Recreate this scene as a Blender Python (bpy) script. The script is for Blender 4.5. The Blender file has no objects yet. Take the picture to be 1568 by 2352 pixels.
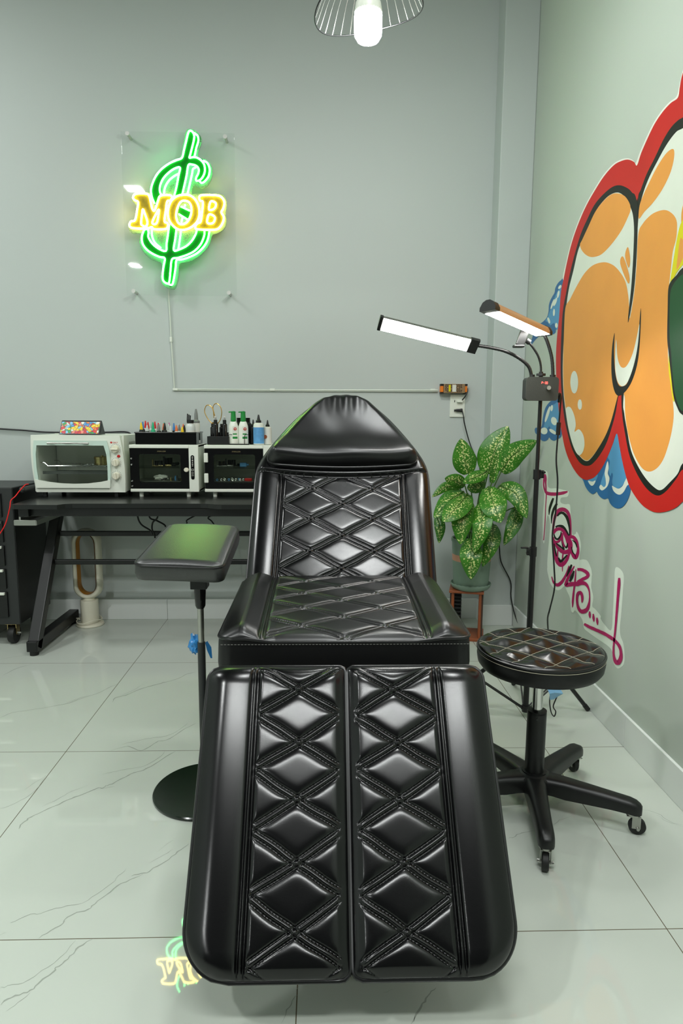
import bpy, bmesh, math, random
import numpy as np
from mathutils import Vector, Matrix
from mathutils.geometry import tessellate_polygon
random.seed(7)
D = bpy.data; SC = bpy.context.scene; COL = SC.collection

# ---------------------------------------------------------------- camera
cam_d = D.cameras.new('camera'); cam = D.objects.new('camera', cam_d); COL.objects.link(cam)
SC.camera = cam
F, PITCH, YAW, ROLL, CH = 1513.92, 0.141678, 0.0298873, 0.0061871, 1.1
cam_d.sensor_fit = 'VERTICAL'; cam_d.sensor_height = 36.0; cam_d.lens = F * 36.0 / 2352.0
cam_d.clip_start = 0.02
fw = Vector((math.sin(YAW)*math.cos(PITCH), math.cos(YAW)*math.cos(PITCH), -math.sin(PITCH)))
rt = Vector((math.cos(YAW), -math.sin(YAW), 0)); up = rt.cross(fw)
r2 = rt*math.cos(ROLL) + up*math.sin(ROLL); u2 = -rt*math.sin(ROLL) + up*math.cos(ROLL)
cam.matrix_world = Matrix(((r2.x, u2.x, -fw.x, 0), (r2.y, u2.y, -fw.y, 0), (r2.z, u2.z, -fw.z, CH), (0, 0, 0, 1)))

# ---------------------------------------------------------------- world, exposure, ceiling lights
SC.view_settings.view_transform = 'Standard'; SC.view_settings.look = 'None'
SC.view_settings.gamma = 1.0; SC.view_settings.exposure = 0.10; SC.view_settings.use_curve_mapping = False
wd = D.worlds.new('world'); SC.world = wd; wd.use_nodes = True
wd.node_tree.nodes['Background'].inputs[0].default_value = (0.8, 0.9, 0.85, 1)
wd.node_tree.nodes['Background'].inputs[1].default_value = 0.05
def area(name, loc, size, power, rot=(0, 0, 0), col=(0.965, 1.0, 0.985)):
    l = D.lights.new(name, 'AREA'); l.shape = 'RECTANGLE'; l.size, l.size_y = size; l.energy = power; l.color = col
    o = D.objects.new(name, l); o.location = loc; o.rotation_euler = rot; COL.objects.link(o); return o
area('ceiling_light_front', (0.12, -0.55, 3.38), (1.7, 0.20), 62)
area('ceiling_light_middle', (0.30, 1.15, 3.38), (0.5, 0.30), 22)
area('ceiling_light_left', (-1.9, -0.15, 3.38), (0.16, 0.16), 40)
area('ceiling_light_wall', (-2.5, 2.2, 3.38), (0.4, 0.4), 34)
area('ceiling_light_rear', (-2.5, -2.3, 3.10), (0.12, 0.20), 36)
BULB = 185.0; LED = 50.0; NEON_G = 28.0; NEON_Y = 24.0

# ---------------------------------------------------------------- materials
def lin(c):
    return tuple((x/255/12.92 if x/255 <= .04045 else ((x/255+.055)/1.055)**2.4) for x in c)
MATS = {}
def mat(name, rgb, rough=.5, metal=0, spec=.5, em=None, ems=0, bump=None, trans=0, coat=0, alpha=1, tone=None):
    """rgb in 0..255; bump=(scale, strength, distance); tone=(scale, amount) a mottled tint of the base colour"""
    m = D.materials.new(name); m.use_nodes = True; nt = m.node_tree; b = nt.nodes['Principled BSDF']
    c = lin(rgb); b.inputs['Base Color'].default_value = (*c, 1); b.inputs['Roughness'].default_value = rough
    b.inputs['Metallic'].default_value = metal; b.inputs['Specular IOR Level'].default_value = spec
    b.inputs['Transmission Weight'].default_value = trans; b.inputs['Coat Weight'].default_value = coat; b.inputs['Alpha'].default_value = alpha
    if em: b.inputs['Emission Color'].default_value = (*em, 1); b.inputs['Emission Strength'].default_value = ems
    tc = nt.nodes.new('ShaderNodeTexCoord')
    if bump:
        n = nt.nodes.new('ShaderNodeTexNoise'); n.inputs['Scale'].default_value = bump[0]; n.inputs['Detail'].default_value = 3
        bp = nt.nodes.new('ShaderNodeBump'); bp.inputs['Strength'].default_value = bump[1]; bp.inputs['Distance'].default_value = bump[2]
        nt.links.new(tc.outputs['Object'], n.inputs['Vector']); nt.links.new(n.outputs['Fac'], bp.inputs['Height']); nt.links.new(bp.outputs['Normal'], b.inputs['Normal'])
    if tone:
        n = nt.nodes.new('ShaderNodeTexNoise'); n.inputs['Scale'].default_value = tone[0]; n.inputs['Detail'].default_value = 4
        mx = nt.nodes.new('ShaderNodeMixRGB'); mx.inputs[1].default_value = (*[x*(1-tone[1]) for x in c], 1); mx.inputs[2].default_value = (*[min(1, x*(1+tone[1])) for x in c], 1)
        nt.links.new(tc.outputs['Object'], n.inputs['Vector']); nt.links.new(n.outputs['Fac'], mx.inputs[0]); nt.links.new(mx.outputs[0], b.inputs['Base Color'])
    MATS[name] = m; return m
def glassy(name, tint, gloss_rough=.02, thin=.9):
    m = D.materials.new(name); m.use_nodes = True; nt = m.node_tree; nt.nodes.clear()
    out = nt.nodes.new('ShaderNodeOutputMaterial'); t = nt.nodes.new('ShaderNodeBsdfTransparent'); g = nt.nodes.new('ShaderNodeBsdfGlossy')
    t.inputs[0].default_value = (*tint, 1); g.inputs['Roughness'].default_value = gloss_rough
    lw = nt.nodes.new('ShaderNodeLayerWeight'); lw.inputs[0].default_value = .5; pw_ = nt.nodes.new('ShaderNodeMath'); pw_.operation = 'POWER'; pw_.inputs[1].default_value = 4
    fr = nt.nodes.new('ShaderNodeMath'); fr.operation = 'MULTIPLY_ADD'; fr.inputs[1].default_value = .6; fr.inputs[2].default_value = .022; mx = nt.nodes.new('ShaderNodeMixShader')
    nt.links.new(lw.outputs['Facing'], pw_.inputs[0]); nt.links.new(pw_.outputs[0], fr.inputs[0]); nt.links.new(fr.outputs[0], mx.inputs[0]); nt.links.new(t.outputs[0], mx.inputs[1]); nt.links.new(g.outputs[0], mx.inputs[2]); nt.links.new(mx.outputs[0], out.inputs[0])
    MATS[name] = m; return m

WALL = mat('wall_paint', (184, 191, 187), .62, spec=.3, bump=(60, .05, .002), tone=(1.5, .02))
WALLR = mat('wall_paint_side', (180, 188, 178), .6, spec=.3, bump=(60, .05, .002), tone=(1.5, .02))
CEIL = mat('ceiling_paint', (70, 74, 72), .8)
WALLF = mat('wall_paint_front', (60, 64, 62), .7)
BASE = mat('baseboard_tile', (216, 220, 216), .15, tone=(6, .03))
LEATHER = mat('black_leather', (4, 4, 5), .21, spec=.5, bump=(900, .10, .0006))
LEATHERS = mat('black_leather_soft', (6, 6, 7), .31, spec=.6, bump=(900, .10, .0006))
LEATHER2 = mat('black_leather_side', (9, 9, 10), .42, spec=.4, bump=(700, .15, .0008))
GRAIN = mat('grained_vinyl', (20, 21, 21), .38, spec=1.0, bump=(420, .35, .001))
PIPE = mat('black_piping', (10, 10, 11), .33)
THREAD = mat('pale_thread', (176, 170, 150), .7)
THREADG = mat('grey_thread', (110, 110, 105), .7)
BLACKM = mat('black_metal', (12, 13, 13), .38, spec=.5, bump=(500, .08, .0005))
BLACKP = mat('black_plastic', (10, 11, 11), .42, bump=(400, .1, .0005))
BLACKG = mat('black_gloss', (12, 12, 13), .12)
CARBON = mat('carbon_plastic', (52, 54, 50), .35, bump=(250, .5, .0015))
GREYM = mat('charcoal_metal', (36, 38, 38), .42, bump=(300, .06, .0005))
DISC = mat('green_black_enamel', (12, 26, 14), .16, spec=.6, tone=(30, .3))
CHROME = mat('chrome', (215, 215, 212), .14, metal=1)
STEEL = mat('brushed_steel', (180, 180, 174), .32, metal=1)
SATIN = mat('satin_nickel', (196, 196, 190), .4, metal=.6)
BRASS = mat('brassy_steel', (190, 168, 118), .2, metal=1)
GOLD = mat('gold_metal', (214, 170, 92), .25, metal=1)
WHITEP = mat('white_plastic', (222, 226, 214), .35)
CREAM = mat('cream_plastic', (220, 216, 196), .35)
PALEG = mat('pale_printed_glass', (196, 216, 204), .12)
CAVITY = mat('oven_lining', (236, 236, 226), .4, metal=0)
DARKC = mat('dark_lining', (70, 72, 68), .4, metal=.3)
COPPER = mat('copper_anodised', (206, 168, 128), .35, metal=.5)
RED = mat('red_plastic', (190, 24, 20), .35)
REDW = mat('red_wire', (225, 22, 20), .4)
BLUEW = mat('blue_film', (52, 132, 196), .25, spec=.6)
BLUEP = mat('pale_blue_film', (130, 178, 214), .3)
ORANGEP = mat('orange_terminal', (226, 120, 20), .4)
PSUM = mat('bronze_casing', (150, 128, 98), .35, metal=.5)
CLEARW = mat('clear_cable', (208, 214, 202), .3)
SAGE = mat('sage_ceramic', (120, 142, 126), .5, tone=(8, .06))
CORAL = mat('coral_glaze', (196, 142, 116), .5)
SOIL = mat('soil', (60, 46, 34), .95, bump=(60, 1, .01))
WOOD = mat('red_brown_wood', (140, 74, 40), .35, tone=(20, .2))
WOODD = mat('dark_brown_board', (70, 52, 42), .45, tone=(12, .15))
STEM = mat('plant_stem', (70, 110, 40), .45)
TABLE = mat('black_table_laminate', (22, 24, 23), .28, bump=(300, .06, .0005))
AMBER = mat('amber_lining', (196, 132, 40), .3, metal=.4)
RUBBER = mat('rubber', (18, 19, 17), .6, tone=(60, .3))
GREENP = mat('green_plastic', (26, 132, 56), .35)
LABELG = mat('green_label', (150, 190, 130), .5)
LABELB = mat('blue_label', (88, 150, 200), .45, tone=(60, .35))
LABELW = mat('white_label', (215, 215, 205), .5)
LAMPW = mat('lamp_diffuser', (255, 255, 255), .4, em=(1, 1, .96), ems=LED)
BULBM = mat('bulb_glow', (255, 255, 255), .4, em=(.96, 1, .98), ems=BULB)
TUBEG = mat('neon_green', (120, 255, 150), .4, em=(.10, 1, .22), ems=NEON_G)
TUBEY = mat('neon_yellow', (255, 230, 120), .4, em=(1, .78, .18), ems=NEON_Y)
FILLG = mat('sign_green_print', (0, 84, 18), .5, spec=.1)
FILLY = mat('sign_gold_print', (104, 98, 14), .4, spec=.2, tone=(90, .35))
BOARD = mat('sign_frosted_board', (104, 132, 106), .4, spec=.2, alpha=.6)
DIGIT = mat('red_digits', (255, 60, 50), .4, em=(1, .12, .10), ems=3)
ACRYL = glassy('clear_acrylic', (.985, .992, .988))
GLASS = glassy('window_glass', (.93, .96, .94))
SMOKE = glassy('smoked_glass', (.82, .85, .82))
CLEARP = mat('clear_plastic', (230, 235, 230), .1, alpha=.35)

def leaf_material():
    m = mat('speckled_leaf', (52, 122, 30), .35, spec=.45); nt = m.node_tree; b = nt.nodes['Principled BSDF']
    a = nt.nodes.new('ShaderNodeAttribute'); a.attribute_name = 'leafuv'
    sep = nt.nodes.new('ShaderNodeSeparateXYZ'); nt.links.new(a.outputs['Vector'], sep.inputs[0])
    tc = nt.nodes.new('ShaderNodeTexCoord')
    n = nt.nodes.new('ShaderNodeTexNoise'); n.inputs['Scale'].default_value = 135; n.inputs['Detail'].default_value = 2.5
    nt.links.new(tc.outputs['Object'], n.inputs['Vector'])
    ab = nt.nodes.new('ShaderNodeMath'); ab.operation = 'ABSOLUTE'; nt.links.new(sep.outputs['X'], ab.inputs[0])
    mu = nt.nodes.new('ShaderNodeMath'); mu.operation = 'MULTIPLY'; mu.inputs[1].default_value = .17; nt.links.new(ab.outputs[0], mu.inputs[0])
    su = nt.nodes.new('ShaderNodeMath'); su.operation = 'SUBTRACT'; nt.links.new(n.outputs['Fac'], su.inputs[0]); nt.links.new(mu.outputs[0], su.inputs[1])
    rp = nt.nodes.new('ShaderNodeValToRGB'); rp.color_ramp.elements[0].position = .495; rp.color_ramp.elements[1].position = .535
    nt.links.new(su.outputs[0], rp.inputs[0])
    n2 = nt.nodes.new('ShaderNodeTexNoise'); n2.inputs['Scale'].default_value = 14; nt.links.new(tc.outputs['Object'], n2.inputs['Vector'])
    g = nt.nodes.new('ShaderNodeMixRGB'); g.inputs[1].default_value = (*lin((26, 84, 20)), 1); g.inputs[2].default_value = (*lin((72, 140, 32)), 1); nt.links.new(n2.outputs['Fac'], g.inputs[0])
    mx = nt.nodes.new('ShaderNodeMixRGB'); mx.inputs[2].default_value = (*lin((206, 214, 140)), 1)
    nt.links.new(rp.outputs[0], mx.inputs[0]); nt.links.new(g.outputs[0], mx.inputs[1]); nt.links.new(mx.outputs[0], b.inputs['Base Color'])
    b.inputs['Subsurface Weight'].default_value = 0
    return m
LEAF = leaf_material()

X0, YC, TILE = -0.84609, 2.87507, 0.8          # a tile corner and the tile size
YW, XR, YCOL, XCOL, BBH = 3.538, 1.034, 3.4085, 0.868, 0.112
def floor_material():
    m = mat('polished_marble_tile', (214, 220, 212), .025, spec=.5); nt = m.node_tree; b = nt.nodes['Principled BSDF']
    tc = nt.nodes.new('ShaderNodeTexCoord'); sep = nt.nodes.new('ShaderNodeSeparateXYZ'); nt.links.new(tc.outputs['Object'], sep.inputs[0])
    def grout(axis, off):
        a = nt.nodes.new('ShaderNodeMath'); a.operation = 'SUBTRACT'; a.inputs[1].default_value = off - 400*TILE - TILE/2; nt.links.new(sep.outputs[axis], a.inputs[0])
        md = nt.nodes.new('ShaderNodeMath'); md.operation = 'MODULO'; md.inputs[1].default_value = TILE; nt.links.new(a.outputs[0], md.inputs[0])
        s = nt.nodes.new('ShaderNodeMath'); s.operation = 'SUBTRACT'; s.inputs[1].default_value = TILE/2; nt.links.new(md.outputs[0], s.inputs[0])
        ab = nt.nodes.new('ShaderNodeMath'); ab.operation = 'ABSOLUTE'; nt.links.new(s.outputs[0], ab.inputs[0])
        lt = nt.nodes.new('ShaderNodeMath'); lt.operation = 'LESS_THAN'; lt.inputs[1].default_value = .0011; nt.links.new(ab.outputs[0], lt.inputs[0]); return lt
    gx, gy = grout('X', X0), grout('Y', YC)
    mxm = nt.nodes.new('ShaderNodeMath'); mxm.operation = 'MAXIMUM'; nt.links.new(gx.outputs[0], mxm.inputs[0]); nt.links.new(gy.outputs[0], mxm.inputs[1])
    n = nt.nodes.new('ShaderNodeTexNoise'); n.inputs['Scale'].default_value = 2.2; n.inputs['Detail'].default_value = 5; nt.links.new(tc.outputs['Object'], n.inputs['Vector'])
    c1 = nt.nodes.new('ShaderNodeMixRGB'); c1.inputs[1].default_value = (*lin((178, 184, 174)), 1); c1.inputs[2].default_value = (*lin((190, 196, 187)), 1); nt.links.new(n.outputs['Fac'], c1.inputs[0])
    c2 = nt.nodes.new('ShaderNodeMixRGB'); c2.inputs[2].default_value = (*lin((92, 84, 66)), 1); nt.links.new(mxm.outputs[0], c2.inputs[0]); nt.links.new(c1.outputs[0], c2.inputs[1])
    nt.links.new(c2.outputs[0], b.inputs['Base Color']); return m
FLOOR = floor_material()
VEIN = mat('grey_marble_vein', (150, 156, 146), .08)

# ---------------------------------------------------------------- object helpers
ORIGIN = {}
def tag(o, label=None, cat=None, group=None, kind=None):
    if label: o['label'] = label
    if cat: o['category'] = cat
    if group: o['group'] = group
    if kind: o['kind'] = kind
    return o
def thing(name, label, cat, loc=(0, 0, 0), group=None):
    o = D.objects.new(name, None); COL.objects.link(o); o.location = loc; o.empty_display_size = .05
    ORIGIN[o.name] = Vector(loc); return tag(o, label, cat, group)
def link(name, me, m, parent=None, loc=None):
    o = D.objects.new(name, me); COL.objects.link(o)
    if m is not None and not me.materials: me.materials.append(m)
    if parent is not None:
        o.parent = parent; off = ORIGIN[parent.name]
    else:
        off = Vector(loc) if loc else Vector((0, 0, 0)); o.location = off
    if off.length > 0: me.transform(Matrix.Translation(-off))
    ORIGIN[o.name] = off; return o
def copy_tree(o, parent=None, delta=None):
    c = o.copy(); COL.objects.link(c); c.parent = parent
    if delta is not None: c.location = o.location + Vector(delta); ORIGIN[c.name] = ORIGIN[o.name] + Vector(delta)
    for ch in list(o.children): copy_tree(ch, c)
    return c
def frame_to(z):
    z = Vector(z).normalized(); a = Vector((1, 0, 0)) if abs(z.x) < .9 else Vector((0, 1, 0))
    x = a.cross(z).normalized(); return x, z.cross(x), z
def catmull(pts, n=6, closed=False):
    P = [Vector(p) for p in pts]
    Q = [P[-1]] + P + [P[0], P[1]] if closed else [P[0]*2-P[1]] + P + [P[-1]*2-P[-2]]
    out = []
    for i in range(1, len(Q)-2):
        a, b, c, d = Q[i-1:i+3]
        for k in range(n):
            t = k/n; out.append(.5*((2*b)+(c-a)*t+(2*a-5*b+4*c-d)*t*t+(3*b-a-3*c+d)*t**3))
    if not closed: out.append(P[-1].copy())
    return out
class MB:
    def __init__(s): s.bm = bmesh.new(); s.hard = s.bm.edges.layers.int.new('hard')
    def box(s, c, d, rz=0, bev=0, seg=2, M=None):
        r = bmesh.ops.create_cube(s.bm, size=1); vs = r['verts']
        for v in vs: v.co = Vector((v.co.x*d[0], v.co.y*d[1], v.co.z*d[2]))
        if bev > 0:
            es = list({e for v in vs for e in v.link_edges})
            g = bmesh.ops.bevel(s.bm, geom=es, offset=min(bev, min(d)*.49), segments=seg, profile=.5, affect='EDGES', clamp_overlap=True)
            vs = list({v for f in g['faces'] for v in f.verts} | {v for v in vs if v.is_valid})
        X = (M if M else Matrix.Rotation(rz, 4, 'Z')); X = Matrix.Translation(c) @ X
        for v in vs: v.co = X @ v.co
        for e in {e for v in vs for e in v.link_edges}: e[s.hard] = 1
        return s
    def cyl(s, p0, p1, r0, r1=None, seg=20, caps=True):
        r1 = r0 if r1 is None else r1; p0, p1 = Vector(p0), Vector(p1); x, y, z = frame_to(p1-p0); R = []
        for p, r in ((p0, r0), (p1, r1)):
            R.append([s.bm.verts.new(p + x*(r*math.cos(2*math.pi*i/seg)) + y*(r*math.sin(2*math.pi*i/seg))) for i in range(seg)])
        for i in range(seg): s.bm.faces.new((R[0][i], R[0][(i+1) % seg], R[1][(i+1) % seg], R[1][i]))
        if caps: s.bm.faces.new(R[0][::-1]); s.bm.faces.new(R[1])
        return s
    def tube(s, pts, r, seg=10, closed=False, smooth=0, caps=True, flat=None):
        P = catmull(pts, smooth, closed) if smooth else [Vector(p) for p in pts]
        n = len(P); rs = r if isinstance(r, (list, tuple)) else [r]*n
        if len(rs) != n: rs = [rs[min(int(i*len(rs)/n), len(rs)-1)] for i in range(n)]
        T = []
        for i in range(n):
            a = P[(i-1) % n] if (closed or i > 0) else P[i]; b = P[(i+1) % n] if (closed or i < n-1) else P[i]
            t = b-a; T.append(t.normalized() if t.length > 1e-9 else Vector((0, 0, 1)))
        x, y, z = frame_to(T[0]); R = []
        for i in range(n):
            x = (x - T[i]*x.dot(T[i])); x = x.normalized() if x.length > 1e-6 else frame_to(T[i])[0]; y = T[i].cross(x)
            R.append([s.bm.verts.new(P[i] + x*(rs[i]*math.cos(2*math.pi*k/seg)) + y*(rs[i]*math.sin(2*math.pi*k/seg))) for k in range(seg)])
        for i in range(n if closed else n-1):
            A, B = R[i], R[(i+1) % n]
            off = 0
            if closed and i == n-1:
                off = min(range(seg), key=lambda q: sum((A[k].co-B[(k+q) % seg].co).length for k in range(0, seg, 2)))
            for k in range(seg): s.bm.faces.new((A[k], A[(k+1) % seg], B[(k+1+off) % seg], B[(k+off) % seg]))
        if caps and not closed: s.bm.faces.new(R[0][::-1]); s.bm.faces.new(R[-1])
        return s
    def lathe(s, prof, c=(0, 0, 0), seg=32, sx=1, sy=1, M=None):
        """prof: (r, z) from bottom to top, closed at r==0"""
        c = Vector(c); R = []
        for r, z in prof:
            if r < 1e-6: R.append([s.bm.verts.new((M @ Vector((0, 0, z)) if M else Vector((0, 0, z)))+c)])
            else:
                L = []
                for i in range(seg):
                    p = Vector((sx*r*math.cos(2*math.pi*i/seg), sy*r*math.sin(2*math.pi*i/seg), z)); L.append(s.bm.verts.new((M @ p if M else p)+c))
                R.append(L)
        for A, B in zip(R, R[1:]):
            if len(A) == 1 and len(B) == 1: continue
            for i in range(seg):
                j = (i+1) % seg
                if len(A) == 1: s.bm.faces.new((A[0], B[j], B[i]))
                elif len(B) == 1: s.bm.faces.new((A[i], A[j], B[0]))
                else: s.bm.faces.new((A[i], A[j], B[j], B[i]))
        return s
    def prism(s, outline, f, d0, d1, holes=()):
        """outline: 2D loop; f(a, b, depth) -> 3D; holes as further 2D loops"""
        loops = [list(outline)] + [list(h) for h in holes]
        flat = [p for L in loops for p in L]
        tri = tessellate_polygon([[Vector((p[0], p[1], 0)) for p in L] for L in loops])
        V0 = [s.bm.verts.new(f(p[0], p[1], d0)) for p in flat]; V1 = [s.bm.verts.new(f(p[0], p[1], d1)) for p in flat]
        for t in tri:
            for V, o in ((V0, t), (V1, t[::-1])):
                try: s.bm.faces.new([V[i] for i in o])
                except ValueError: pass
        k = 0
        for L in loops:
            n = len(L)
            for i in range(n):
                try: s.bm.faces.new((V0[k+i], V0[k+(i+1) % n], V1[k+(i+1) % n], V1[k+i]))
                except ValueError: pass
            k += n
        return s
    def grid(s, P, flip=False):
        V = [[s.bm.verts.new(p) for p in row] for row in P]
        for i in range(len(V)-1):
            for j in range(len(V[0])-1):
                q = (V[i][j], V[i][j+1], V[i+1][j+1], V[i+1][j]); s.bm.faces.new(q[::-1] if flip else q)
        return s
    def blob(s, c, r, sub=3, noise=.3, sc=(1, 1, 1), freq=1.0):
        rr = bmesh.ops.create_icosphere(s.bm, subdivisions=sub, radius=1)
        from mathutils import noise as N
        for v in rr['verts']:
            k = 1 + noise*N.noise(v.co*2.2*freq + Vector(c)*9) + noise*.6*abs(N.noise(v.co*5*freq + Vector(c)*5))
            v.co = Vector(c) + Vector((v.co.x*r*k*sc[0], v.co.y*r*k*sc[1], v.co.z*r*k*sc[2]))
        return s
    def build(s, name, m, parent=None, loc=None, smooth=True, ang=35, label=None):
        bmesh.ops.recalc_face_normals(s.bm, faces=s.bm.faces)
        if smooth:
            lim = math.radians(ang)
            for f in s.bm.faces: f.smooth = True
            for e in s.bm.edges: a = e.calc_face_angle(0.0); e.smooth = a < (.15 if e[s.hard] else lim)
        s.bm.edges.layers.int.remove(s.hard)
        me = D.meshes.new(name); s.bm.to_mesh(me); s.bm.free()
        o = link(name, me, m, parent, loc)
        if label: o['label'] = label
        return o
def rrect(w, h, r, n=6):
    P = []
    for cx, cy, a in ((w/2-r, h/2-r, 0), (-w/2+r, h/2-r, 90), (-w/2+r, -h/2+r, 180), (w/2-r, -h/2+r, 270)):
        for i in range(n+1):
            t = math.radians(a+90*i/n); P.append((cx+r*math.cos(t), cy+r*math.sin(t)))
    return P
def np_mesh(name, V, Fq, m, parent=None, loc=None):
    me = D.meshes.new(name); me.from_pydata(V.tolist() if hasattr(V, 'tolist') else V, [], Fq.tolist() if hasattr(Fq, 'tolist') else Fq)
    me.polygons.foreach_set('use_smooth', [True]*len(me.polygons)); me.update()
    return link(name, me, m, parent, loc)

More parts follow.
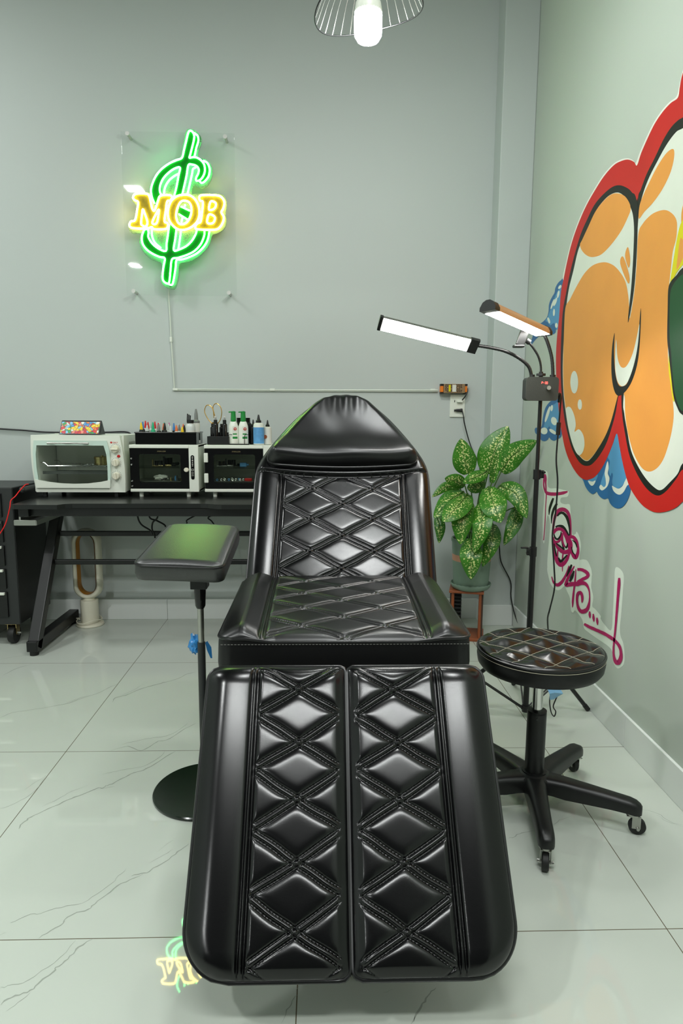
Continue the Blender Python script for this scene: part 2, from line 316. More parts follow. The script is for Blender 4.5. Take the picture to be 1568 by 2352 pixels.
# ---------------------------------------------------------------- traced outlines, in metres on their own walls
MURAL=[
('blue_cloud','blue_dark',1,[(2.893,1.692),(2.948,1.697),(2.984,1.691),(3.011,1.677),(3.018,1.659),(3.045,1.647),(3.073,1.632),(3.086,1.614),(3.087,1.587),(3.104,1.566),(3.145,1.555),(3.198,1.549),(3.253,1.542),(3.286,1.528),(3.305,1.502),(3.326,1.478),(3.306,1.467),(3.267,1.479),(3.211,1.49),(3.157,1.494),(3.114,1.491),(3.091,1.48),(3.06,1.476),(3.03,1.479),(3,1.477),(2.977,1.482),(2.974,1.492),(2.95,1.492),(2.947,1.505),(2.921,1.514),(2.875,1.57)]),
('blue_cloud','blue_mid',1,[(2.889,1.666),(2.943,1.667),(2.979,1.658),(3.006,1.643),(3.023,1.627),(3.049,1.605),(3.071,1.585),(3.094,1.565),(3.123,1.552),(3.09,1.541),(3.057,1.523),(3.037,1.523),(3.008,1.526),(2.986,1.513),(2.974,1.495),(2.95,1.495),(2.948,1.511),(2.925,1.546),(2.877,1.586)]),
('white_highlight','white',1,[(2.954,1.64),(2.959,1.634),(2.965,1.63),(2.972,1.628),(2.978,1.63),(2.982,1.634),(2.983,1.64),(2.981,1.646),(2.977,1.652),(2.97,1.656),(2.964,1.658),(2.958,1.656),(2.954,1.652),(2.953,1.646)]),
('white_highlight','white',1,[(2.987,1.612),(2.996,1.606),(3.006,1.602),(3.016,1.601),(3.022,1.602),(3.025,1.607),(3.023,1.614),(3.017,1.621),(3.008,1.627),(2.998,1.631),(2.988,1.633),(2.981,1.631),(2.979,1.626),(2.981,1.619)]),
('white_highlight','white',1,[(2.999,1.57),(3,1.564),(3.004,1.559),(3.009,1.557),(3.015,1.558),(3.02,1.561),(3.023,1.568),(3.025,1.575),(3.023,1.581),(3.02,1.586),(3.015,1.588),(3.009,1.587),(3.004,1.583),(3,1.577)]),
('white_highlight','white',1,[(3.061,1.546),(3.056,1.54),(3.055,1.534),(3.058,1.532),(3.064,1.532),(3.073,1.535),(3.082,1.541),(3.09,1.548),(3.096,1.554),(3.097,1.56),(3.094,1.562),(3.087,1.562),(3.078,1.559),(3.069,1.553)]),
('white_highlight','white',1,[(2.954,1.509),(2.955,1.504),(2.96,1.501),(2.966,1.5),(2.974,1.501),(2.981,1.504),(2.987,1.509),(2.989,1.513),(2.988,1.518),(2.984,1.521),(2.977,1.522),(2.969,1.521),(2.962,1.518),(2.957,1.514)]),
('white_highlight','white',1,[(2.94,1.665),(2.948,1.664),(2.957,1.664),(2.965,1.665),(2.971,1.667),(2.973,1.67),(2.971,1.673),(2.966,1.676),(2.958,1.678),(2.95,1.678),(2.941,1.677),(2.936,1.675),(2.933,1.671),(2.935,1.668)]),
('white_highlight','white',1,[(3.024,1.609),(3.034,1.602),(3.044,1.596),(3.053,1.594),(3.059,1.595),(3.059,1.6),(3.055,1.607),(3.047,1.616),(3.037,1.623),(3.026,1.629),(3.018,1.631),(3.012,1.629),(3.012,1.625),(3.016,1.617)]),
('blue_cloud','blue_dark',1,[(2.854,1.187),(2.928,1.186),(2.996,1.181),(3.054,1.158),(3.081,1.13),(3.093,1.099),(3.104,1.067),(3.141,1.055),(3.181,1.06),(3.203,1.051),(3.189,1.033),(3.147,1.023),(3.1,1.003),(3.051,0.999),(3.011,1.007),(2.992,1.018),(2.966,1.009),(2.926,1.005),(2.893,1.013),(2.832,1.041)]),
('blue_cloud','blue_mid',1,[(2.853,1.18),(2.935,1.169),(2.992,1.157),(3.03,1.137),(3.051,1.106),(3.068,1.074),(3.081,1.056),(3.048,1.05),(3.014,1.061),(2.994,1.068),(2.967,1.051),(2.926,1.039),(2.888,1.043),(2.837,1.073)]),
('white_highlight','white',1,[(2.904,1.096),(2.9,1.088),(2.903,1.081),(2.913,1.076),(2.928,1.074),(2.946,1.076),(2.962,1.081),(2.974,1.088),(2.978,1.096),(2.975,1.104),(2.964,1.109),(2.949,1.11),(2.931,1.108),(2.915,1.103)]),
('white_highlight','white',1,[(3.01,1.121),(3.024,1.106),(3.039,1.093),(3.052,1.087),(3.06,1.088),(3.062,1.096),(3.057,1.109),(3.046,1.125),(3.032,1.14),(3.017,1.152),(3.005,1.158),(2.997,1.157),(2.995,1.15),(3,1.137)]),
('white_highlight','white',1,[(2.961,1.149),(2.963,1.143),(2.968,1.139),(2.975,1.136),(2.982,1.137),(2.988,1.14),(2.992,1.145),(2.992,1.15),(2.99,1.156),(2.985,1.161),(2.978,1.163),(2.971,1.163),(2.965,1.16),(2.961,1.155)]),
('white_highlight','white',1,[(3.017,1.047),(3.02,1.04),(3.032,1.034),(3.051,1.031),(3.072,1.031),(3.092,1.033),(3.106,1.038),(3.112,1.045),(3.108,1.052),(3.096,1.058),(3.077,1.061),(3.055,1.062),(3.036,1.059),(3.022,1.054)]),
('white_highlight','white',1,[(2.901,1.036),(2.91,1.034),(2.926,1.034),(2.947,1.037),(2.968,1.041),(2.984,1.046),(2.993,1.051),(2.993,1.055),(2.983,1.057),(2.966,1.056),(2.945,1.053),(2.925,1.049),(2.909,1.044),(2.901,1.039)]),
('blue_cloud','blue_dark',1,[(2.3,1.079),(2.361,0.978),(2.421,0.932),(2.485,0.889),(2.581,0.872),(2.567,0.858),(2.545,0.839),(2.512,0.824),(2.475,0.818),(2.451,0.825),(2.437,0.831),(2.418,0.82),(2.39,0.813),(2.363,0.812),(2.337,0.818),(2.319,0.804),(2.289,0.794),(2.252,0.793),(2.218,0.803),(2.191,0.823),(2.173,0.849),(2.168,0.873),(2.174,0.898),(2.178,0.962),(2.246,1.037)]),
('blue_cloud','blue_mid',1,[(2.3,1.079),(2.349,0.985),(2.359,0.965),(2.341,0.952),(2.346,0.924),(2.33,0.9),(2.319,0.912),(2.308,0.905),(2.311,0.882),(2.299,0.864),(2.268,0.859),(2.234,0.874),(2.208,0.895),(2.193,0.909),(2.174,0.937),(2.229,1.038)]),
('blue_cloud','blue_mid',1,[(2.436,0.896),(2.484,0.878),(2.526,0.865),(2.509,0.854),(2.48,0.854),(2.453,0.869)]),
('blue_cloud','blue_mid',1,[(2.369,0.919),(2.389,0.898),(2.405,0.87),(2.409,0.853),(2.382,0.853),(2.357,0.864),(2.368,0.891)]),
('white_highlight','white',1,[(2.522,0.865),(2.506,0.853),(2.483,0.849),(2.463,0.858),(2.454,0.872),(2.482,0.865)]),
('white_highlight','white',1,[(2.357,0.951),(2.347,0.929),(2.35,0.907),(2.334,0.891),(2.344,0.865),(2.368,0.849),(2.394,0.841),(2.416,0.849),(2.404,0.861),(2.376,0.855),(2.361,0.866),(2.367,0.888),(2.377,0.907),(2.368,0.936)]),
('white_highlight','white',1,[(2.309,0.867),(2.298,0.852),(2.271,0.843),(2.241,0.843),(2.214,0.857),(2.194,0.879),(2.173,0.888),(2.18,0.903),(2.198,0.906),(2.213,0.892),(2.228,0.874),(2.256,0.862),(2.287,0.864)]),
('pale_outline','pale',1,[(1.986,2.142),(2.023,2.092),(2.037,2.059),(2.048,2.036),(2.09,2.038),(2.134,2.033),(2.181,2.018),(2.221,1.994),(2.262,1.963),(2.287,1.939),(2.305,1.953),(2.346,1.975),(2.403,1.992),(2.469,2),(2.55,1.991),(2.625,1.968),(2.704,1.936),(2.777,1.891),(2.842,1.831),(2.887,1.763),(2.918,1.698),(2.844,1.683),(2.737,1.81),(2.531,1.907),(2.316,1.914),(2.207,1.9),(2.119,1.958),(1.968,1.954)]),
('red_outline','red',1,[(1.433,1.69),(1.546,1.922),(1.682,2.051),(1.848,2.134),(1.975,2.134),(2.022,2.086),(2.033,2.055),(2.04,2.029),(2.081,2.032),(2.127,2.027),(2.172,2.013),(2.211,1.989),(2.252,1.957),(2.277,1.928),(2.3,1.947),(2.346,1.971),(2.399,1.986),(2.462,1.994),(2.542,1.985),(2.617,1.962),(2.696,1.93),(2.768,1.885),(2.832,1.827),(2.877,1.759),(2.908,1.695),(2.933,1.643),(2.938,1.546),(2.953,1.457),(2.953,1.373),(2.936,1.287),(2.913,1.219),(2.874,1.117),(2.827,1.034),(2.77,0.962),(2.697,0.91),(2.619,0.876),(2.558,0.866),(2.511,0.871),(2.458,0.887),(2.403,0.924),(2.359,0.969),(2.325,1.013),(2.298,1.052),(2.27,1.008),(2.231,0.943),(2.187,0.888),(2.147,0.859),(2.089,0.831),(2.036,0.819),(1.987,0.817),(1.93,0.828),(1.878,0.847),(1.846,0.868),(1.794,0.899),(1.682,0.881),(1.541,0.886),(1.417,0.951),(1.357,1.132),(1.365,1.405)]),
('black_outline','black',1,[(2.26,1.811),(2.3,1.851),(2.339,1.878),(2.403,1.908),(2.467,1.922),(2.549,1.92),(2.618,1.907),(2.678,1.875),(2.74,1.833),(2.792,1.771),(2.836,1.704),(2.869,1.631),(2.897,1.556),(2.9,1.45),(2.887,1.318),(2.861,1.217),(2.822,1.125),(2.773,1.052),(2.707,0.981),(2.638,0.938),(2.586,0.922),(2.537,0.921),(2.492,0.932),(2.434,0.965),(2.382,1.01),(2.348,1.06),(2.318,1.122),(2.3,1.187),(2.246,1.245),(2.19,1.429),(2.164,1.605)]),
('black_outline','black',1,[(2.254,1.815),(2.237,1.84),(2.204,1.876),(2.158,1.906),(2.11,1.941),(2.068,1.959),(2.031,1.963),(2.005,1.96),(1.909,1.947),(1.748,1.897),(1.597,1.793),(1.483,1.612),(1.428,1.43),(1.423,1.236),(1.475,1.046),(1.589,0.961),(1.709,0.95),(1.804,0.969),(1.859,0.959),(1.89,0.928),(1.939,0.888),(1.983,0.87),(2.032,0.875),(2.086,0.897),(2.145,0.937),(2.194,0.985),(2.232,1.049),(2.264,1.115),(2.282,1.188),(2.285,1.313),(2.256,1.501),(2.248,1.686)]),
('white_fill','white',1,[(2.3,1.801),(2.35,1.851),(2.407,1.885),(2.472,1.899),(2.537,1.896),(2.605,1.878),(2.664,1.842),(2.72,1.806),(2.761,1.771),(2.799,1.704),(2.838,1.641),(2.861,1.558),(2.867,1.446),(2.863,1.324),(2.838,1.216),(2.795,1.125),(2.75,1.052),(2.687,0.986),(2.61,0.951),(2.549,0.939),(2.504,0.954),(2.447,0.993),(2.387,1.045),(2.346,1.102),(2.317,1.169),(2.309,1.189),(2.271,1.312),(2.234,1.498),(2.246,1.716),(2.276,1.779)]),
('white_fill','white',1,[(2.241,1.745),(2.239,1.78),(2.219,1.822),(2.186,1.858),(2.141,1.888),(2.088,1.918),(2.037,1.933),(2.001,1.929),(1.905,1.915),(1.752,1.87),(1.621,1.778),(1.512,1.605),(1.461,1.437),(1.454,1.247),(1.505,1.072),(1.608,0.988),(1.714,0.978),(1.808,0.995),(1.861,0.976),(1.882,0.946),(1.921,0.917),(1.962,0.891),(1.997,0.889),(2.062,0.912),(2.127,0.951),(2.182,0.999),(2.219,1.063),(2.25,1.122),(2.263,1.181),(2.246,1.437)]),
('orange_fill','orange',1,[(2.415,1.885),(2.471,1.898),(2.537,1.895),(2.605,1.878),(2.664,1.842),(2.717,1.809),(2.74,1.792),(2.705,1.758),(2.647,1.728),(2.589,1.712),(2.518,1.706),(2.437,1.721),(2.364,1.747),(2.318,1.779),(2.302,1.799),(2.317,1.825),(2.358,1.859)]),
('orange_fill','orange',1,[(2.867,1.567),(2.82,1.595),(2.755,1.634),(2.677,1.67),(2.594,1.683),(2.496,1.672),(2.419,1.646),(2.359,1.611),(2.308,1.568),(2.279,1.518),(2.264,1.471),(2.255,1.438),(2.236,1.51),(2.231,1.596),(2.234,1.7),(2.208,1.726),(2.158,1.738),(2.11,1.736),(2.062,1.725),(2.019,1.701),(1.994,1.675),(1.988,1.647),(1.991,1.62),(2.003,1.591),(2.007,1.542),(2.01,1.487),(2.001,1.401),(1.989,1.304),(1.976,1.252),(1.958,1.205),(1.94,1.159),(1.928,1.114),(1.932,1.068),(1.947,1.022),(1.97,0.98),(2.006,0.951),(2.053,0.938),(2.1,0.947),(2.148,0.978),(2.181,1.012),(2.217,1.063),(2.243,1.122),(2.257,1.181),(2.291,1.202),(2.308,1.182),(2.316,1.166),(2.346,1.102),(2.387,1.045),(2.447,0.993),(2.505,0.955),(2.55,0.941),(2.61,0.953),(2.68,0.984),(2.744,1.053),(2.788,1.125),(2.833,1.216),(2.858,1.324),(2.867,1.446)]),
('orange_fill','orange',1,[(2.237,1.75),(2.237,1.792),(2.212,1.82),(2.186,1.84),(2.141,1.871),(2.092,1.892),(2.055,1.894),(2.038,1.883),(2.037,1.856),(2.054,1.824),(2.095,1.793),(2.151,1.771),(2.2,1.761)]),
('orange_fill','orange',1,[(1.718,1.69),(1.844,1.752),(1.92,1.757),(1.955,1.727),(1.97,1.69),(1.96,1.65),(1.924,1.656),(1.876,1.591),(1.776,1.527),(1.697,1.546)]),
('black_outline','black',1,[(2.306,1.81),(2.277,1.79),(2.262,1.808),(2.255,1.815),(2.24,1.714),(2.235,1.621),(2.238,1.523),(2.26,1.434),(2.268,1.439),(2.26,1.534),(2.259,1.627),(2.266,1.721),(2.282,1.775)]),
('black_outline','black',1,[(2.366,1.404),(2.379,1.355),(2.374,1.28),(2.355,1.225),(2.325,1.19),(2.289,1.183),(2.244,1.199),(2.206,1.23),(2.179,1.279),(2.171,1.334),(2.173,1.408),(2.179,1.458),(2.183,1.428),(2.184,1.366),(2.197,1.318),(2.22,1.256),(2.243,1.222),(2.271,1.214),(2.301,1.217),(2.324,1.237),(2.345,1.278),(2.361,1.34)]),
('white_highlight','white',1,[(2.349,1.378),(2.35,1.332),(2.342,1.278),(2.321,1.237),(2.294,1.218),(2.265,1.215),(2.234,1.232),(2.202,1.281),(2.184,1.341),(2.182,1.409),(2.195,1.368),(2.215,1.32),(2.245,1.287),(2.273,1.276),(2.304,1.285),(2.33,1.317)]),
('white_highlight','white',1,[(2.678,1.249),(2.679,1.229),(2.688,1.214),(2.704,1.206),(2.723,1.207),(2.741,1.216),(2.755,1.233),(2.763,1.253),(2.761,1.273),(2.752,1.288),(2.736,1.296),(2.717,1.295),(2.699,1.285),(2.685,1.268)]),
('white_highlight','white',1,[(2.625,1.158),(2.625,1.15),(2.63,1.142),(2.639,1.139),(2.648,1.139),(2.658,1.143),(2.665,1.15),(2.669,1.159),(2.668,1.168),(2.663,1.176),(2.654,1.179),(2.645,1.179),(2.635,1.175),(2.628,1.167)]),
('white_highlight','white',1,[(2.795,1.146),(2.748,1.15),(2.7,1.117),(2.677,1.077),(2.686,1.05),(2.642,1.061),(2.595,1.04),(2.576,1.003),(2.591,0.971),(2.631,0.958),(2.685,0.986),(2.736,1.045),(2.781,1.109)]),
('orange_fill','orange',1,[(2.303,1.678),(2.321,1.654),(2.288,1.608),(2.28,1.632)]),
('orange_fill','orange',1,[(2.335,1.654),(2.279,1.581),(2.285,1.557),(2.355,1.636)]),
('yellow_line','yellow',1,[(2.004,1.505),(1.999,1.54),(1.991,1.588),(1.982,1.629),(1.973,1.653),(1.962,1.666),(1.912,1.704),(1.887,1.666),(1.931,1.631),(1.937,1.607),(1.881,1.562),(1.919,1.549),(1.967,1.528),(1.988,1.51)]),
('orange_fill','orange',1,[(1.972,1.534),(1.971,1.578),(1.966,1.614),(1.957,1.617),(1.924,1.582),(1.941,1.56)]),
('yellow_line','yellow',1,[(1.98,1.297),(1.976,1.252),(1.958,1.205),(1.94,1.162),(1.93,1.156),(1.946,1.204),(1.959,1.25),(1.963,1.296)]),
('black_outline','black',1,[(1.982,1.297),(1.997,1.344),(2.007,1.43),(2.012,1.487),(1.999,1.507),(1.971,1.518),(1.943,1.531),(1.868,1.538),(1.734,1.527),(1.67,1.088),(1.804,1.097),(1.882,1.116),(1.91,1.136),(1.936,1.17),(1.958,1.228)]),
('green_block','green',1,[(1.968,1.296),(1.983,1.343),(1.996,1.429),(1.997,1.476),(1.986,1.493),(1.964,1.506),(1.94,1.513),(1.865,1.517),(1.757,1.513),(1.699,1.113),(1.806,1.113),(1.883,1.126),(1.909,1.147),(1.931,1.181),(1.95,1.233)])]
TAG=[
('pale_patch','tagwhite',1,[(3.057,0.851),(3.017,0.864),(2.984,0.851),(2.97,0.793),(2.863,0.799),(2.767,0.801),(2.72,0.8),(2.732,0.777),(2.801,0.764),(2.806,0.744),(2.758,0.742),(2.701,0.748),(2.685,0.715),(2.659,0.635),(2.623,0.636),(2.61,0.649),(2.58,0.633),(2.557,0.596),(2.566,0.54),(2.501,0.556),(2.46,0.542),(2.436,0.512),(2.455,0.507),(2.626,0.466),(2.671,0.469),(2.722,0.445),(2.77,0.392),(2.8,0.375),(2.843,0.376),(2.888,0.387),(2.923,0.416),(2.934,0.46),(2.924,0.57),(2.924,0.632),(2.956,0.664),(2.977,0.623),(2.983,0.541),(3.006,0.537),(3.027,0.647),(3.019,0.749),(3.052,0.786)]),
('pale_patch','tagwhite',1,[(2.566,0.541),(2.514,0.554),(2.473,0.548),(2.442,0.526),(2.437,0.494),(2.435,0.463),(2.412,0.43),(2.416,0.394),(2.387,0.39),(2.337,0.379),(2.336,0.369),(2.299,0.358),(2.243,0.356),(2.24,0.428),(2.243,0.525),(2.241,0.585),(2.18,0.577),(2.174,0.519),(2.175,0.436),(2.178,0.387),(2.169,0.359),(2.146,0.341),(2.131,0.308),(2.131,0.273),(2.158,0.248),(2.182,0.238),(2.208,0.248),(2.224,0.282),(2.261,0.29),(2.347,0.286),(2.441,0.283),(2.481,0.286),(2.505,0.314),(2.577,0.328),(2.596,0.313),(2.623,0.317),(2.64,0.361),(2.682,0.384),(2.707,0.397),(2.75,0.371),(2.797,0.356),(2.866,0.359),(2.906,0.387),(2.93,0.428),(2.857,0.472),(2.649,0.518)]),
('pink_stroke','pink',2,[(2.991,0.542),(2.989,0.557),(2.987,0.577),(2.985,0.6),(2.984,0.622),(2.984,0.642),(2.985,0.662),(2.986,0.682),(2.986,0.7),(2.986,0.715),(2.985,0.729),(2.984,0.742),(2.985,0.756),(2.987,0.769),(2.991,0.783),(2.994,0.796),(2.997,0.807),(2.998,0.815),(2.997,0.821),(2.997,0.826),(2.998,0.832),(3.001,0.837),(3.005,0.842),(3.009,0.845),(3.012,0.848)],[(3.004,0.54),(3.002,0.555),(3,0.576),(2.998,0.599),(2.997,0.62),(2.997,0.64),(2.997,0.661),(2.998,0.68),(2.999,0.698),(2.999,0.714),(2.998,0.728),(2.998,0.741),(2.999,0.754),(3.003,0.767),(3.009,0.781),(3.015,0.794),(3.02,0.804),(3.024,0.812),(3.027,0.818),(3.029,0.823),(3.03,0.828),(3.031,0.833),(3.031,0.838),(3.031,0.843),(3.03,0.846)]),
('pink_stroke','pink',2,[(3.033,0.848),(3.036,0.844),(3.04,0.838),(3.045,0.831),(3.048,0.824),(3.049,0.817),(3.048,0.81),(3.047,0.803),(3.045,0.795),(3.042,0.789),(3.037,0.782),(3.032,0.776),(3.026,0.771),(3.02,0.766),(3.013,0.762),(3.003,0.759),(2.988,0.756),(2.969,0.756),(2.948,0.757),(2.928,0.758),(2.909,0.76),(2.892,0.762),(2.874,0.764),(2.857,0.767),(2.84,0.77),(2.823,0.773),(2.806,0.776),(2.79,0.779),(2.775,0.782),(2.761,0.786),(2.748,0.79),(2.736,0.794),(2.729,0.797)],[(3.015,0.848),(3.016,0.844),(3.018,0.838),(3.02,0.832),(3.022,0.825),(3.024,0.819),(3.025,0.812),(3.026,0.805),(3.025,0.798),(3.021,0.792),(3.016,0.786),(3.009,0.781),(3.001,0.777),(2.993,0.774),(2.986,0.772),(2.979,0.772),(2.971,0.772),(2.96,0.772),(2.945,0.773),(2.927,0.774),(2.91,0.776),(2.894,0.777),(2.878,0.779),(2.862,0.781),(2.847,0.783),(2.831,0.786),(2.815,0.788),(2.8,0.791),(2.785,0.794),(2.771,0.796),(2.756,0.798),(2.744,0.8),(2.735,0.802)]),
('black_stroke','black',2,[(2.91,0.751),(2.915,0.746),(2.922,0.739),(2.93,0.731),(2.936,0.724),(2.941,0.717),(2.946,0.71),(2.95,0.703),(2.952,0.696),(2.953,0.688),(2.951,0.68),(2.949,0.673),(2.948,0.668)],[(2.886,0.751),(2.89,0.746),(2.894,0.739),(2.9,0.731),(2.905,0.724),(2.91,0.717),(2.915,0.711),(2.92,0.704),(2.925,0.698),(2.929,0.691),(2.932,0.682),(2.936,0.675),(2.938,0.669)]),
('black_stroke','black',2,[(2.861,0.734),(2.868,0.729),(2.878,0.722),(2.889,0.713),(2.898,0.705),(2.904,0.697),(2.91,0.688),(2.914,0.679),(2.917,0.67),(2.917,0.66),(2.915,0.65),(2.913,0.641),(2.911,0.634)],[(2.837,0.732),(2.843,0.727),(2.851,0.72),(2.86,0.712),(2.868,0.704),(2.875,0.697),(2.881,0.689),(2.886,0.681),(2.891,0.673),(2.895,0.663),(2.898,0.652),(2.901,0.642),(2.903,0.635)]),
('pink_stroke','pink',2,[(2.874,0.591),(2.872,0.599),(2.869,0.611),(2.866,0.624),(2.862,0.635),(2.86,0.645),(2.857,0.655),(2.853,0.664),(2.848,0.672),(2.842,0.679),(2.835,0.686),(2.827,0.692),(2.819,0.697),(2.812,0.7),(2.804,0.703),(2.796,0.705),(2.788,0.706),(2.78,0.708),(2.772,0.709),(2.763,0.709),(2.756,0.709),(2.749,0.709),(2.741,0.708),(2.733,0.706),(2.726,0.703),(2.719,0.7),(2.712,0.695),(2.706,0.69),(2.701,0.684),(2.696,0.677),(2.692,0.669),(2.689,0.661),(2.686,0.653),(2.683,0.644),(2.68,0.635),(2.677,0.627),(2.676,0.621)],[(2.892,0.589),(2.892,0.597),(2.892,0.608),(2.892,0.62),(2.891,0.632),(2.89,0.642),(2.888,0.652),(2.886,0.661),(2.882,0.67),(2.877,0.679),(2.87,0.687),(2.862,0.695),(2.853,0.702),(2.841,0.709),(2.827,0.714),(2.813,0.719),(2.798,0.722),(2.783,0.725),(2.767,0.726),(2.751,0.727),(2.737,0.726),(2.724,0.724),(2.713,0.722),(2.703,0.718),(2.695,0.714),(2.689,0.709),(2.684,0.703),(2.68,0.696),(2.676,0.689),(2.673,0.682),(2.671,0.673),(2.669,0.665),(2.667,0.657),(2.665,0.648),(2.663,0.638),(2.661,0.63),(2.66,0.624)]),
('black_stroke','black',2,[(2.83,0.678),(2.824,0.681),(2.815,0.686),(2.806,0.69),(2.799,0.693),(2.793,0.694),(2.787,0.696),(2.78,0.696),(2.774,0.696),(2.766,0.695),(2.758,0.693),(2.749,0.69),(2.741,0.687),(2.734,0.683),(2.727,0.678),(2.72,0.673),(2.714,0.667),(2.708,0.662),(2.704,0.657),(2.699,0.651),(2.696,0.646),(2.693,0.639),(2.691,0.631),(2.689,0.624),(2.688,0.619)],[(2.844,0.679),(2.84,0.683),(2.833,0.688),(2.825,0.694),(2.814,0.699),(2.802,0.703),(2.789,0.706),(2.775,0.707),(2.761,0.708),(2.748,0.706),(2.735,0.704),(2.724,0.701),(2.713,0.697),(2.705,0.692),(2.698,0.686),(2.693,0.68),(2.688,0.674),(2.685,0.668),(2.681,0.662),(2.679,0.656),(2.677,0.649),(2.676,0.642),(2.676,0.634),(2.676,0.626),(2.677,0.621)]),
('black_stroke','black',2,[(2.844,0.625),(2.838,0.627),(2.83,0.631),(2.821,0.633),(2.813,0.635),(2.803,0.636),(2.793,0.637),(2.784,0.637),(2.777,0.636),(2.769,0.634),(2.76,0.631),(2.751,0.627),(2.741,0.623),(2.73,0.62),(2.719,0.617),(2.709,0.614),(2.702,0.611)],[(2.856,0.63),(2.85,0.632),(2.841,0.636),(2.829,0.64),(2.816,0.643),(2.803,0.646),(2.789,0.648),(2.773,0.65),(2.756,0.65),(2.742,0.647),(2.73,0.644),(2.72,0.639),(2.711,0.636),(2.702,0.631),(2.694,0.626),(2.688,0.622),(2.684,0.619)]),
('pink_stroke','pink',2,[(2.86,0.595),(2.854,0.599),(2.846,0.605),(2.838,0.61),(2.831,0.613),(2.824,0.615),(2.815,0.618),(2.806,0.62),(2.798,0.621),(2.791,0.622),(2.785,0.622),(2.778,0.622),(2.77,0.62),(2.761,0.617),(2.752,0.612),(2.743,0.606),(2.734,0.601),(2.727,0.596),(2.721,0.591),(2.716,0.586),(2.711,0.582),(2.706,0.578),(2.701,0.574),(2.697,0.571),(2.693,0.567),(2.691,0.563),(2.689,0.558),(2.689,0.552),(2.69,0.546),(2.693,0.539),(2.697,0.532),(2.703,0.524),(2.71,0.518),(2.717,0.511),(2.726,0.504),(2.735,0.498),(2.744,0.493),(2.751,0.489),(2.757,0.487),(2.76,0.486),(2.761,0.486),(2.764,0.486),(2.771,0.486),(2.78,0.488),(2.789,0.49),(2.798,0.493),(2.808,0.497),(2.817,0.503),(2.826,0.509),(2.834,0.515),(2.841,0.522),(2.848,0.53),(2.853,0.538),(2.858,0.549),(2.861,0.562),(2.864,0.573),(2.866,0.581)],[(2.882,0.595),(2.879,0.599),(2.875,0.605),(2.869,0.613),(2.858,0.62),(2.843,0.626),(2.827,0.63),(2.811,0.634),(2.795,0.636),(2.781,0.637),(2.768,0.637),(2.755,0.636),(2.743,0.633),(2.731,0.63),(2.719,0.625),(2.707,0.62),(2.696,0.616),(2.685,0.613),(2.673,0.609),(2.662,0.606),(2.653,0.601),(2.647,0.596),(2.644,0.59),(2.642,0.584),(2.643,0.577),(2.645,0.57),(2.65,0.563),(2.656,0.556),(2.661,0.549),(2.665,0.542),(2.669,0.534),(2.673,0.526),(2.678,0.519),(2.685,0.511),(2.694,0.503),(2.703,0.495),(2.713,0.488),(2.724,0.481),(2.737,0.475),(2.753,0.47),(2.771,0.466),(2.789,0.465),(2.803,0.467),(2.816,0.469),(2.827,0.473),(2.836,0.479),(2.843,0.485),(2.849,0.493),(2.855,0.5),(2.86,0.508),(2.864,0.516),(2.868,0.525),(2.871,0.534),(2.874,0.546),(2.876,0.559),(2.878,0.57),(2.88,0.578)]),
('pink_stroke','pink',2,[(2.879,0.578),(2.877,0.574),(2.875,0.569),(2.87,0.563),(2.863,0.559),(2.85,0.558),(2.835,0.559),(2.82,0.561),(2.806,0.565),(2.795,0.57),(2.785,0.575),(2.778,0.581),(2.772,0.588),(2.766,0.595),(2.761,0.604),(2.758,0.612),(2.755,0.617)],[(2.866,0.581),(2.862,0.578),(2.857,0.574),(2.85,0.57),(2.844,0.568),(2.839,0.568),(2.832,0.569),(2.824,0.571),(2.818,0.572),(2.813,0.574),(2.806,0.578),(2.799,0.582),(2.794,0.587),(2.788,0.594),(2.784,0.602),(2.781,0.61),(2.778,0.615)]),
('black_stroke','black',2,[(2.872,0.593),(2.87,0.59),(2.867,0.585),(2.862,0.58),(2.856,0.576),(2.847,0.574),(2.837,0.573),(2.823,0.574),(2.809,0.577),(2.797,0.583),(2.788,0.589),(2.782,0.596),(2.776,0.602),(2.774,0.608),(2.774,0.613),(2.774,0.618),(2.775,0.621)],[(2.861,0.596),(2.857,0.593),(2.851,0.589),(2.845,0.586),(2.839,0.584),(2.833,0.583),(2.826,0.582),(2.821,0.583),(2.82,0.583),(2.815,0.585),(2.807,0.59),(2.799,0.596),(2.793,0.601),(2.789,0.606),(2.787,0.611),(2.785,0.616),(2.784,0.619)]),
('pink_stroke','pink',2,[(2.871,0.56),(2.864,0.556),(2.854,0.551),(2.842,0.544),(2.83,0.539),(2.818,0.535),(2.806,0.532),(2.792,0.53),(2.778,0.528),(2.762,0.528),(2.745,0.529),(2.727,0.531),(2.709,0.535),(2.691,0.541),(2.676,0.547),(2.664,0.552),(2.657,0.555)],[(2.853,0.567),(2.844,0.564),(2.832,0.559),(2.818,0.555),(2.805,0.551),(2.792,0.549),(2.78,0.548),(2.768,0.547),(2.757,0.547),(2.746,0.547),(2.734,0.548),(2.724,0.549),(2.717,0.551),(2.71,0.553),(2.7,0.557),(2.69,0.561),(2.682,0.565)]),
('black_stroke','black',2,[(2.776,0.585),(2.773,0.581),(2.769,0.574),(2.765,0.567),(2.761,0.561),(2.756,0.556),(2.75,0.552),(2.745,0.549),(2.741,0.546)],[(2.765,0.588),(2.761,0.584),(2.754,0.578),(2.747,0.572),(2.742,0.567),(2.737,0.562),(2.732,0.558),(2.728,0.554),(2.725,0.551)]),
('black_stroke','black',2,[(2.836,0.556),(2.828,0.555),(2.817,0.553),(2.804,0.552),(2.792,0.55),(2.779,0.549),(2.764,0.548),(2.751,0.547),(2.742,0.546)],[(2.828,0.561),(2.819,0.561),(2.807,0.56),(2.793,0.56),(2.78,0.559),(2.767,0.557),(2.753,0.555),(2.741,0.554),(2.733,0.553)]),
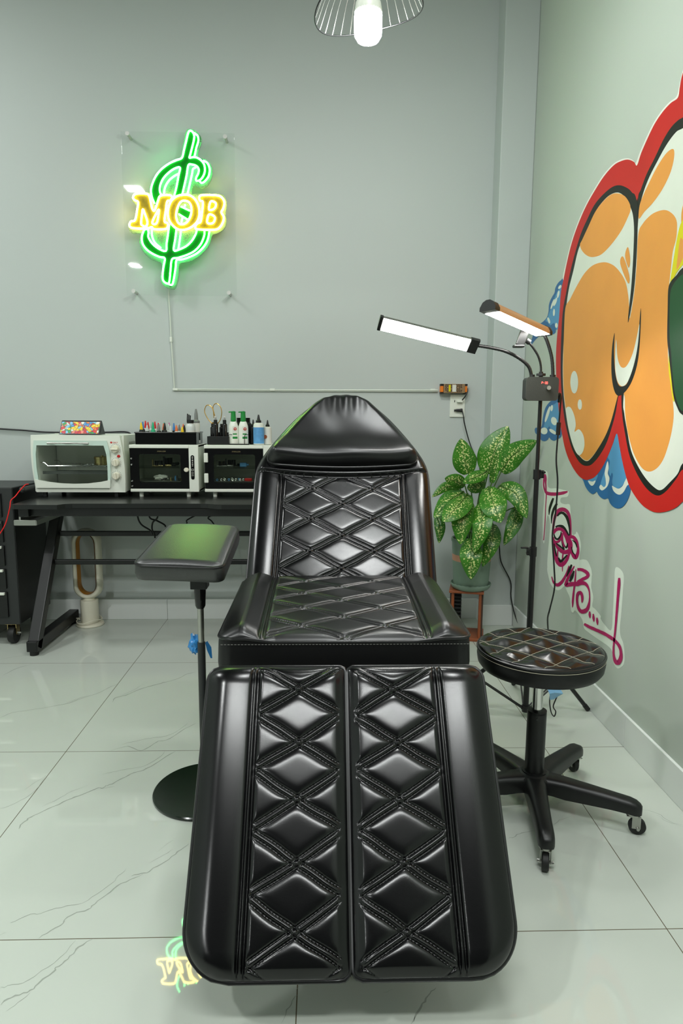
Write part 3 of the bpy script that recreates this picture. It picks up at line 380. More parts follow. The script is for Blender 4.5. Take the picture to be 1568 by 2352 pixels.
('black_stroke','black',2,[(2.704,0.585),(2.705,0.582),(2.707,0.578),(2.709,0.573),(2.711,0.57),(2.713,0.568),(2.715,0.566),(2.714,0.566),(2.711,0.566),(2.716,0.566),(2.724,0.569),(2.732,0.571),(2.737,0.573)],[(2.696,0.586),(2.695,0.584),(2.693,0.58),(2.692,0.576),(2.692,0.572),(2.695,0.568),(2.7,0.564),(2.708,0.56),(2.72,0.559),(2.727,0.561),(2.734,0.565),(2.74,0.568),(2.744,0.571)]),
('pink_stroke','pink',2,[(2.771,0.61),(2.771,0.605),(2.771,0.597),(2.77,0.588),(2.768,0.581),(2.762,0.574),(2.753,0.568),(2.746,0.563),(2.74,0.559)],[(2.754,0.613),(2.753,0.608),(2.752,0.6),(2.751,0.592),(2.748,0.586),(2.743,0.58),(2.735,0.574),(2.727,0.569),(2.722,0.565)]),
('pink_stroke','pink',2,[(2.686,0.604),(2.678,0.606),(2.668,0.61),(2.658,0.612),(2.653,0.613),(2.649,0.613),(2.641,0.612),(2.634,0.61),(2.627,0.607),(2.619,0.604),(2.611,0.6),(2.605,0.595),(2.6,0.59),(2.597,0.584),(2.596,0.577),(2.597,0.571),(2.599,0.565),(2.603,0.559),(2.609,0.552),(2.614,0.548),(2.613,0.548),(2.604,0.55),(2.607,0.55),(2.614,0.551),(2.622,0.553),(2.629,0.556),(2.637,0.561),(2.645,0.566),(2.652,0.571),(2.657,0.576),(2.662,0.583),(2.665,0.589),(2.667,0.593)],[(2.698,0.615),(2.69,0.618),(2.678,0.621),(2.662,0.625),(2.645,0.628),(2.63,0.628),(2.617,0.626),(2.607,0.623),(2.597,0.619),(2.59,0.615),(2.584,0.609),(2.58,0.603),(2.576,0.596),(2.573,0.59),(2.57,0.583),(2.569,0.576),(2.569,0.568),(2.572,0.561),(2.576,0.553),(2.583,0.545),(2.597,0.537),(2.62,0.533),(2.632,0.535),(2.641,0.538),(2.648,0.542),(2.655,0.546),(2.662,0.552),(2.669,0.558),(2.675,0.563),(2.681,0.569),(2.687,0.576),(2.692,0.581),(2.696,0.585)]),
('black_stroke','black',2,[(2.65,0.605),(2.644,0.604),(2.635,0.603),(2.627,0.601),(2.62,0.599),(2.614,0.596),(2.608,0.592),(2.603,0.588),(2.599,0.585)],[(2.644,0.609),(2.638,0.608),(2.628,0.608),(2.617,0.607),(2.608,0.605),(2.601,0.601),(2.596,0.596),(2.592,0.591),(2.589,0.588)]),
('black_stroke','black',2,[(2.658,0.576),(2.656,0.572),(2.652,0.567),(2.648,0.561),(2.642,0.556),(2.634,0.553),(2.624,0.552),(2.615,0.551),(2.609,0.55)],[(2.65,0.579),(2.646,0.575),(2.642,0.57),(2.636,0.565),(2.631,0.561),(2.624,0.558),(2.617,0.556),(2.609,0.555),(2.604,0.554)]),
('pink_stroke','pink',2,[(2.815,0.531),(2.815,0.526),(2.816,0.519),(2.816,0.511),(2.816,0.504),(2.815,0.498),(2.813,0.492),(2.811,0.487),(2.81,0.484)],[(2.799,0.534),(2.799,0.529),(2.799,0.522),(2.799,0.514),(2.798,0.507),(2.797,0.502),(2.794,0.496),(2.792,0.492),(2.791,0.489)]),
('pink_stroke','pink',2,[(2.75,0.533),(2.751,0.528),(2.753,0.522),(2.754,0.515),(2.754,0.505),(2.752,0.492),(2.749,0.477),(2.745,0.462),(2.742,0.452)],[(2.735,0.535),(2.736,0.531),(2.737,0.525),(2.738,0.517),(2.739,0.508),(2.738,0.495),(2.737,0.479),(2.736,0.464),(2.735,0.454)]),
('black_stroke','black',2,[(2.861,0.551),(2.859,0.546),(2.856,0.539),(2.853,0.531),(2.848,0.523),(2.842,0.517),(2.835,0.51),(2.828,0.505),(2.823,0.501)],[(2.851,0.554),(2.848,0.549),(2.842,0.542),(2.836,0.535),(2.831,0.528),(2.825,0.522),(2.818,0.516),(2.812,0.51),(2.808,0.506)]),
('black_stroke','black',2,[(2.8,0.5),(2.797,0.497),(2.793,0.492),(2.787,0.487),(2.775,0.485),(2.757,0.488),(2.745,0.494),(2.738,0.499),(2.73,0.504),(2.72,0.512),(2.709,0.52),(2.698,0.529),(2.691,0.534)],[(2.789,0.504),(2.782,0.503),(2.773,0.5),(2.764,0.498),(2.761,0.498),(2.766,0.498),(2.764,0.499),(2.756,0.502),(2.747,0.507),(2.736,0.513),(2.722,0.522),(2.71,0.53),(2.701,0.535)]),
('pink_stroke','pink',2,[(2.869,0.398),(2.866,0.393),(2.86,0.387),(2.854,0.38),(2.845,0.375),(2.833,0.372),(2.818,0.37),(2.801,0.371),(2.782,0.375),(2.763,0.382),(2.748,0.39),(2.736,0.398),(2.726,0.406),(2.716,0.414),(2.708,0.423),(2.7,0.431),(2.694,0.439),(2.687,0.447),(2.682,0.454),(2.677,0.461),(2.673,0.468),(2.67,0.476),(2.667,0.484),(2.664,0.491),(2.663,0.495)],[(2.858,0.402),(2.852,0.398),(2.844,0.392),(2.835,0.387),(2.825,0.385),(2.814,0.384),(2.803,0.385),(2.793,0.387),(2.788,0.388),(2.783,0.391),(2.774,0.395),(2.764,0.401),(2.754,0.407),(2.744,0.414),(2.735,0.422),(2.725,0.43),(2.717,0.438),(2.709,0.445),(2.703,0.452),(2.697,0.459),(2.692,0.466),(2.686,0.474),(2.681,0.482),(2.676,0.489),(2.673,0.494)]),
('black_stroke','black',2,[(2.647,0.505),(2.653,0.5),(2.66,0.493),(2.668,0.485),(2.675,0.477),(2.681,0.468),(2.685,0.458),(2.689,0.449),(2.692,0.443)],[(2.632,0.506),(2.634,0.501),(2.638,0.494),(2.643,0.487),(2.648,0.479),(2.654,0.47),(2.661,0.461),(2.669,0.451),(2.674,0.445)]),
('pink_stroke','pink',2,[(2.615,0.506),(2.622,0.501),(2.631,0.492),(2.642,0.483),(2.652,0.473),(2.661,0.464),(2.671,0.455),(2.68,0.445),(2.688,0.436),(2.695,0.428),(2.701,0.42),(2.705,0.413),(2.708,0.407),(2.709,0.402),(2.701,0.398),(2.686,0.399),(2.675,0.401),(2.661,0.406),(2.645,0.411),(2.63,0.416),(2.617,0.42),(2.607,0.423),(2.596,0.426),(2.583,0.429),(2.568,0.433),(2.553,0.438),(2.539,0.444),(2.527,0.449),(2.519,0.452)],[(2.606,0.506),(2.611,0.501),(2.618,0.492),(2.625,0.483),(2.632,0.474),(2.64,0.465),(2.647,0.456),(2.655,0.447),(2.66,0.439),(2.665,0.431),(2.669,0.424),(2.671,0.418),(2.671,0.414),(2.67,0.414),(2.675,0.416),(2.683,0.416),(2.681,0.417),(2.671,0.42),(2.657,0.425),(2.641,0.431),(2.624,0.436),(2.609,0.44),(2.596,0.443),(2.586,0.446),(2.577,0.449),(2.566,0.452),(2.554,0.456),(2.542,0.461),(2.534,0.464)]),
('black_stroke','black',2,[(2.617,0.486),(2.622,0.48),(2.629,0.472),(2.637,0.464),(2.644,0.456),(2.649,0.449),(2.653,0.441),(2.657,0.435),(2.66,0.43)],[(2.605,0.487),(2.606,0.482),(2.608,0.475),(2.61,0.467),(2.614,0.459),(2.62,0.451),(2.628,0.443),(2.636,0.436),(2.641,0.431)]),
('pink_stroke','pink',2,[(2.597,0.496),(2.598,0.489),(2.599,0.48),(2.6,0.47),(2.601,0.461),(2.602,0.454),(2.603,0.447),(2.603,0.44),(2.605,0.433),(2.606,0.424),(2.608,0.416),(2.609,0.407),(2.611,0.397),(2.613,0.388),(2.614,0.378),(2.615,0.368),(2.616,0.359),(2.615,0.351),(2.612,0.343),(2.61,0.337),(2.609,0.333)],[(2.589,0.497),(2.588,0.491),(2.587,0.483),(2.586,0.473),(2.586,0.465),(2.586,0.457),(2.586,0.451),(2.587,0.444),(2.588,0.436),(2.589,0.428),(2.59,0.419),(2.592,0.41),(2.593,0.401),(2.593,0.392),(2.594,0.383),(2.594,0.373),(2.595,0.365),(2.596,0.356),(2.598,0.347),(2.6,0.34),(2.602,0.334)]),
('pink_stroke','pink',2,[(2.577,0.495),(2.569,0.496),(2.558,0.499),(2.546,0.501),(2.537,0.502),(2.528,0.503),(2.519,0.503),(2.51,0.503),(2.503,0.503),(2.496,0.502),(2.49,0.501),(2.487,0.5),(2.485,0.5),(2.485,0.499),(2.485,0.498),(2.486,0.497),(2.488,0.495),(2.494,0.492),(2.504,0.487),(2.517,0.482),(2.529,0.476),(2.543,0.469),(2.556,0.463),(2.568,0.456),(2.577,0.452)],[(2.578,0.506),(2.57,0.507),(2.558,0.51),(2.545,0.513),(2.531,0.515),(2.519,0.517),(2.507,0.517),(2.495,0.518),(2.485,0.518),(2.476,0.517),(2.468,0.516),(2.461,0.514),(2.456,0.51),(2.454,0.506),(2.456,0.501),(2.461,0.496),(2.468,0.49),(2.479,0.485),(2.491,0.479),(2.503,0.474),(2.514,0.469),(2.525,0.463),(2.537,0.457),(2.549,0.45),(2.556,0.446)]),
('pink_stroke','pink',2,[(2.565,0.433),(2.555,0.437),(2.541,0.443),(2.527,0.448),(2.518,0.451),(2.511,0.452),(2.504,0.454),(2.497,0.455),(2.49,0.455),(2.482,0.454),(2.473,0.452),(2.466,0.449),(2.459,0.445),(2.454,0.44),(2.451,0.433),(2.449,0.427),(2.447,0.42),(2.448,0.413),(2.449,0.406),(2.451,0.399),(2.455,0.392),(2.459,0.385),(2.463,0.379),(2.468,0.373),(2.474,0.368),(2.48,0.365),(2.488,0.361),(2.495,0.357),(2.5,0.356),(2.502,0.355),(2.506,0.353),(2.512,0.352),(2.519,0.352),(2.525,0.353),(2.531,0.355),(2.537,0.358),(2.542,0.361),(2.546,0.366),(2.549,0.373),(2.551,0.379),(2.551,0.385),(2.551,0.391),(2.549,0.397),(2.546,0.402),(2.543,0.405),(2.541,0.407),(2.539,0.407),(2.538,0.407),(2.54,0.407),(2.54,0.407),(2.536,0.407),(2.532,0.406),(2.528,0.404),(2.526,0.402),(2.524,0.398),(2.523,0.395),(2.521,0.391),(2.52,0.388),(2.519,0.384),(2.517,0.381),(2.517,0.379)],[(2.579,0.443),(2.569,0.447),(2.555,0.453),(2.539,0.46),(2.522,0.466),(2.506,0.469),(2.493,0.47),(2.481,0.47),(2.471,0.468),(2.462,0.465),(2.455,0.461),(2.45,0.456),(2.445,0.45),(2.442,0.444),(2.439,0.437),(2.438,0.43),(2.436,0.423),(2.435,0.416),(2.434,0.409),(2.434,0.403),(2.434,0.396),(2.435,0.389),(2.437,0.383),(2.44,0.375),(2.446,0.368),(2.455,0.36),(2.466,0.352),(2.479,0.346),(2.494,0.34),(2.509,0.336),(2.522,0.335),(2.533,0.335),(2.542,0.337),(2.549,0.34),(2.555,0.343),(2.56,0.348),(2.564,0.353),(2.568,0.359),(2.571,0.365),(2.574,0.372),(2.576,0.379),(2.576,0.385),(2.576,0.392),(2.574,0.398),(2.57,0.404),(2.563,0.41),(2.552,0.416),(2.541,0.42),(2.528,0.423),(2.518,0.422),(2.511,0.42),(2.507,0.417),(2.504,0.414),(2.501,0.41),(2.5,0.406),(2.499,0.401),(2.499,0.397),(2.5,0.393),(2.503,0.388),(2.505,0.384),(2.506,0.381)]),
('pink_stroke','pink',2,[(2.439,0.366),(2.44,0.364),(2.441,0.36),(2.442,0.356),(2.442,0.352),(2.44,0.349),(2.437,0.346),(2.434,0.344),(2.431,0.342)],[(2.429,0.369),(2.427,0.368),(2.424,0.365),(2.422,0.362),(2.42,0.359),(2.42,0.355),(2.421,0.351),(2.422,0.347),(2.423,0.345)]),
('pink_stroke','pink',2,[(2.405,0.366),(2.405,0.363),(2.405,0.359),(2.406,0.354),(2.405,0.35),(2.402,0.347),(2.399,0.344),(2.395,0.341),(2.393,0.34)],[(2.394,0.37),(2.392,0.367),(2.389,0.364),(2.386,0.361),(2.384,0.357),(2.383,0.353),(2.384,0.349),(2.385,0.345),(2.386,0.342)]),
('pink_stroke','pink',2,[(2.37,0.362),(2.37,0.359),(2.371,0.356),(2.371,0.351),(2.37,0.348),(2.367,0.345),(2.364,0.342),(2.36,0.339),(2.358,0.338)],[(2.36,0.366),(2.358,0.364),(2.355,0.361),(2.352,0.358),(2.35,0.355),(2.35,0.351),(2.351,0.347),(2.352,0.342),(2.352,0.34)]),
('pink_stroke','pink',2,[(2.482,0.298),(2.474,0.298),(2.464,0.299),(2.451,0.299),(2.437,0.3),(2.421,0.302),(2.404,0.304),(2.386,0.307),(2.369,0.309),(2.351,0.312),(2.333,0.314),(2.316,0.316),(2.3,0.318),(2.285,0.32),(2.271,0.321),(2.257,0.321),(2.245,0.322),(2.235,0.322),(2.225,0.323),(2.217,0.323),(2.209,0.322),(2.2,0.321),(2.192,0.32),(2.184,0.318),(2.178,0.315),(2.173,0.312),(2.169,0.309),(2.166,0.305),(2.165,0.3),(2.164,0.295),(2.165,0.29),(2.167,0.284),(2.169,0.279),(2.172,0.274),(2.176,0.27),(2.179,0.266),(2.179,0.266),(2.175,0.268),(2.174,0.268),(2.176,0.268),(2.179,0.267),(2.184,0.268),(2.189,0.27),(2.194,0.273),(2.198,0.277),(2.201,0.281),(2.203,0.286),(2.204,0.292),(2.205,0.298),(2.206,0.305),(2.206,0.313),(2.206,0.322),(2.205,0.332),(2.204,0.343),(2.203,0.354),(2.202,0.366),(2.201,0.38),(2.2,0.394),(2.199,0.409),(2.199,0.425),(2.198,0.441),(2.197,0.456),(2.197,0.472),(2.196,0.488),(2.195,0.501),(2.195,0.512),(2.194,0.522),(2.193,0.53),(2.193,0.537),(2.194,0.544),(2.195,0.55),(2.197,0.554),(2.198,0.558)],[(2.472,0.309),(2.464,0.31),(2.453,0.311),(2.44,0.313),(2.426,0.314),(2.411,0.316),(2.394,0.319),(2.377,0.321),(2.359,0.323),(2.342,0.326),(2.324,0.328),(2.306,0.331),(2.289,0.333),(2.273,0.334),(2.259,0.335),(2.245,0.336),(2.232,0.337),(2.221,0.337),(2.212,0.337),(2.202,0.336),(2.193,0.335),(2.184,0.334),(2.175,0.332),(2.166,0.33),(2.159,0.327),(2.154,0.323),(2.15,0.318),(2.147,0.313),(2.145,0.308),(2.142,0.303),(2.141,0.298),(2.14,0.292),(2.141,0.286),(2.143,0.28),(2.147,0.273),(2.152,0.266),(2.161,0.258),(2.175,0.252),(2.187,0.249),(2.196,0.249),(2.202,0.251),(2.207,0.255),(2.21,0.259),(2.212,0.264),(2.215,0.269),(2.216,0.275),(2.218,0.28),(2.219,0.286),(2.219,0.293),(2.22,0.301),(2.219,0.309),(2.219,0.318),(2.218,0.328),(2.218,0.339),(2.217,0.35),(2.216,0.362),(2.216,0.375),(2.215,0.39),(2.215,0.405),(2.215,0.421),(2.215,0.436),(2.215,0.452),(2.215,0.468),(2.215,0.483),(2.215,0.497),(2.215,0.508),(2.215,0.517),(2.215,0.525),(2.215,0.532),(2.215,0.539),(2.214,0.545),(2.213,0.55),(2.213,0.554)])]
SIGN=[
('board','board',1,[(-0.668,2.482),(-0.648,2.493),(-0.62,2.485),(-0.595,2.459),(-0.595,2.427),(-0.614,2.367),(-0.575,2.355),(-0.548,2.325),(-0.544,2.284),(-0.558,2.246),(-0.583,2.223),(-0.609,2.221),(-0.635,2.233),(-0.647,2.193),(-0.618,2.195),(-0.509,2.195),(-0.481,2.175),(-0.475,2.139),(-0.482,2.105),(-0.478,2.063),(-0.492,2.029),(-0.53,2.007),(-0.55,1.999),(-0.569,1.948),(-0.615,1.9),(-0.662,1.873),(-0.715,1.86),(-0.721,1.805),(-0.739,1.744),(-0.763,1.736),(-0.794,1.75),(-0.813,1.782),(-0.804,1.859),(-0.857,1.879),(-0.899,1.92),(-0.912,1.964),(-0.905,2.002),(-0.945,2.003),(-0.962,2.023),(-0.959,2.052),(-0.929,2.078),(-0.921,2.132),(-0.94,2.157),(-0.934,2.182),(-0.911,2.194),(-0.854,2.197),(-0.851,2.225),(-0.835,2.261),(-0.798,2.305),(-0.745,2.343),(-0.698,2.364),(-0.682,2.425)]),
('fill','green',1,[(-0.644,2.481),(-0.616,2.471),(-0.599,2.451),(-0.611,2.41),(-0.625,2.365),(-0.588,2.353),(-0.563,2.329),(-0.555,2.3),(-0.569,2.259),(-0.595,2.244),(-0.624,2.254),(-0.609,2.295),(-0.62,2.32),(-0.659,2.325),(-0.674,2.261),(-0.693,2.178),(-0.733,2.177),(-0.703,2.312),(-0.751,2.293),(-0.792,2.243),(-0.798,2.184),(-0.83,2.14),(-0.843,2.204),(-0.821,2.271),(-0.768,2.321),(-0.688,2.358),(-0.664,2.442)]),
('fill','green',1,[(-0.885,2.02),(-0.897,1.982),(-0.877,1.927),(-0.829,1.898),(-0.788,1.885),(-0.802,1.795),(-0.78,1.763),(-0.754,1.757),(-0.73,1.877),(-0.67,1.893),(-0.607,1.93),(-0.575,1.969),(-0.563,2.02),(-0.629,2.019),(-0.65,1.972),(-0.691,1.938),(-0.742,1.924),(-0.726,2.026),(-0.761,2.043),(-0.784,1.922),(-0.819,1.932),(-0.854,1.965),(-0.865,2.02)]),
('fill','green',1,[(-0.701,2.132),(-0.658,2.115),(-0.67,2.073),(-0.713,2.096)]),
('tube','green',0,[(-0.83,2.144),(-0.842,2.175),(-0.845,2.209),(-0.835,2.242),(-0.817,2.275),(-0.79,2.305),(-0.754,2.33),(-0.719,2.347),(-0.69,2.358),(-0.679,2.393),(-0.667,2.434),(-0.657,2.47),(-0.648,2.483),(-0.635,2.478),(-0.627,2.461),(-0.63,2.438),(-0.639,2.406),(-0.649,2.373),(-0.653,2.359),(-0.638,2.362),(-0.619,2.361),(-0.597,2.349),(-0.582,2.329),(-0.579,2.3),(-0.588,2.275),(-0.604,2.257),(-0.621,2.253),(-0.623,2.266),(-0.612,2.287),(-0.609,2.307),(-0.62,2.322),(-0.641,2.328),(-0.659,2.325),(-0.669,2.278),(-0.683,2.224),(-0.695,2.18)]),
('tube','green',0,[(-0.627,2.473),(-0.61,2.459),(-0.608,2.435),(-0.618,2.406),(-0.628,2.367)]),
('tube','green',0,[(-0.586,2.347),(-0.567,2.337),(-0.556,2.312),(-0.56,2.279),(-0.578,2.254),(-0.595,2.244),(-0.606,2.25)]),
('tube','green',0,[(-0.735,2.173),(-0.72,2.223),(-0.708,2.277),(-0.7,2.312),(-0.72,2.311),(-0.751,2.293),(-0.782,2.263),(-0.799,2.23),(-0.802,2.201),(-0.794,2.182)]),
('tube','green',0,[(-0.783,2.181),(-0.777,2.218),(-0.757,2.251),(-0.73,2.273),(-0.707,2.285)]),
('tube','green',0,[(-0.669,2.184),(-0.655,2.236),(-0.642,2.286),(-0.637,2.307),(-0.622,2.316)]),
('tube','green',0,[(-0.885,2.02),(-0.897,1.99),(-0.896,1.956),(-0.877,1.927),(-0.847,1.906),(-0.812,1.891),(-0.788,1.885),(-0.796,1.842),(-0.802,1.795),(-0.796,1.774),(-0.78,1.764),(-0.769,1.772),(-0.761,1.83),(-0.752,1.881),(-0.723,1.888),(-0.679,1.902),(-0.638,1.923),(-0.607,1.956),(-0.59,1.994),(-0.587,2.02)]),
('tube','green',0,[(-0.885,2.02),(-0.869,2.023),(-0.864,2.007),(-0.866,1.986),(-0.849,1.957),(-0.819,1.932),(-0.782,1.92),(-0.777,1.954),(-0.769,1.996),(-0.761,2.045)]),
('tube','green',0,[(-0.726,2.024),(-0.734,1.975),(-0.742,1.924),(-0.713,1.929),(-0.678,1.946),(-0.65,1.972),(-0.63,2.006),(-0.626,2.024)]),
('tube','green',0,[(-0.704,2.02),(-0.71,1.98),(-0.719,1.931)]),
('tube','green',0,[(-0.563,2.018),(-0.571,1.982),(-0.589,1.948),(-0.625,1.913),(-0.67,1.891),(-0.706,1.88),(-0.73,1.877),(-0.736,1.839),(-0.747,1.783),(-0.756,1.758),(-0.772,1.761)]),
('tube','green',0,[(-0.847,2.027),(-0.848,1.995),(-0.836,1.961),(-0.806,1.934)]),
('tube','green',0,[(-0.701,2.132),(-0.658,2.113)]),
('tube','green',0,[(-0.713,2.096),(-0.67,2.071)]),
('tube','green',0,[(-0.679,2.142),(-0.686,2.123)]),
('tube','green',0,[(-0.694,2.083),(-0.701,2.056)]),
('fill','gold',1,[(-0.925,2.174),(-0.912,2.183),(-0.868,2.181),(-0.853,2.171),(-0.844,2.129),(-0.833,2.117),(-0.798,2.176),(-0.755,2.177),(-0.746,2.171),(-0.755,2.158),(-0.768,2.151),(-0.779,2.11),(-0.787,2.055),(-0.772,2.049),(-0.772,2.034),(-0.781,2.028),(-0.834,2.027),(-0.842,2.035),(-0.856,2.031),(-0.887,2.026),(-0.943,2.032),(-0.95,2.04),(-0.943,2.053),(-0.925,2.061),(-0.912,2.112),(-0.906,2.149),(-0.917,2.158),(-0.928,2.164)]),
('fill','gold',1,[(-0.684,2.182),(-0.65,2.176),(-0.624,2.152),(-0.612,2.112),(-0.617,2.074),(-0.64,2.044),(-0.676,2.025),(-0.711,2.024),(-0.741,2.043),(-0.758,2.072),(-0.76,2.11),(-0.747,2.148),(-0.72,2.173)]),
('hole','gold',1,[(-0.685,2.155),(-0.661,2.149),(-0.651,2.124),(-0.654,2.09),(-0.67,2.061),(-0.692,2.048),(-0.712,2.054),(-0.721,2.081),(-0.717,2.115),(-0.703,2.144)]),
('fill','gold',1,[(-0.604,2.175),(-0.592,2.181),(-0.531,2.182),(-0.503,2.174),(-0.489,2.151),(-0.495,2.122),(-0.504,2.105),(-0.493,2.084),(-0.498,2.057),(-0.521,2.031),(-0.556,2.026),(-0.62,2.028),(-0.624,2.04),(-0.615,2.051),(-0.602,2.057),(-0.594,2.104),(-0.589,2.154),(-0.6,2.16)]),
('tube','gold',1,[(-0.932,2.168),(-0.918,2.185),(-0.868,2.187),(-0.853,2.177),(-0.847,2.15),(-0.84,2.117),(-0.829,2.109),(-0.812,2.151),(-0.798,2.178),(-0.754,2.182),(-0.742,2.172),(-0.751,2.157),(-0.766,2.152),(-0.774,2.11),(-0.782,2.059),(-0.768,2.051),(-0.767,2.034),(-0.781,2.022),(-0.834,2.021),(-0.845,2.031),(-0.86,2.026),(-0.873,2.028),(-0.896,2.023),(-0.944,2.026),(-0.955,2.039),(-0.946,2.056),(-0.926,2.063),(-0.914,2.112),(-0.908,2.147),(-0.923,2.155)]),
('tube','gold',1,[(-0.897,2.051),(-0.891,2.091),(-0.886,2.114),(-0.878,2.095),(-0.866,2.054),(-0.875,2.033),(-0.893,2.039)]),
('tube','gold',1,[(-0.842,2.054),(-0.823,2.092),(-0.808,2.114),(-0.811,2.088),(-0.819,2.054),(-0.833,2.044)]),
('tube','gold',1,[(-0.684,2.185),(-0.649,2.18),(-0.622,2.154),(-0.609,2.112),(-0.615,2.072),(-0.638,2.042),(-0.676,2.022),(-0.713,2.021),(-0.743,2.041),(-0.761,2.07),(-0.763,2.11),(-0.749,2.15),(-0.722,2.175)]),
('tube','gold',1,[(-0.685,2.157),(-0.659,2.15),(-0.648,2.124),(-0.652,2.09),(-0.669,2.059),(-0.693,2.046),(-0.714,2.052),(-0.724,2.081),(-0.719,2.115),(-0.704,2.146)]),
('tube','gold',1,[(-0.608,2.173),(-0.595,2.184),(-0.531,2.185),(-0.5,2.177),(-0.485,2.152),(-0.492,2.122),(-0.501,2.105),(-0.49,2.084),(-0.496,2.055),(-0.519,2.027),(-0.556,2.022),(-0.623,2.024),(-0.63,2.039),(-0.617,2.053),(-0.604,2.06),(-0.596,2.104),(-0.591,2.152),(-0.604,2.158)]),
('tube','gold',1,[(-0.554,2.153),(-0.538,2.155),(-0.527,2.145),(-0.532,2.126),(-0.548,2.116),(-0.562,2.119)]),
('tube','gold',1,[(-0.564,2.092),(-0.546,2.092),(-0.533,2.079),(-0.54,2.058),(-0.556,2.051),(-0.572,2.058)])]
LEAVES=[((0.722,3.22,0.831),(0.691,3.2,0.911),(0.673,3.2,1.005),0.1099),
((0.816,3.22,0.831),(0.841,3.2,0.95),(0.908,3.22,1.066),0.1385),
((0.875,3.2,0.843),(0.916,3.15,0.929),(0.996,3.05,1.002),0.1051),
((0.822,3.16,0.793),(0.831,3.13,0.877),(0.847,3.12,0.95),0.0382),
((0.806,3.2,0.843),(0.734,3.14,0.823),(0.666,3.08,0.798),0.0621),
((0.7,3.2,0.774),(0.645,3.15,0.803),(0.585,3.12,0.818),0.0669),
((0.68,3.22,0.762),(0.607,3.2,0.769),(0.536,3.18,0.721),0.0478),
((0.696,3.2,0.744),(0.612,3.12,0.714),(0.527,3.06,0.636),0.0955),
((0.712,3.18,0.737),(0.628,3.05,0.685),(0.559,3,0.627),0.1099),
((0.718,3.16,0.705),(0.665,3.06,0.632),(0.653,3.04,0.511),0.1051),
((0.758,3.12,0.7),(0.741,3,0.622),(0.709,3,0.48),0.0931),
((0.804,3.16,0.773),(0.799,3.02,0.704),(0.824,2.98,0.625),0.1194),
((0.87,3.2,0.774),(0.93,3.12,0.744),(0.976,3.08,0.631),0.0908),
((0.969,3.24,0.665),(0.95,3.2,0.59),(0.899,3.18,0.481),0.0764),
((0.846,3.2,0.585),(0.818,3.1,0.514),(0.774,3.09,0.393),0.0764),
((0.715,3.1,0.533),(0.7,3.02,0.452),(0.706,3.03,0.344),0.1003),
((0.566,3.2,0.625),(0.575,3.16,0.572),(0.571,3.15,0.497),0.0525),
((0.797,3.24,0.81),(0.754,3.2,0.774),(0.706,3.18,0.764),0.0716),
]
CORD_OUTLET=[(0.74,3.52,1.15),(0.746,3.5,1.115),(0.754,3.5,1.07),(0.788,3.5,0.962),(0.822,3.45,0.873),(0.823,3.4,0.824),(0.838,3.36,0.704),(0.884,3.36,0.567),(0.928,3.38,0.46),(0.947,3.39,0.353),(1.002,3.39,0.246),(1.008,3.39,0.163),(1.019,3.36,0.088),(1.027,3.3,0.042),(1.037,3.146,0.006),(1.073,2.96,0.006)]
CORD_LAMP=[(0.828,2.32,1.192),(0.836,2.32,1.177),(0.835,2.32,1.135),(0.833,2.32,1.067),(0.831,2.32,1.013),(0.831,2.32,0.952),(0.84,2.32,0.874),(0.838,2.32,0.764),(0.831,2.32,0.685),(0.843,2.32,0.572),(0.849,2.32,0.491),(0.864,2.4,0.385),(0.851,2.38,0.349),(0.835,2.3,0.283),(0.825,2.2,0.191)]
CORD_LOOP=[(0.83,2.2,0.166),(0.814,2.2,0.142),(0.809,2.2,0.11),(0.816,2.2,0.069),(0.828,2.2,0.052),(0.833,2.2,0.07),(0.823,2.2,0.09),(0.835,2.2,0.129),(0.836,2.2,0.158)]
BLACK_WALL_CABLE=[(-1.817,3.525,1.043),(-1.684,3.525,1.033),(-1.549,3.525,1.025),(-1.471,3.525,1.018),(-1.369,3.525,1.016),(-1.143,3.525,1.018),(-1.041,3.525,1.021),(-1.007,3.525,1.009),(-0.994,3.52,0.975)]
RED_CORD=[(-1.394,3.16,0.78),(-1.4,3.14,0.778),(-1.409,3.1,0.755),(-1.417,3.07,0.732),(-1.434,3.06,0.713),(-1.437,3.05,0.678),(-1.462,3.05,0.603),(-1.499,3.05,0.546)]
SIGN_WIRE=[(-0.779,3.5,1.747),(-0.787,3.527,1.692),(-0.784,3.53,1.584),(-0.782,3.53,1.486),(-0.777,3.53,1.364),(-0.773,3.53,1.257),(-0.765,3.53,1.244),(-0.615,3.53,1.244),(-0.411,3.53,1.244),(-0.263,3.53,1.244),(0.138,3.53,1.246),(0.61,3.525,1.249)]
CORD_A=[(-0.896,3.2,0.618),(-0.879,3.2,0.579),(-0.838,3.2,0.551),(-0.828,3.2,0.53)]
CORD_B=[(-0.853,3.25,0.61),(-0.817,3.25,0.591),(-0.779,3.25,0.569),(-0.776,3.25,0.547),(-0.791,3.25,0.53),(-0.79,3.25,0.512)]
CORD_C=[(-0.805,3.22,0.615),(-0.829,3.22,0.587),(-0.834,3.22,0.554),(-0.824,3.22,0.531),(-0.821,3.22,0.509)]
CORD_D=[(-0.686,3.345,0.581),(-0.689,3.345,0.563),(-0.71,3.345,0.531),(-0.73,3.35,0.487),(-0.739,3.35,0.339)]
CORD_E=[(-0.58,3.345,0.594),(-0.563,3.345,0.574),(-0.539,3.345,0.534),(-0.513,3.35,0.453),(-0.504,3.35,0.339)]
STRIP=[(-0.688,3.3,0.608),(-0.579,3.3,0.608),(-0.784,3.3,0.641)]
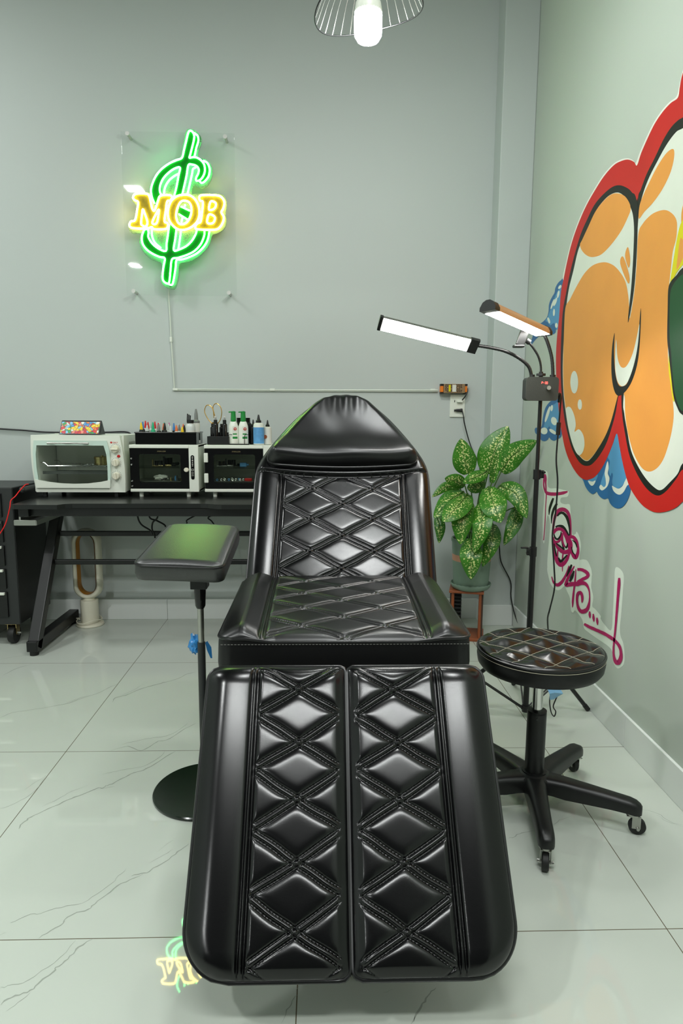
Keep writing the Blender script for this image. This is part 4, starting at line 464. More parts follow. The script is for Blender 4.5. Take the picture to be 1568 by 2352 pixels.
VEINS=[([(-1.183,2.331),(-1.156,2.373),(-1.087,2.399),(-0.993,2.443),(-0.951,2.489),(-0.9,2.542),(-0.872,2.599),(-0.845,2.638)],0.00276),
([(-0.988,2.454),(-0.959,2.495),(-0.924,2.524)],0.00185),
([(-1.364,2.734),(-1.341,2.814),(-1.291,2.866)],0.00258),
([(-1.465,2.924),(-1.423,2.956),(-1.363,2.98)],0.0019),
([(-0.812,2.457),(-0.813,2.498),(-0.782,2.522),(-0.738,2.584),(-0.7,2.616),(-0.66,2.649),(-0.649,2.655),(-0.607,2.696),(-0.583,2.738),(-0.547,2.766)],0.00436),
([(-0.813,2.498),(-0.766,2.572),(-0.737,2.636)],0.00166),
([(-0.678,2.121),(-0.629,2.146),(-0.59,2.164),(-0.54,2.177),(-0.506,2.224),(-0.484,2.273)],0.00205),
([(-0.7,2.082),(-0.652,2.107),(-0.601,2.076),(-0.57,2.119),(-0.558,2.141),(-0.523,2.158),(-0.486,2.233),(-0.454,2.273)],0.00302),
([(-0.908,1.754),(-0.887,1.769),(-0.86,1.807),(-0.849,1.84),(-0.851,1.928)],0.00191),
([(-0.882,1.848),(-0.87,1.882),(-0.851,1.928)],0.00125),
([(-0.812,1.659),(-0.816,1.678),(-0.81,1.693),(-0.805,1.713),(-0.781,1.74),(-0.751,1.773),(-0.726,1.801),(-0.703,1.821),(-0.667,1.857),(-0.653,1.85),(-0.648,1.867),(-0.632,1.877),(-0.605,1.916),(-0.584,1.938),(-0.56,1.953),(-0.534,1.991),(-0.508,2.039),(-0.486,2.072)],0.00387),
([(-0.795,1.764),(-0.772,1.789),(-0.751,1.818),(-0.739,1.838),(-0.702,1.872)],0.00138),
([(-0.653,1.85),(-0.62,1.863)],0.00212),
([(-0.68,1.932),(-0.659,1.94),(-0.632,1.954),(-0.588,1.969),(-0.56,1.984),(-0.53,2.027),(-0.52,2.072)],0.00187),
([(-0.681,1.323),(-0.674,1.326),(-0.647,1.347),(-0.626,1.35),(-0.598,1.365),(-0.567,1.374),(-0.546,1.38)],0.00173),
([(-0.601,1.278),(-0.583,1.299),(-0.566,1.32),(-0.567,1.33),(-0.547,1.352),(-0.524,1.359),(-0.516,1.377),(-0.499,1.405),(-0.482,1.434),(-0.458,1.456),(-0.432,1.473)],0.0027),
([(-0.545,1.378),(-0.521,1.41),(-0.499,1.443),(-0.489,1.47),(-0.478,1.494)],0.00113),
([(-0.458,1.467),(-0.445,1.475),(-0.425,1.48),(-0.413,1.495),(-0.39,1.519),(-0.371,1.547),(-0.357,1.572),(-0.344,1.587)],0.00265),
([(-0.427,1.515),(-0.397,1.548),(-0.382,1.565)],0.00105),
([(-0.419,1.558),(-0.39,1.604)],0.00092),
([(-0.623,1.156),(-0.61,1.159),(-0.584,1.167),(-0.571,1.176),(-0.558,1.194),(-0.535,1.226),(-0.521,1.271)],0.00132),
([(-0.605,1.118),(-0.597,1.13),(-0.579,1.14),(-0.561,1.148),(-0.554,1.165),(-0.535,1.192),(-0.533,1.201),(-0.521,1.216),(-0.513,1.236),(-0.506,1.252),(-0.487,1.274)],0.0031),
([(-0.587,1.104),(-0.574,1.123),(-0.559,1.143)],0.00114),
([(-0.687,1.289),(-0.676,1.296)],0.00128),
([(0.496,1.595),(0.511,1.599),(0.53,1.612),(0.557,1.62),(0.575,1.625)],0.00187),
([(0.676,1.745),(0.717,1.763),(0.773,1.799)],0.00135),
([(0.63,1.644),(0.66,1.67),(0.703,1.688)],0.00128),
([(0.904,1.721),(0.937,1.705),(0.954,1.686),(0.959,1.667),(0.986,1.632)],0.00145),
([(0.944,1.689),(0.956,1.656),(0.991,1.64)],0.00112),
([(0.164,1.06),(0.184,1.089),(0.197,1.107),(0.209,1.124),(0.224,1.137)],0.00336),
([(0.176,1.075),(0.169,1.062)],0.00218),
([(0.12,1.128),(0.142,1.135)],0.00114),
([(-0.071,1.066),(-0.063,1.094),(-0.054,1.113),(-0.046,1.127)],0.00156),
([(-0.048,1.133),(-0.042,1.149)],0.00138),
([(0.526,0.971),(0.335,0.939),(0.124,1.004)],0.00151),
]

# ---------------------------------------------------------------- the room
XL, YF, ZC = -3.3, -2.6, 3.45
def structure(name, mb, m, **k): return tag(mb.build(name, m, smooth=False, **k), kind='structure')
structure('floor', MB().box(((XL+XR)/2, (YF+YW)/2, -.05), (XR-XL+.4, YW-YF+.4, .1)), FLOOR)
structure('wall_back', MB().box(((XL+XR)/2, YW+.06, ZC/2), (XR-XL+.4, .12, ZC)), WALL)
structure('wall_right', MB().box((XR+.06, (YF+YW)/2, ZC/2), (.12, YW-YF, ZC)), WALLR)
structure('wall_left', MB().box((XL-.06, (YF+YW)/2, ZC/2), (.12, YW-YF, ZC)), WALL)
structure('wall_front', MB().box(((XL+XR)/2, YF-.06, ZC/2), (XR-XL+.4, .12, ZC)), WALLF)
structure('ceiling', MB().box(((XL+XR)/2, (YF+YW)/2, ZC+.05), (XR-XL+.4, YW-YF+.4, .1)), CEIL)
structure('wall_column', MB().box(((XCOL+XR)/2, (YCOL+YW)/2, ZC/2), (XR-XCOL, YW-YCOL, ZC), bev=.004), WALL)
bb = MB()
def bb_run(mb, a, b, off, axis):
    """baseboard tiles from a to b with a hairline joint between tiles"""
    k = a
    while k < b-1e-4:
        e = min(b, k+TILE)
        if axis == 'x': mb.box(((k+e)/2, off-.005, BBH/2), (e-k-.0015, .010, BBH), bev=.0012, seg=1)
        else: mb.box((off-.005, (k+e)/2, BBH/2), (.010, e-k-.0015, BBH), bev=.0012, seg=1)
        k = e
bb_run(bb, X0-4*TILE+.8, X0, YW, 'x'); bb_run(bb, X0, XCOL, YW, 'x'); structure('baseboard_back', bb, BASE)
bb = MB(); bb_run(bb, XCOL-.01, XR-.01, YCOL, 'x'); bb.box((XCOL-.005, (YCOL+YW)/2, BBH/2), (.010, YW-YCOL-.012, BBH)); structure('baseboard_column', bb, BASE)
bb = MB(); bb_run(bb, YC-TILE*6, YC-TILE, XR, 'y'); bb_run(bb, YC-TILE, YC, XR, 'y'); bb_run(bb, YC, YCOL-.011, XR, 'y'); structure('baseboard_right', bb, BASE)
bb = MB(); bb.box((-2.45, YW-.003, .757), (2.2, .006, .006)); structure('trim_1', bb, GREYM)

def ribbon(mb, L, R, f):
    A = [mb.bm.verts.new(f(*p)) for p in L]; B = [mb.bm.verts.new(f(*p)) for p in R]
    for i in range(len(A)-1): mb.bm.faces.new((A[i], A[i+1], B[i+1], B[i]))
vm = MB()
for pts, w in VEINS:
    c = catmull([(x, y, 0) for x, y in pts], 3); L = []; R = []
    for i, p in enumerate(c):
        t = c[min(i+1, len(c)-1)]-c[max(i-1, 0)]; t = t.normalized() if t.length else Vector((1, 0, 0))
        k = w*.5*min(1, .25+i/3, .25+(len(c)-1-i)/3)*(.55+.75*random.random()); jit = (random.random()-.5)*.004
        n = Vector((-t.y, t.x, 0)); L.append((p.x+n.x*(k+jit), p.y+n.y*(k+jit))); R.append((p.x-n.x*(k-jit), p.y-n.y*(k-jit)))
    ribbon(vm, L, R, lambda x, y: (x, y, .00025))
fl = D.objects['floor']; vm.build('marble_veining', VEIN, fl, smooth=False)

# ---------------------------------------------------------------- paint on the right wall
PAINT = {'red': (190, 24, 20), 'black': (14, 15, 12), 'white': (216, 220, 208), 'orange': (224, 150, 66), 'green': (14, 72, 36), 'yellow': (216, 204, 10),
 'blue_dark': (38, 98, 150), 'blue_mid': (78, 142, 186), 'pale': (226, 222, 214), 'tagwhite': (224, 232, 220), 'pink': (176, 14, 92)}
PM = {k: mat('spray_paint_'+k, v, .42, spec=.35, tone=(7, .07), bump=(90, .05, .001)) for k, v in PAINT.items()}
def painted(root, data, step=.00006):
    for i, it in enumerate(data):
        name, col, kind = it[:3]; x = XR-.0004-step*i; mb = MB()
        if kind == 2:
            A = [mb.bm.verts.new((x, y, z)) for y, z in it[3]]; B = [mb.bm.verts.new((x, y, z)) for y, z in it[4]]
            for k in range(len(A)-1): mb.bm.faces.new((A[k], A[k+1], B[k+1], B[k]))
        else:
            c = catmull([(y, z, 0) for y, z in it[3]], 5, True)
            V = [mb.bm.verts.new((x, p.x, p.y)) for p in c]
            for t in tessellate_polygon([[Vector((p.x, p.y, 0)) for p in c]]):
                try: mb.bm.faces.new([V[k] for k in t])
                except ValueError: pass
        mb.build(name, PM[col], root, smooth=False)
mur = thing('graffiti_mural', 'large orange and white bubble letters with black and red outlines sprayed on the right wall', 'graffiti', (XR, 1.9, 1.3))
painted(mur, MURAL)
tg = thing('graffiti_tag', 'magenta and black handwritten tag sprayed low on the right wall below the bubble letters', 'graffiti', (XR, 2.4, .6))
painted(tg, TAG)

# ---------------------------------------------------------------- neon sign on the back wall
YS = 3.478
sign = thing('neon_sign', 'lit neon sign of a green dollar shape with gold MOB letters on a clear panel', 'sign', (-.70, YW, 2.1))
SXZ = lambda a, b, d: Vector((a, d, b))
MB().box((-.7105, YS+.004, 2.095), (.553, .006, .772), bev=.002).build('acrylic_panel', ACRYL, sign)
for x, z in ((-.953, 2.468), (-.478, 2.462), (-.951, 1.727), (-.473, 1.724)):
    m_ = MB().cyl((x, YS+.007, z), (x, YW-.0005, z), .0075).cyl((x, YS-.007, z), (x, YS+.001, z), .010); m_.build('standoff', SATIN, sign)
gold_hole = [p for n, c, cl, p in SIGN if n == 'hole'][0]
li = 0
def sm2(p, n=4, closed=True): return [(q.x, q.y) for q in catmull([(a, b, 0) for a, b in p], n, closed)]
for n, c, cl, p in SIGN:
    if n == 'board': MB().prism(sm2(p), SXZ, YS-.006, YS+.0005).build('frosted_board', BOARD, sign, smooth=False)
fills = [t for t in SIGN if t[0] == 'fill']
for i, (n, c, cl, p) in enumerate(fills):
    d = YS-.0085-(.006 if c == 'gold' else 0); is_o = (c == 'gold' and i == 4)
    MB().prism(sm2(p, 4), SXZ, d, d+.0018, holes=[sm2(gold_hole, 4)] if is_o else ()).build('gold_letter' if c == 'gold' else 'green_stroke', FILLY if c == 'gold' else FILLG, sign, smooth=False)
for n, c, cl, p in SIGN:
    if n != 'tube': continue
    d = YS-.0115-(.008 if c == 'gold' else 0)
    pts = [(q[0], d, q[1]) for q in sm2(p, 4, bool(cl))]
    MB().tube(pts, .0046 if c == 'gold' else .0042, 8, closed=bool(cl)).build('neon_tube', TUBEY if c == 'gold' else TUBEG, sign)
wire = thing('sign_wire', 'clear thin cable clipped to the back wall from the neon sign to the power supply', 'cable', tuple(SIGN_WIRE[0]))
MB().tube(SIGN_WIRE, .0035, 8, smooth=4).tube([(x, y, z-.006) for x, y, z in SIGN_WIRE[6:]], .0018, 6, smooth=3).build('cable', CLEARW, wire)
for x, z in ((-.783, 1.497), (-.768, 1.243), (-.262, 1.245), (.585, 1.249)):
    v = z > 1.4; MB().box((x, YW-.007, z), (.012 if v else .026, .013, .026 if v else .012), bev=.002).build('cable_clip', WHITEP, wire)

# ---------------------------------------------------------------- power supply, outlet and their cords
ps = thing('power_supply', 'bronze perforated power supply box fixed to the wall above the outlet', 'power supply', (.69, YW, 1.256))
MB().box((.693, YW-.021, 1.257), (.112, .042, .047), bev=.0015).build('casing', PSUM, ps)
for sx in (-.030, .024):
    h = MB()
    for i in range(4):
        for j in range(6):
            if (i*5+j*3) % 7 != 0: h.box((.690+sx-.013+i*.009+(.002 if j % 2 else 0), YW-.0424, 1.240+j*.0072), (.0062, .001, .0042))
    h.build('vent_holes', BLACKP, ps)
MB().box((.692, YW-.0425, 1.258), (.020, .001, .036)).build('label', LABELW, ps, label='pale printed label')
MB().box((.668, YW-.0424, 1.258), (.010, .0012, .034)).build('warning_mark', PM['yellow'], ps, label='yellow warning mark')
for x in (.629, .755):
    t = MB().box((x, YW-.018, 1.254), (.015, .034, .032), bev=.002).build('terminal_block', ORANGEP, ps)
    MB().box((x, YW-.022, 1.276), (.017, .03, .010), bev=.001).box((x, YW-.022, 1.233), (.017, .03, .006), bev=.001).build('terminal_cover', BLACKP, t)
ou = thing('wall_outlet', 'white double wall outlet plate under the bronze power supply', 'outlet', (.72, YW, 1.16))
MB().box((.719, YW-.004, 1.168), (.080, .008, .120), bev=.003).build('face_plate', WHITEP, ou)
for z in (1.192, 1.143):
    s_ = MB()
    s_.box((.703, YW-.0082, z), (.004, .001, .012)).box((.717, YW-.0082, z), (.004, .001, .010)).build('socket_slots', BLACKP, ou)
pc = thing('supply_cord', 'short black cord from the power supply down into the upper socket', 'cord', (.745, YW, 1.21))
MB().tube([(.764, YW-.03, 1.258), (.764, YW-.034, 1.242), (.752, YW-.034, 1.216), (.738, YW-.022, 1.195)], .0032, 8, smooth=5).build('cord', BLACKP, pc)
MB().box((.728, YW-.017, 1.192), (.030, .018, .014), bev=.003).build('plug', WHITEP, pc, label='white plug')
oc = thing('outlet_cord', 'long black cord from the lower socket hanging behind the speckled plant to the floor', 'cord', (.75, YW, 1.14))
MB().tube(CORD_OUTLET, .0032, 8, smooth=5).build('cord', BLACKP, oc)
MB().lathe([(0, -.024), (.004, -.024), (.007, -.012), (.008, .006), (.0095, .010), (.0095, .018), (0, .020)], (.725, YW-.018, 1.144), 16, M=Matrix.Rotation(math.radians(90), 4, 'Y')).build('plug', BLACKP, oc)

# ---------------------------------------------------------------- upholstered pads
def pad(name, parent, o, ud, vd, L, span, th, crown, quilt=None, pitch=.0015, edge=.028, pipe_r=.0042, side_in=.004, mtop=None, mside=None, corner=.02, lift=None, bend=None, sag=None):
    """a cushion: domed, quilted top over the outline span(v) -> (u0, u1), welted rim, sides and underside"""
    o, ud, vd = Vector(o), Vector(ud).normalized(), Vector(vd).normalized(); nd = ud.cross(vd).normalized()
    wmax = max(span(L*k/50)[1]-span(L*k/50)[0] for k in range(51))
    nu = max(24, int(wmax/pitch)); nv = max(24, int(L/pitch))
    t = np.linspace(0, 1, nv+1); e = .5-.5*np.cos(np.pi*t); vv = L*(.72*t+.28*e)
    s = np.linspace(0, 1, nu+1); se = .86*s+.14*(.5-.5*np.cos(np.pi*s))
    S = np.array([span(float(v)) for v in vv]); u0, u1 = S[:, :1], S[:, 1:]
    U = u0+(u1-u0)*se[None, :]; Vv = np.repeat(vv[:, None], nu+1, 1)
    if bend is not None: pass
    def fall(d): d = np.clip(d/edge, 0, 1); return np.sqrt(np.maximum(0, 1-(1-d)**2))
    du = np.minimum(U-u0, u1-U); dv = np.minimum(Vv, L-Vv)
    H = crown*fall(du)*fall(dv)
    if lift is not None: H = H + lift(U, Vv)*fall(du)*fall(dv)
    if quilt is not None: H = H + quilt(U, Vv)*np.clip(du/.02, 0, 1)*np.clip(dv/.02, 0, 1)
    O, A, B, N = (np.array(q) for q in (o, ud, vd, nd))
    if bend is not None: Vv = Vv-bend(U, Vv)
    if sag is not None: H = H+sag(U, Vv)
    P = O+U[..., None]*A+Vv[..., None]*B+H[..., None]*N
    idx = np.arange((nv+1)*(nu+1)).reshape(nv+1, nu+1)
    Fq = np.stack([idx[:-1, :-1], idx[:-1, 1:], idx[1:, 1:], idx[1:, :-1]], -1).reshape(-1, 4)
    off = ORIGIN[parent.name]; Vf = P.reshape(-1, 3)
    top = np_mesh(name, Vf, Fq, mtop or LEATHER, parent)
    # rim loop
    loop = np.concatenate([P[0, :], P[1:, -1], P[-1, -2::-1], P[-2:0:-1, 0]])[::3]
    ctr = loop.mean(0); n = len(loop); rows = []
    for f, ins in ((0, 0), (.12, -.002), (.55, -.0045), (.9, 0), (1, side_in+.006)):
        q = loop-N*th*f; dirs = ctr-loop; dirs = dirs-np.outer(dirs@N, N); dirs = dirs/(np.linalg.norm(dirs, axis=1, keepdims=True)+1e-9); rows.append(q+dirs*ins)
    Vs = np.concatenate(rows+[(ctr-N*th)[None]]); Fs = []
    for r in range(len(rows)-1):
        for i in range(n): Fs.append((r*n+i, r*n+(i+1) % n, (r+1)*n+(i+1) % n, (r+1)*n+i))
    k = (len(rows)-1)*n; c = len(rows)*n
    for i in range(n): Fs.append((k+i, k+(i+1) % n, c))
    sd = np_mesh('side_panel', Vs, Fs, mside or LEATHER2, top)
    if pipe_r: MB().tube([Vector(p)+nd*.0005 for p in loop[::2]], pipe_r, 8, closed=True).build('piping', PIPE, top)
    return top, nd
def rounded(w0, w1, L, c00=.012, c01=.012, c10=.012, c11=.012):
    """span function with four corner radii: (left,right) at v=0, (left,right) at v=L; w0(v), w1(v) the straight sides"""
    def ins(d, r): return 0 if d >= r or r <= 0 else r-math.sqrt(max(0, r*r-(r-d)**2))
    return lambda v: (w0(v)+ins(v, c00)+ins(L-v, c10), w1(v)-ins(v, c01)-ins(L-v, c11))
def diamonds(uc, v0, a, b, pu0, pu1, seams=(), depth=.0040, vlim=None):
    """double-stitched diamond quilting between u=pu0..pu1 plus welt seams"""
    k = a*b/math.hypot(a, b)
    def q(U, V):
        uu = U+.0012*np.sin(V*31)+.0005*np.sin(V*83+U*40); vv_ = V+.0014*np.sin(U*27+1)+.0006*np.sin(U*71+V*33)
        p = (uu-uc)/a+(vv_-v0)/b; m = (uu-uc)/a-(vv_-v0)/b
        d1 = np.abs(p-2*np.round(p/2))*k; d2 = np.abs(m-2*np.round(m/2))*k
        pil = lambda d: 1-np.exp(-(np.maximum(d-.0058, 0)/.0062)**1.2)
        g = lambda d: -.0026*np.exp(-((d-.0062)/.0018)**2)+.0022*np.exp(-(d/.0036)**2)
        st = lambda d, al: .0007*np.exp(-((d-.0062)/.0016)**2)*np.sign(np.sin(al*2*np.pi/.0062))
        al = (uu-uc)*1.25
        h = depth*pil(d1)*pil(d2)+g(d1)+g(d2)+st(d1, al+(vv_-v0)*.3)+st(d2, al-(vv_-v0)*.3)
        inside = np.clip(np.minimum(U-pu0, pu1-U)/.010, 0, 1)
        if vlim: inside = inside*np.clip((vlim(U)-V)/.008, 0, 1)
        h = h*inside
        for s in seams:
            ds = np.abs(U-s(V) if callable(s) else U-s)
            w = 1 if not vlim else np.clip((vlim(U)-V)/.004, 0, 1)
            h = h+w*(-.006*np.exp(-((ds-.0055)/.0030)**2)+.0020*np.exp(-(ds/.0028)**2))
        return h
    return q
AX = .056
ch = thing('tattoo_chair', 'black diamond-stitched leather tattoo chair with split leg rest in the middle of the floor', 'tattoo chair', (AX, 1.75, 0))
# leg rests
oy, oz = 1.392, .556; vd = Vector((0, -.648, -.763)); LL = .566
for sgn in (-1, 1):
    if sgn < 0:
        sp = rounded(lambda v: -.300, lambda v: -.0025, LL, .03, .012, .085, .016); pu = (-.190, -.014); uc = -.101; v0 = .0535
    else:
        sp = rounded(lambda v: .0025, lambda v: .300, LL, .012, .03, .016, .085); pu = (.014, .190); uc = .101; v0 = .0565
    sx = pu[0]-.006 if sgn < 0 else pu[1]+.006; ex = -.300 if sgn < 0 else .300
    def bol(U, V, sx=sx, ex=ex):
        t = np.clip((U-sx)/(ex-sx), 0, 1); return .009*np.sin(np.pi*np.clip(t, 0, 1))**.8
    # u axis runs to the right; vd x ... keep the normal facing out
    o = Vector((.054, oy, oz)); pd, nn = pad('leg_rest', ch, o, (-1, 0, 0), vd, LL, (lambda v, sp=sp: (-sp(v)[1], -sp(v)[0])), .062, .018,
        quilt=(lambda U, V, f=diamonds(uc, v0, .0905, .0548, pu[0], pu[1], (sx,)): f(-U, V)), lift=(lambda U, V, g=bol: g(-U, V)), edge=.045)
# seat
sl = .53; so = Vector((.055, 1.497, .584))
def seat_lift(U, V):
    a = np.abs(U); return .018*np.clip((a-.2)/.05, 0, 1)*np.clip((.30-a)/.06, 0, 1)+.012*np.clip(V/.4, 0, 1)
pad('seat', ch, mtop=LEATHERS, o=so, ud=(1, 0, 0), vd=(0, 1, .012), L=sl, span=rounded(lambda v: -.300, lambda v: .300, sl, .03, .03, .02, .02), th=.115, crown=.012,
    quilt=diamonds(0, .008, .1025, .0610, -.192, .192, (-.198, .198)), lift=seat_lift, edge=.05, pitch=.0017, sag=lambda U, V: -.009*np.clip((.235-np.abs(U))/.07, 0, 1)*np.clip(1-V/.25, 0, 1))
st = MB()
for i in range(74):
    x = AX-.29+.58*i/73; st.cyl((x-.0025, 1.4912, .5725), (x+.0025, 1.4912, .5725), .0007, seg=5)
st.build('front_stitching', THREADG, ch, smooth=False)
# backrest
HW = [(0, .296), (.42, .300), (.47, .3), (.516, .293), (.58, .264), (.665, .213), (.735, .166), (.790, .118), (.815, .092), (.826, .074), (.832, .055)]
def hw(v):
    for (a, b), (c, d) in zip(HW, HW[1:]):
        if v <= c:
            t = (v-a)/(c-a); t2 = t; return b+(d-b)*t2
    return HW[-1][1]
def hws(v): return sum(hw(min(.832, max(0, v+k*.012))) for k in (-2, -1, 0, 1, 2))/5
bd = Vector((.022, .67, .742)); bo = Vector((.0605, 1.985, .553))
def back_lift(U, V):
    a = np.abs(U); t = np.clip((a-.205)/(.3-.205), 0, 1)
    return np.where(V < .456+.026*(U/.3)**2, .009*np.sin(np.pi*t)**.8, .012)
bq = diamonds(0, .0925, .1030, .0622, -.203, .203, (-.209, .209), vlim=lambda U: .452+.026*(U/.3)**2)
def back_quilt(U, V):
    d = np.abs(V-.456-.026*(U/.3)**2)
    return bq(U, V)-.008*np.exp(-(d/.004)**2)
pad('backrest', ch, bo, (1, 0, 0), bd, .832, rounded(lambda v: -hws(v), lambda v: hws(v), .832, .0, .0, .05, .05), .085, .012, quilt=back_quilt, lift=back_lift, edge=.03, pitch=.0019)
# headrest cushion
nb = Vector((1, 0, 0)).cross(bd.normalized()).normalized()
PW = [(0, .262), (.03, .264), (.08, .245), (.16, .198), (.23, .152), (.29, .106), (.325, .074), (.336, .055)]
def pw(v):
    for (a, b), (c, d) in zip(PW, PW[1:]):
        if v <= c: return b+(d-b)*(v-a)/(c-a)
    return PW[-1][1]
def pws(v): return sum(pw(min(.336, max(0, v+k*.01))) for k in (-2, -1, 0, 1, 2))/5
def pil_lift(U, V):
    h = .026*np.exp(-(np.maximum(V-.02, 0)/.075)**2)+.012
    ang = np.arctan2(U, .26-V)
    return h+np.clip((V-.21)/.1, 0, 1)*.0022*np.sin(U*150)*np.exp(-(U/.1)**2)+.003*np.sin(U*23+V*17)
pad('headrest', ch, bo+bd.normalized()*.494+nb*.034, (1, 0, 0), bd+nb*-.04, .334, rounded(lambda v: -pws(v), lambda v: pws(v), .334, .03, .03, .05, .05), .030, .014, mtop=LEATHERS, lift=pil_lift, edge=.034, pitch=.0028, bend=lambda U, V: .016*(1-(U/.26)**2)*np.clip(1-V/.334, 0, 1))
# frame and pedestal under the chair
MB().box((.055, 1.78, .447), (.48, .50, .035), bev=.004).build('seat_frame', BLACKM, ch)
MB().box((.055, 1.80, .25), (.26, .30, .37), bev=.012).build('pedestal', BLACKM, ch)
MB().box((.055, 1.86, .030), (.44, .62, .060), bev=.012).build('base_plate', BLACKM, ch)
for s in (-1, 1):
    a = Vector((.055+s*.15, 1.40, .46)); b = a+vd*.42
    MB().tube([(a.x, 1.56, .44), a+Vector((0, .045, -.015)), a+vd*.1+Vector((0, .05, -.045)), b+Vector((0, .05, -.045))], .012, 10).build('leg_rest_arm', BLACKM, ch)
    MB().tube([(.055+s*.17, 1.92, .455), (.055+s*.17, 2.07, .50), (.055+s*.17, 2.17, .62), (.055+s*.17, 2.40, .88)], .012, 10).build('back_arm', BLACKM, ch)

# ---------------------------------------------------------------- arm rest stand
ax, ay = -.345, 1.83
ar = thing('arm_rest', 'black cushioned arm rest on a height-adjustable pole with round base, left of the chair', 'arm rest', (ax, ay, 0))
MB().lathe([(0, 0), (.148, 0), (.150, .003), (.150, .008), (.147, .011), (0, .0115)], (ax, ay, 0), 64).build('base', DISC, ar)
MB().cyl((ax, ay, .0115), (ax, ay, .462), .0112).build('lower_pole', GREYM, ar)
MB().cyl((ax, ay, .46), (ax, ay, .58), .0092).build('upper_pole', STEEL, ar)
MB().lathe([(.011, 0), (.0145, .008), (.0165, .05), (.0165, .062)], (ax, ay, .562), 20).lathe([(.0165, .062), (0, .062)], (ax, ay, .562), 20).build('sleeve', BLACKG, ar)
MB().box((ax, ay-.002, .640), (.046, .046, .036), bev=.002).lathe([(0, .656), (.046, .656), (.050, .668), (.050, .700), (0, .700)], (ax, ay+.005, 0), 32).build('bracket', BLACKP, ar)
MB().cyl((ax-.002, ay-.028, .652), (ax-.002, ay-.022, .652), .003, seg=10).build('screw', CHROME, ar)
tl = math.radians(14.5); L_ = .262
def arm_lift(U, V): return .007*(1-(U/.118)**2)+.004*(1-((V-L_/2)/(L_/2))**2)
pad('cushion', ar, (ax-.026, ay-.160, .718), (1, -.07, -.018), (.10, math.cos(tl), math.sin(tl)), L_, rounded(lambda v: -.116+.012*v/L_, lambda v: .116-.012*v/L_, L_, .020, .020, .03, .03), .046, .006,
    lift=arm_lift, edge=.022, pitch=.0020, mtop=GRAIN, mside=GRAIN, side_in=.002)
fw_ = MB().blob((ax-.018, ay+.02, .450), .024, 3, .55, (.75, .8, 1.1)); fw_.blob((ax-.026, ay+.022, .436), .012, 2, .8, (.8, .8, 1.2))
fw_.grid([[(ax+.008, ay+.014, .455), (ax+.014, ay+.018, .458)], [(ax+.013, ay+.016, .43), (ax+.024, ay+.024, .437)], [(ax+.022, ay+.02, .405), (ax+.026, ay+.024, .404)]])
fw_.build('film_wrap', BLUEW, ar, label='crumpled blue film round the height knob', ang=20)
MB().grid([[(ax+.022, ay+.024, .678), (ax+.036, ay+.026, .680)], [(ax+.023, ay+.028, .655), (ax+.030, ay+.03, .657)]]).build('film_wrap', BLUEP, ar)

# ---------------------------------------------------------------- stool
cx, cy = .605, 1.738
so_ = thing('rolling_stool', 'round black quilted stool on five casters right of the tattoo chair', 'stool', (cx, cy, 0))
def stool_top():
    R = .168; n = 150; V = []; Fs = []
    r_ = np.linspace(0, 1, 70); th_ = np.linspace(0, 2*np.pi, n, endpoint=False)
    X = R*np.outer(r_, np.cos(th_)); Y = R*np.outer(r_, np.sin(th_))
    a1, a2 = math.radians(-50), math.radians(36); p = .0745
    d1 = (X*math.sin(a1)-Y*math.cos(a1)); d2 = (X*math.sin(a2)-Y*math.cos(a2))
    dd = lambda d, o: np.abs((d-o+p/2) % p-p/2)
    e1, e2 = dd(d1, .012), dd(d2, .03)
    rr = np.sqrt(X**2+Y**2)/R; dome = .026*np.sqrt(np.maximum(0, 1-rr**3.2)); pil = lambda d: 1-np.exp(-(d/.026)**1.2)
    Z = dome*(1)+.017*(pil(e1)*pil(e2)-1)*np.clip((1-rr)/.18, 0, 1)
    V = np.stack([X+cx, Y+cy, Z+.472], -1).reshape(-1, 3); idx = np.arange(70*n).reshape(70, n)
    Fq = [(int(idx[i, j]), int(idx[i+1, j]), int(idx[i+1, (j+1) % n]), int(idx[i, (j+1) % n])) for i in range(1, 69) for j in range(n)] + [(int(idx[0, 0]), int(idx[1, j]), int(idx[1, (j+1) % n])) for j in range(n)]
    def zat(x, y):
        r = math.hypot(x, y)/R; d = .026*math.sqrt(max(0, 1-min(1, r)**3.2)); u = x*math.sin(a1)-y*math.cos(a1); w = x*math.sin(a2)-y*math.cos(a2)
        f = lambda d_, o: abs((d_-o+p/2) % p-p/2); g = lambda q: 1-math.exp(-(q/.026)**1.2)
        return d+.017*(g(f(u, .012))*g(f(w, .03))-1)*min(1, max(0, (1-r)/.18))+.4724
    lines = []
    for (a, o) in ((a1, .012), (a2, .03)):
        for k in range(-3, 4):
            c = o+k*p
            if abs(c) > R*.93: continue
            h = math.sqrt(R*R*.965-c*c); nx, ny = math.sin(a), -math.cos(a); tx, ty = math.cos(a), math.sin(a)
            lines.append([(cx+nx*c+tx*s, cy+ny*c+ty*s, zat(nx*c+tx*s, ny*c+ty*s)) for s in np.linspace(-h, h, 44)])
    return V, Fq, lines
V_, F_, ln_ = stool_top(); st_ = np_mesh('seat', V_, F_, LEATHER, so_)
MB().lathe([(0, .416), (.150, .416), (.160, .419), (.1685, .431), (.1715, .450), (.1695, .4685), (.167, .471)], (cx, cy, 0), 72).build('side_band', LEATHER2, st_)
MB().tube([(cx+.1695*math.cos(2*math.pi*i/72), cy+.1695*math.sin(2*math.pi*i/72), .4700) for i in range(72)], .0038, 8, closed=True).build('piping', PIPE, st_)
tb = MB()
for l in ln_: tb.tube(l, .0006, 5)
tb.tube([(cx+.1712*math.cos(2*math.pi*i/90), cy+.1712*math.sin(2*math.pi*i/90), .4625) for i in range(90)], .0008, 5, closed=True)
tb.build('stitching', THREAD, st_, label='pale contrast stitching')
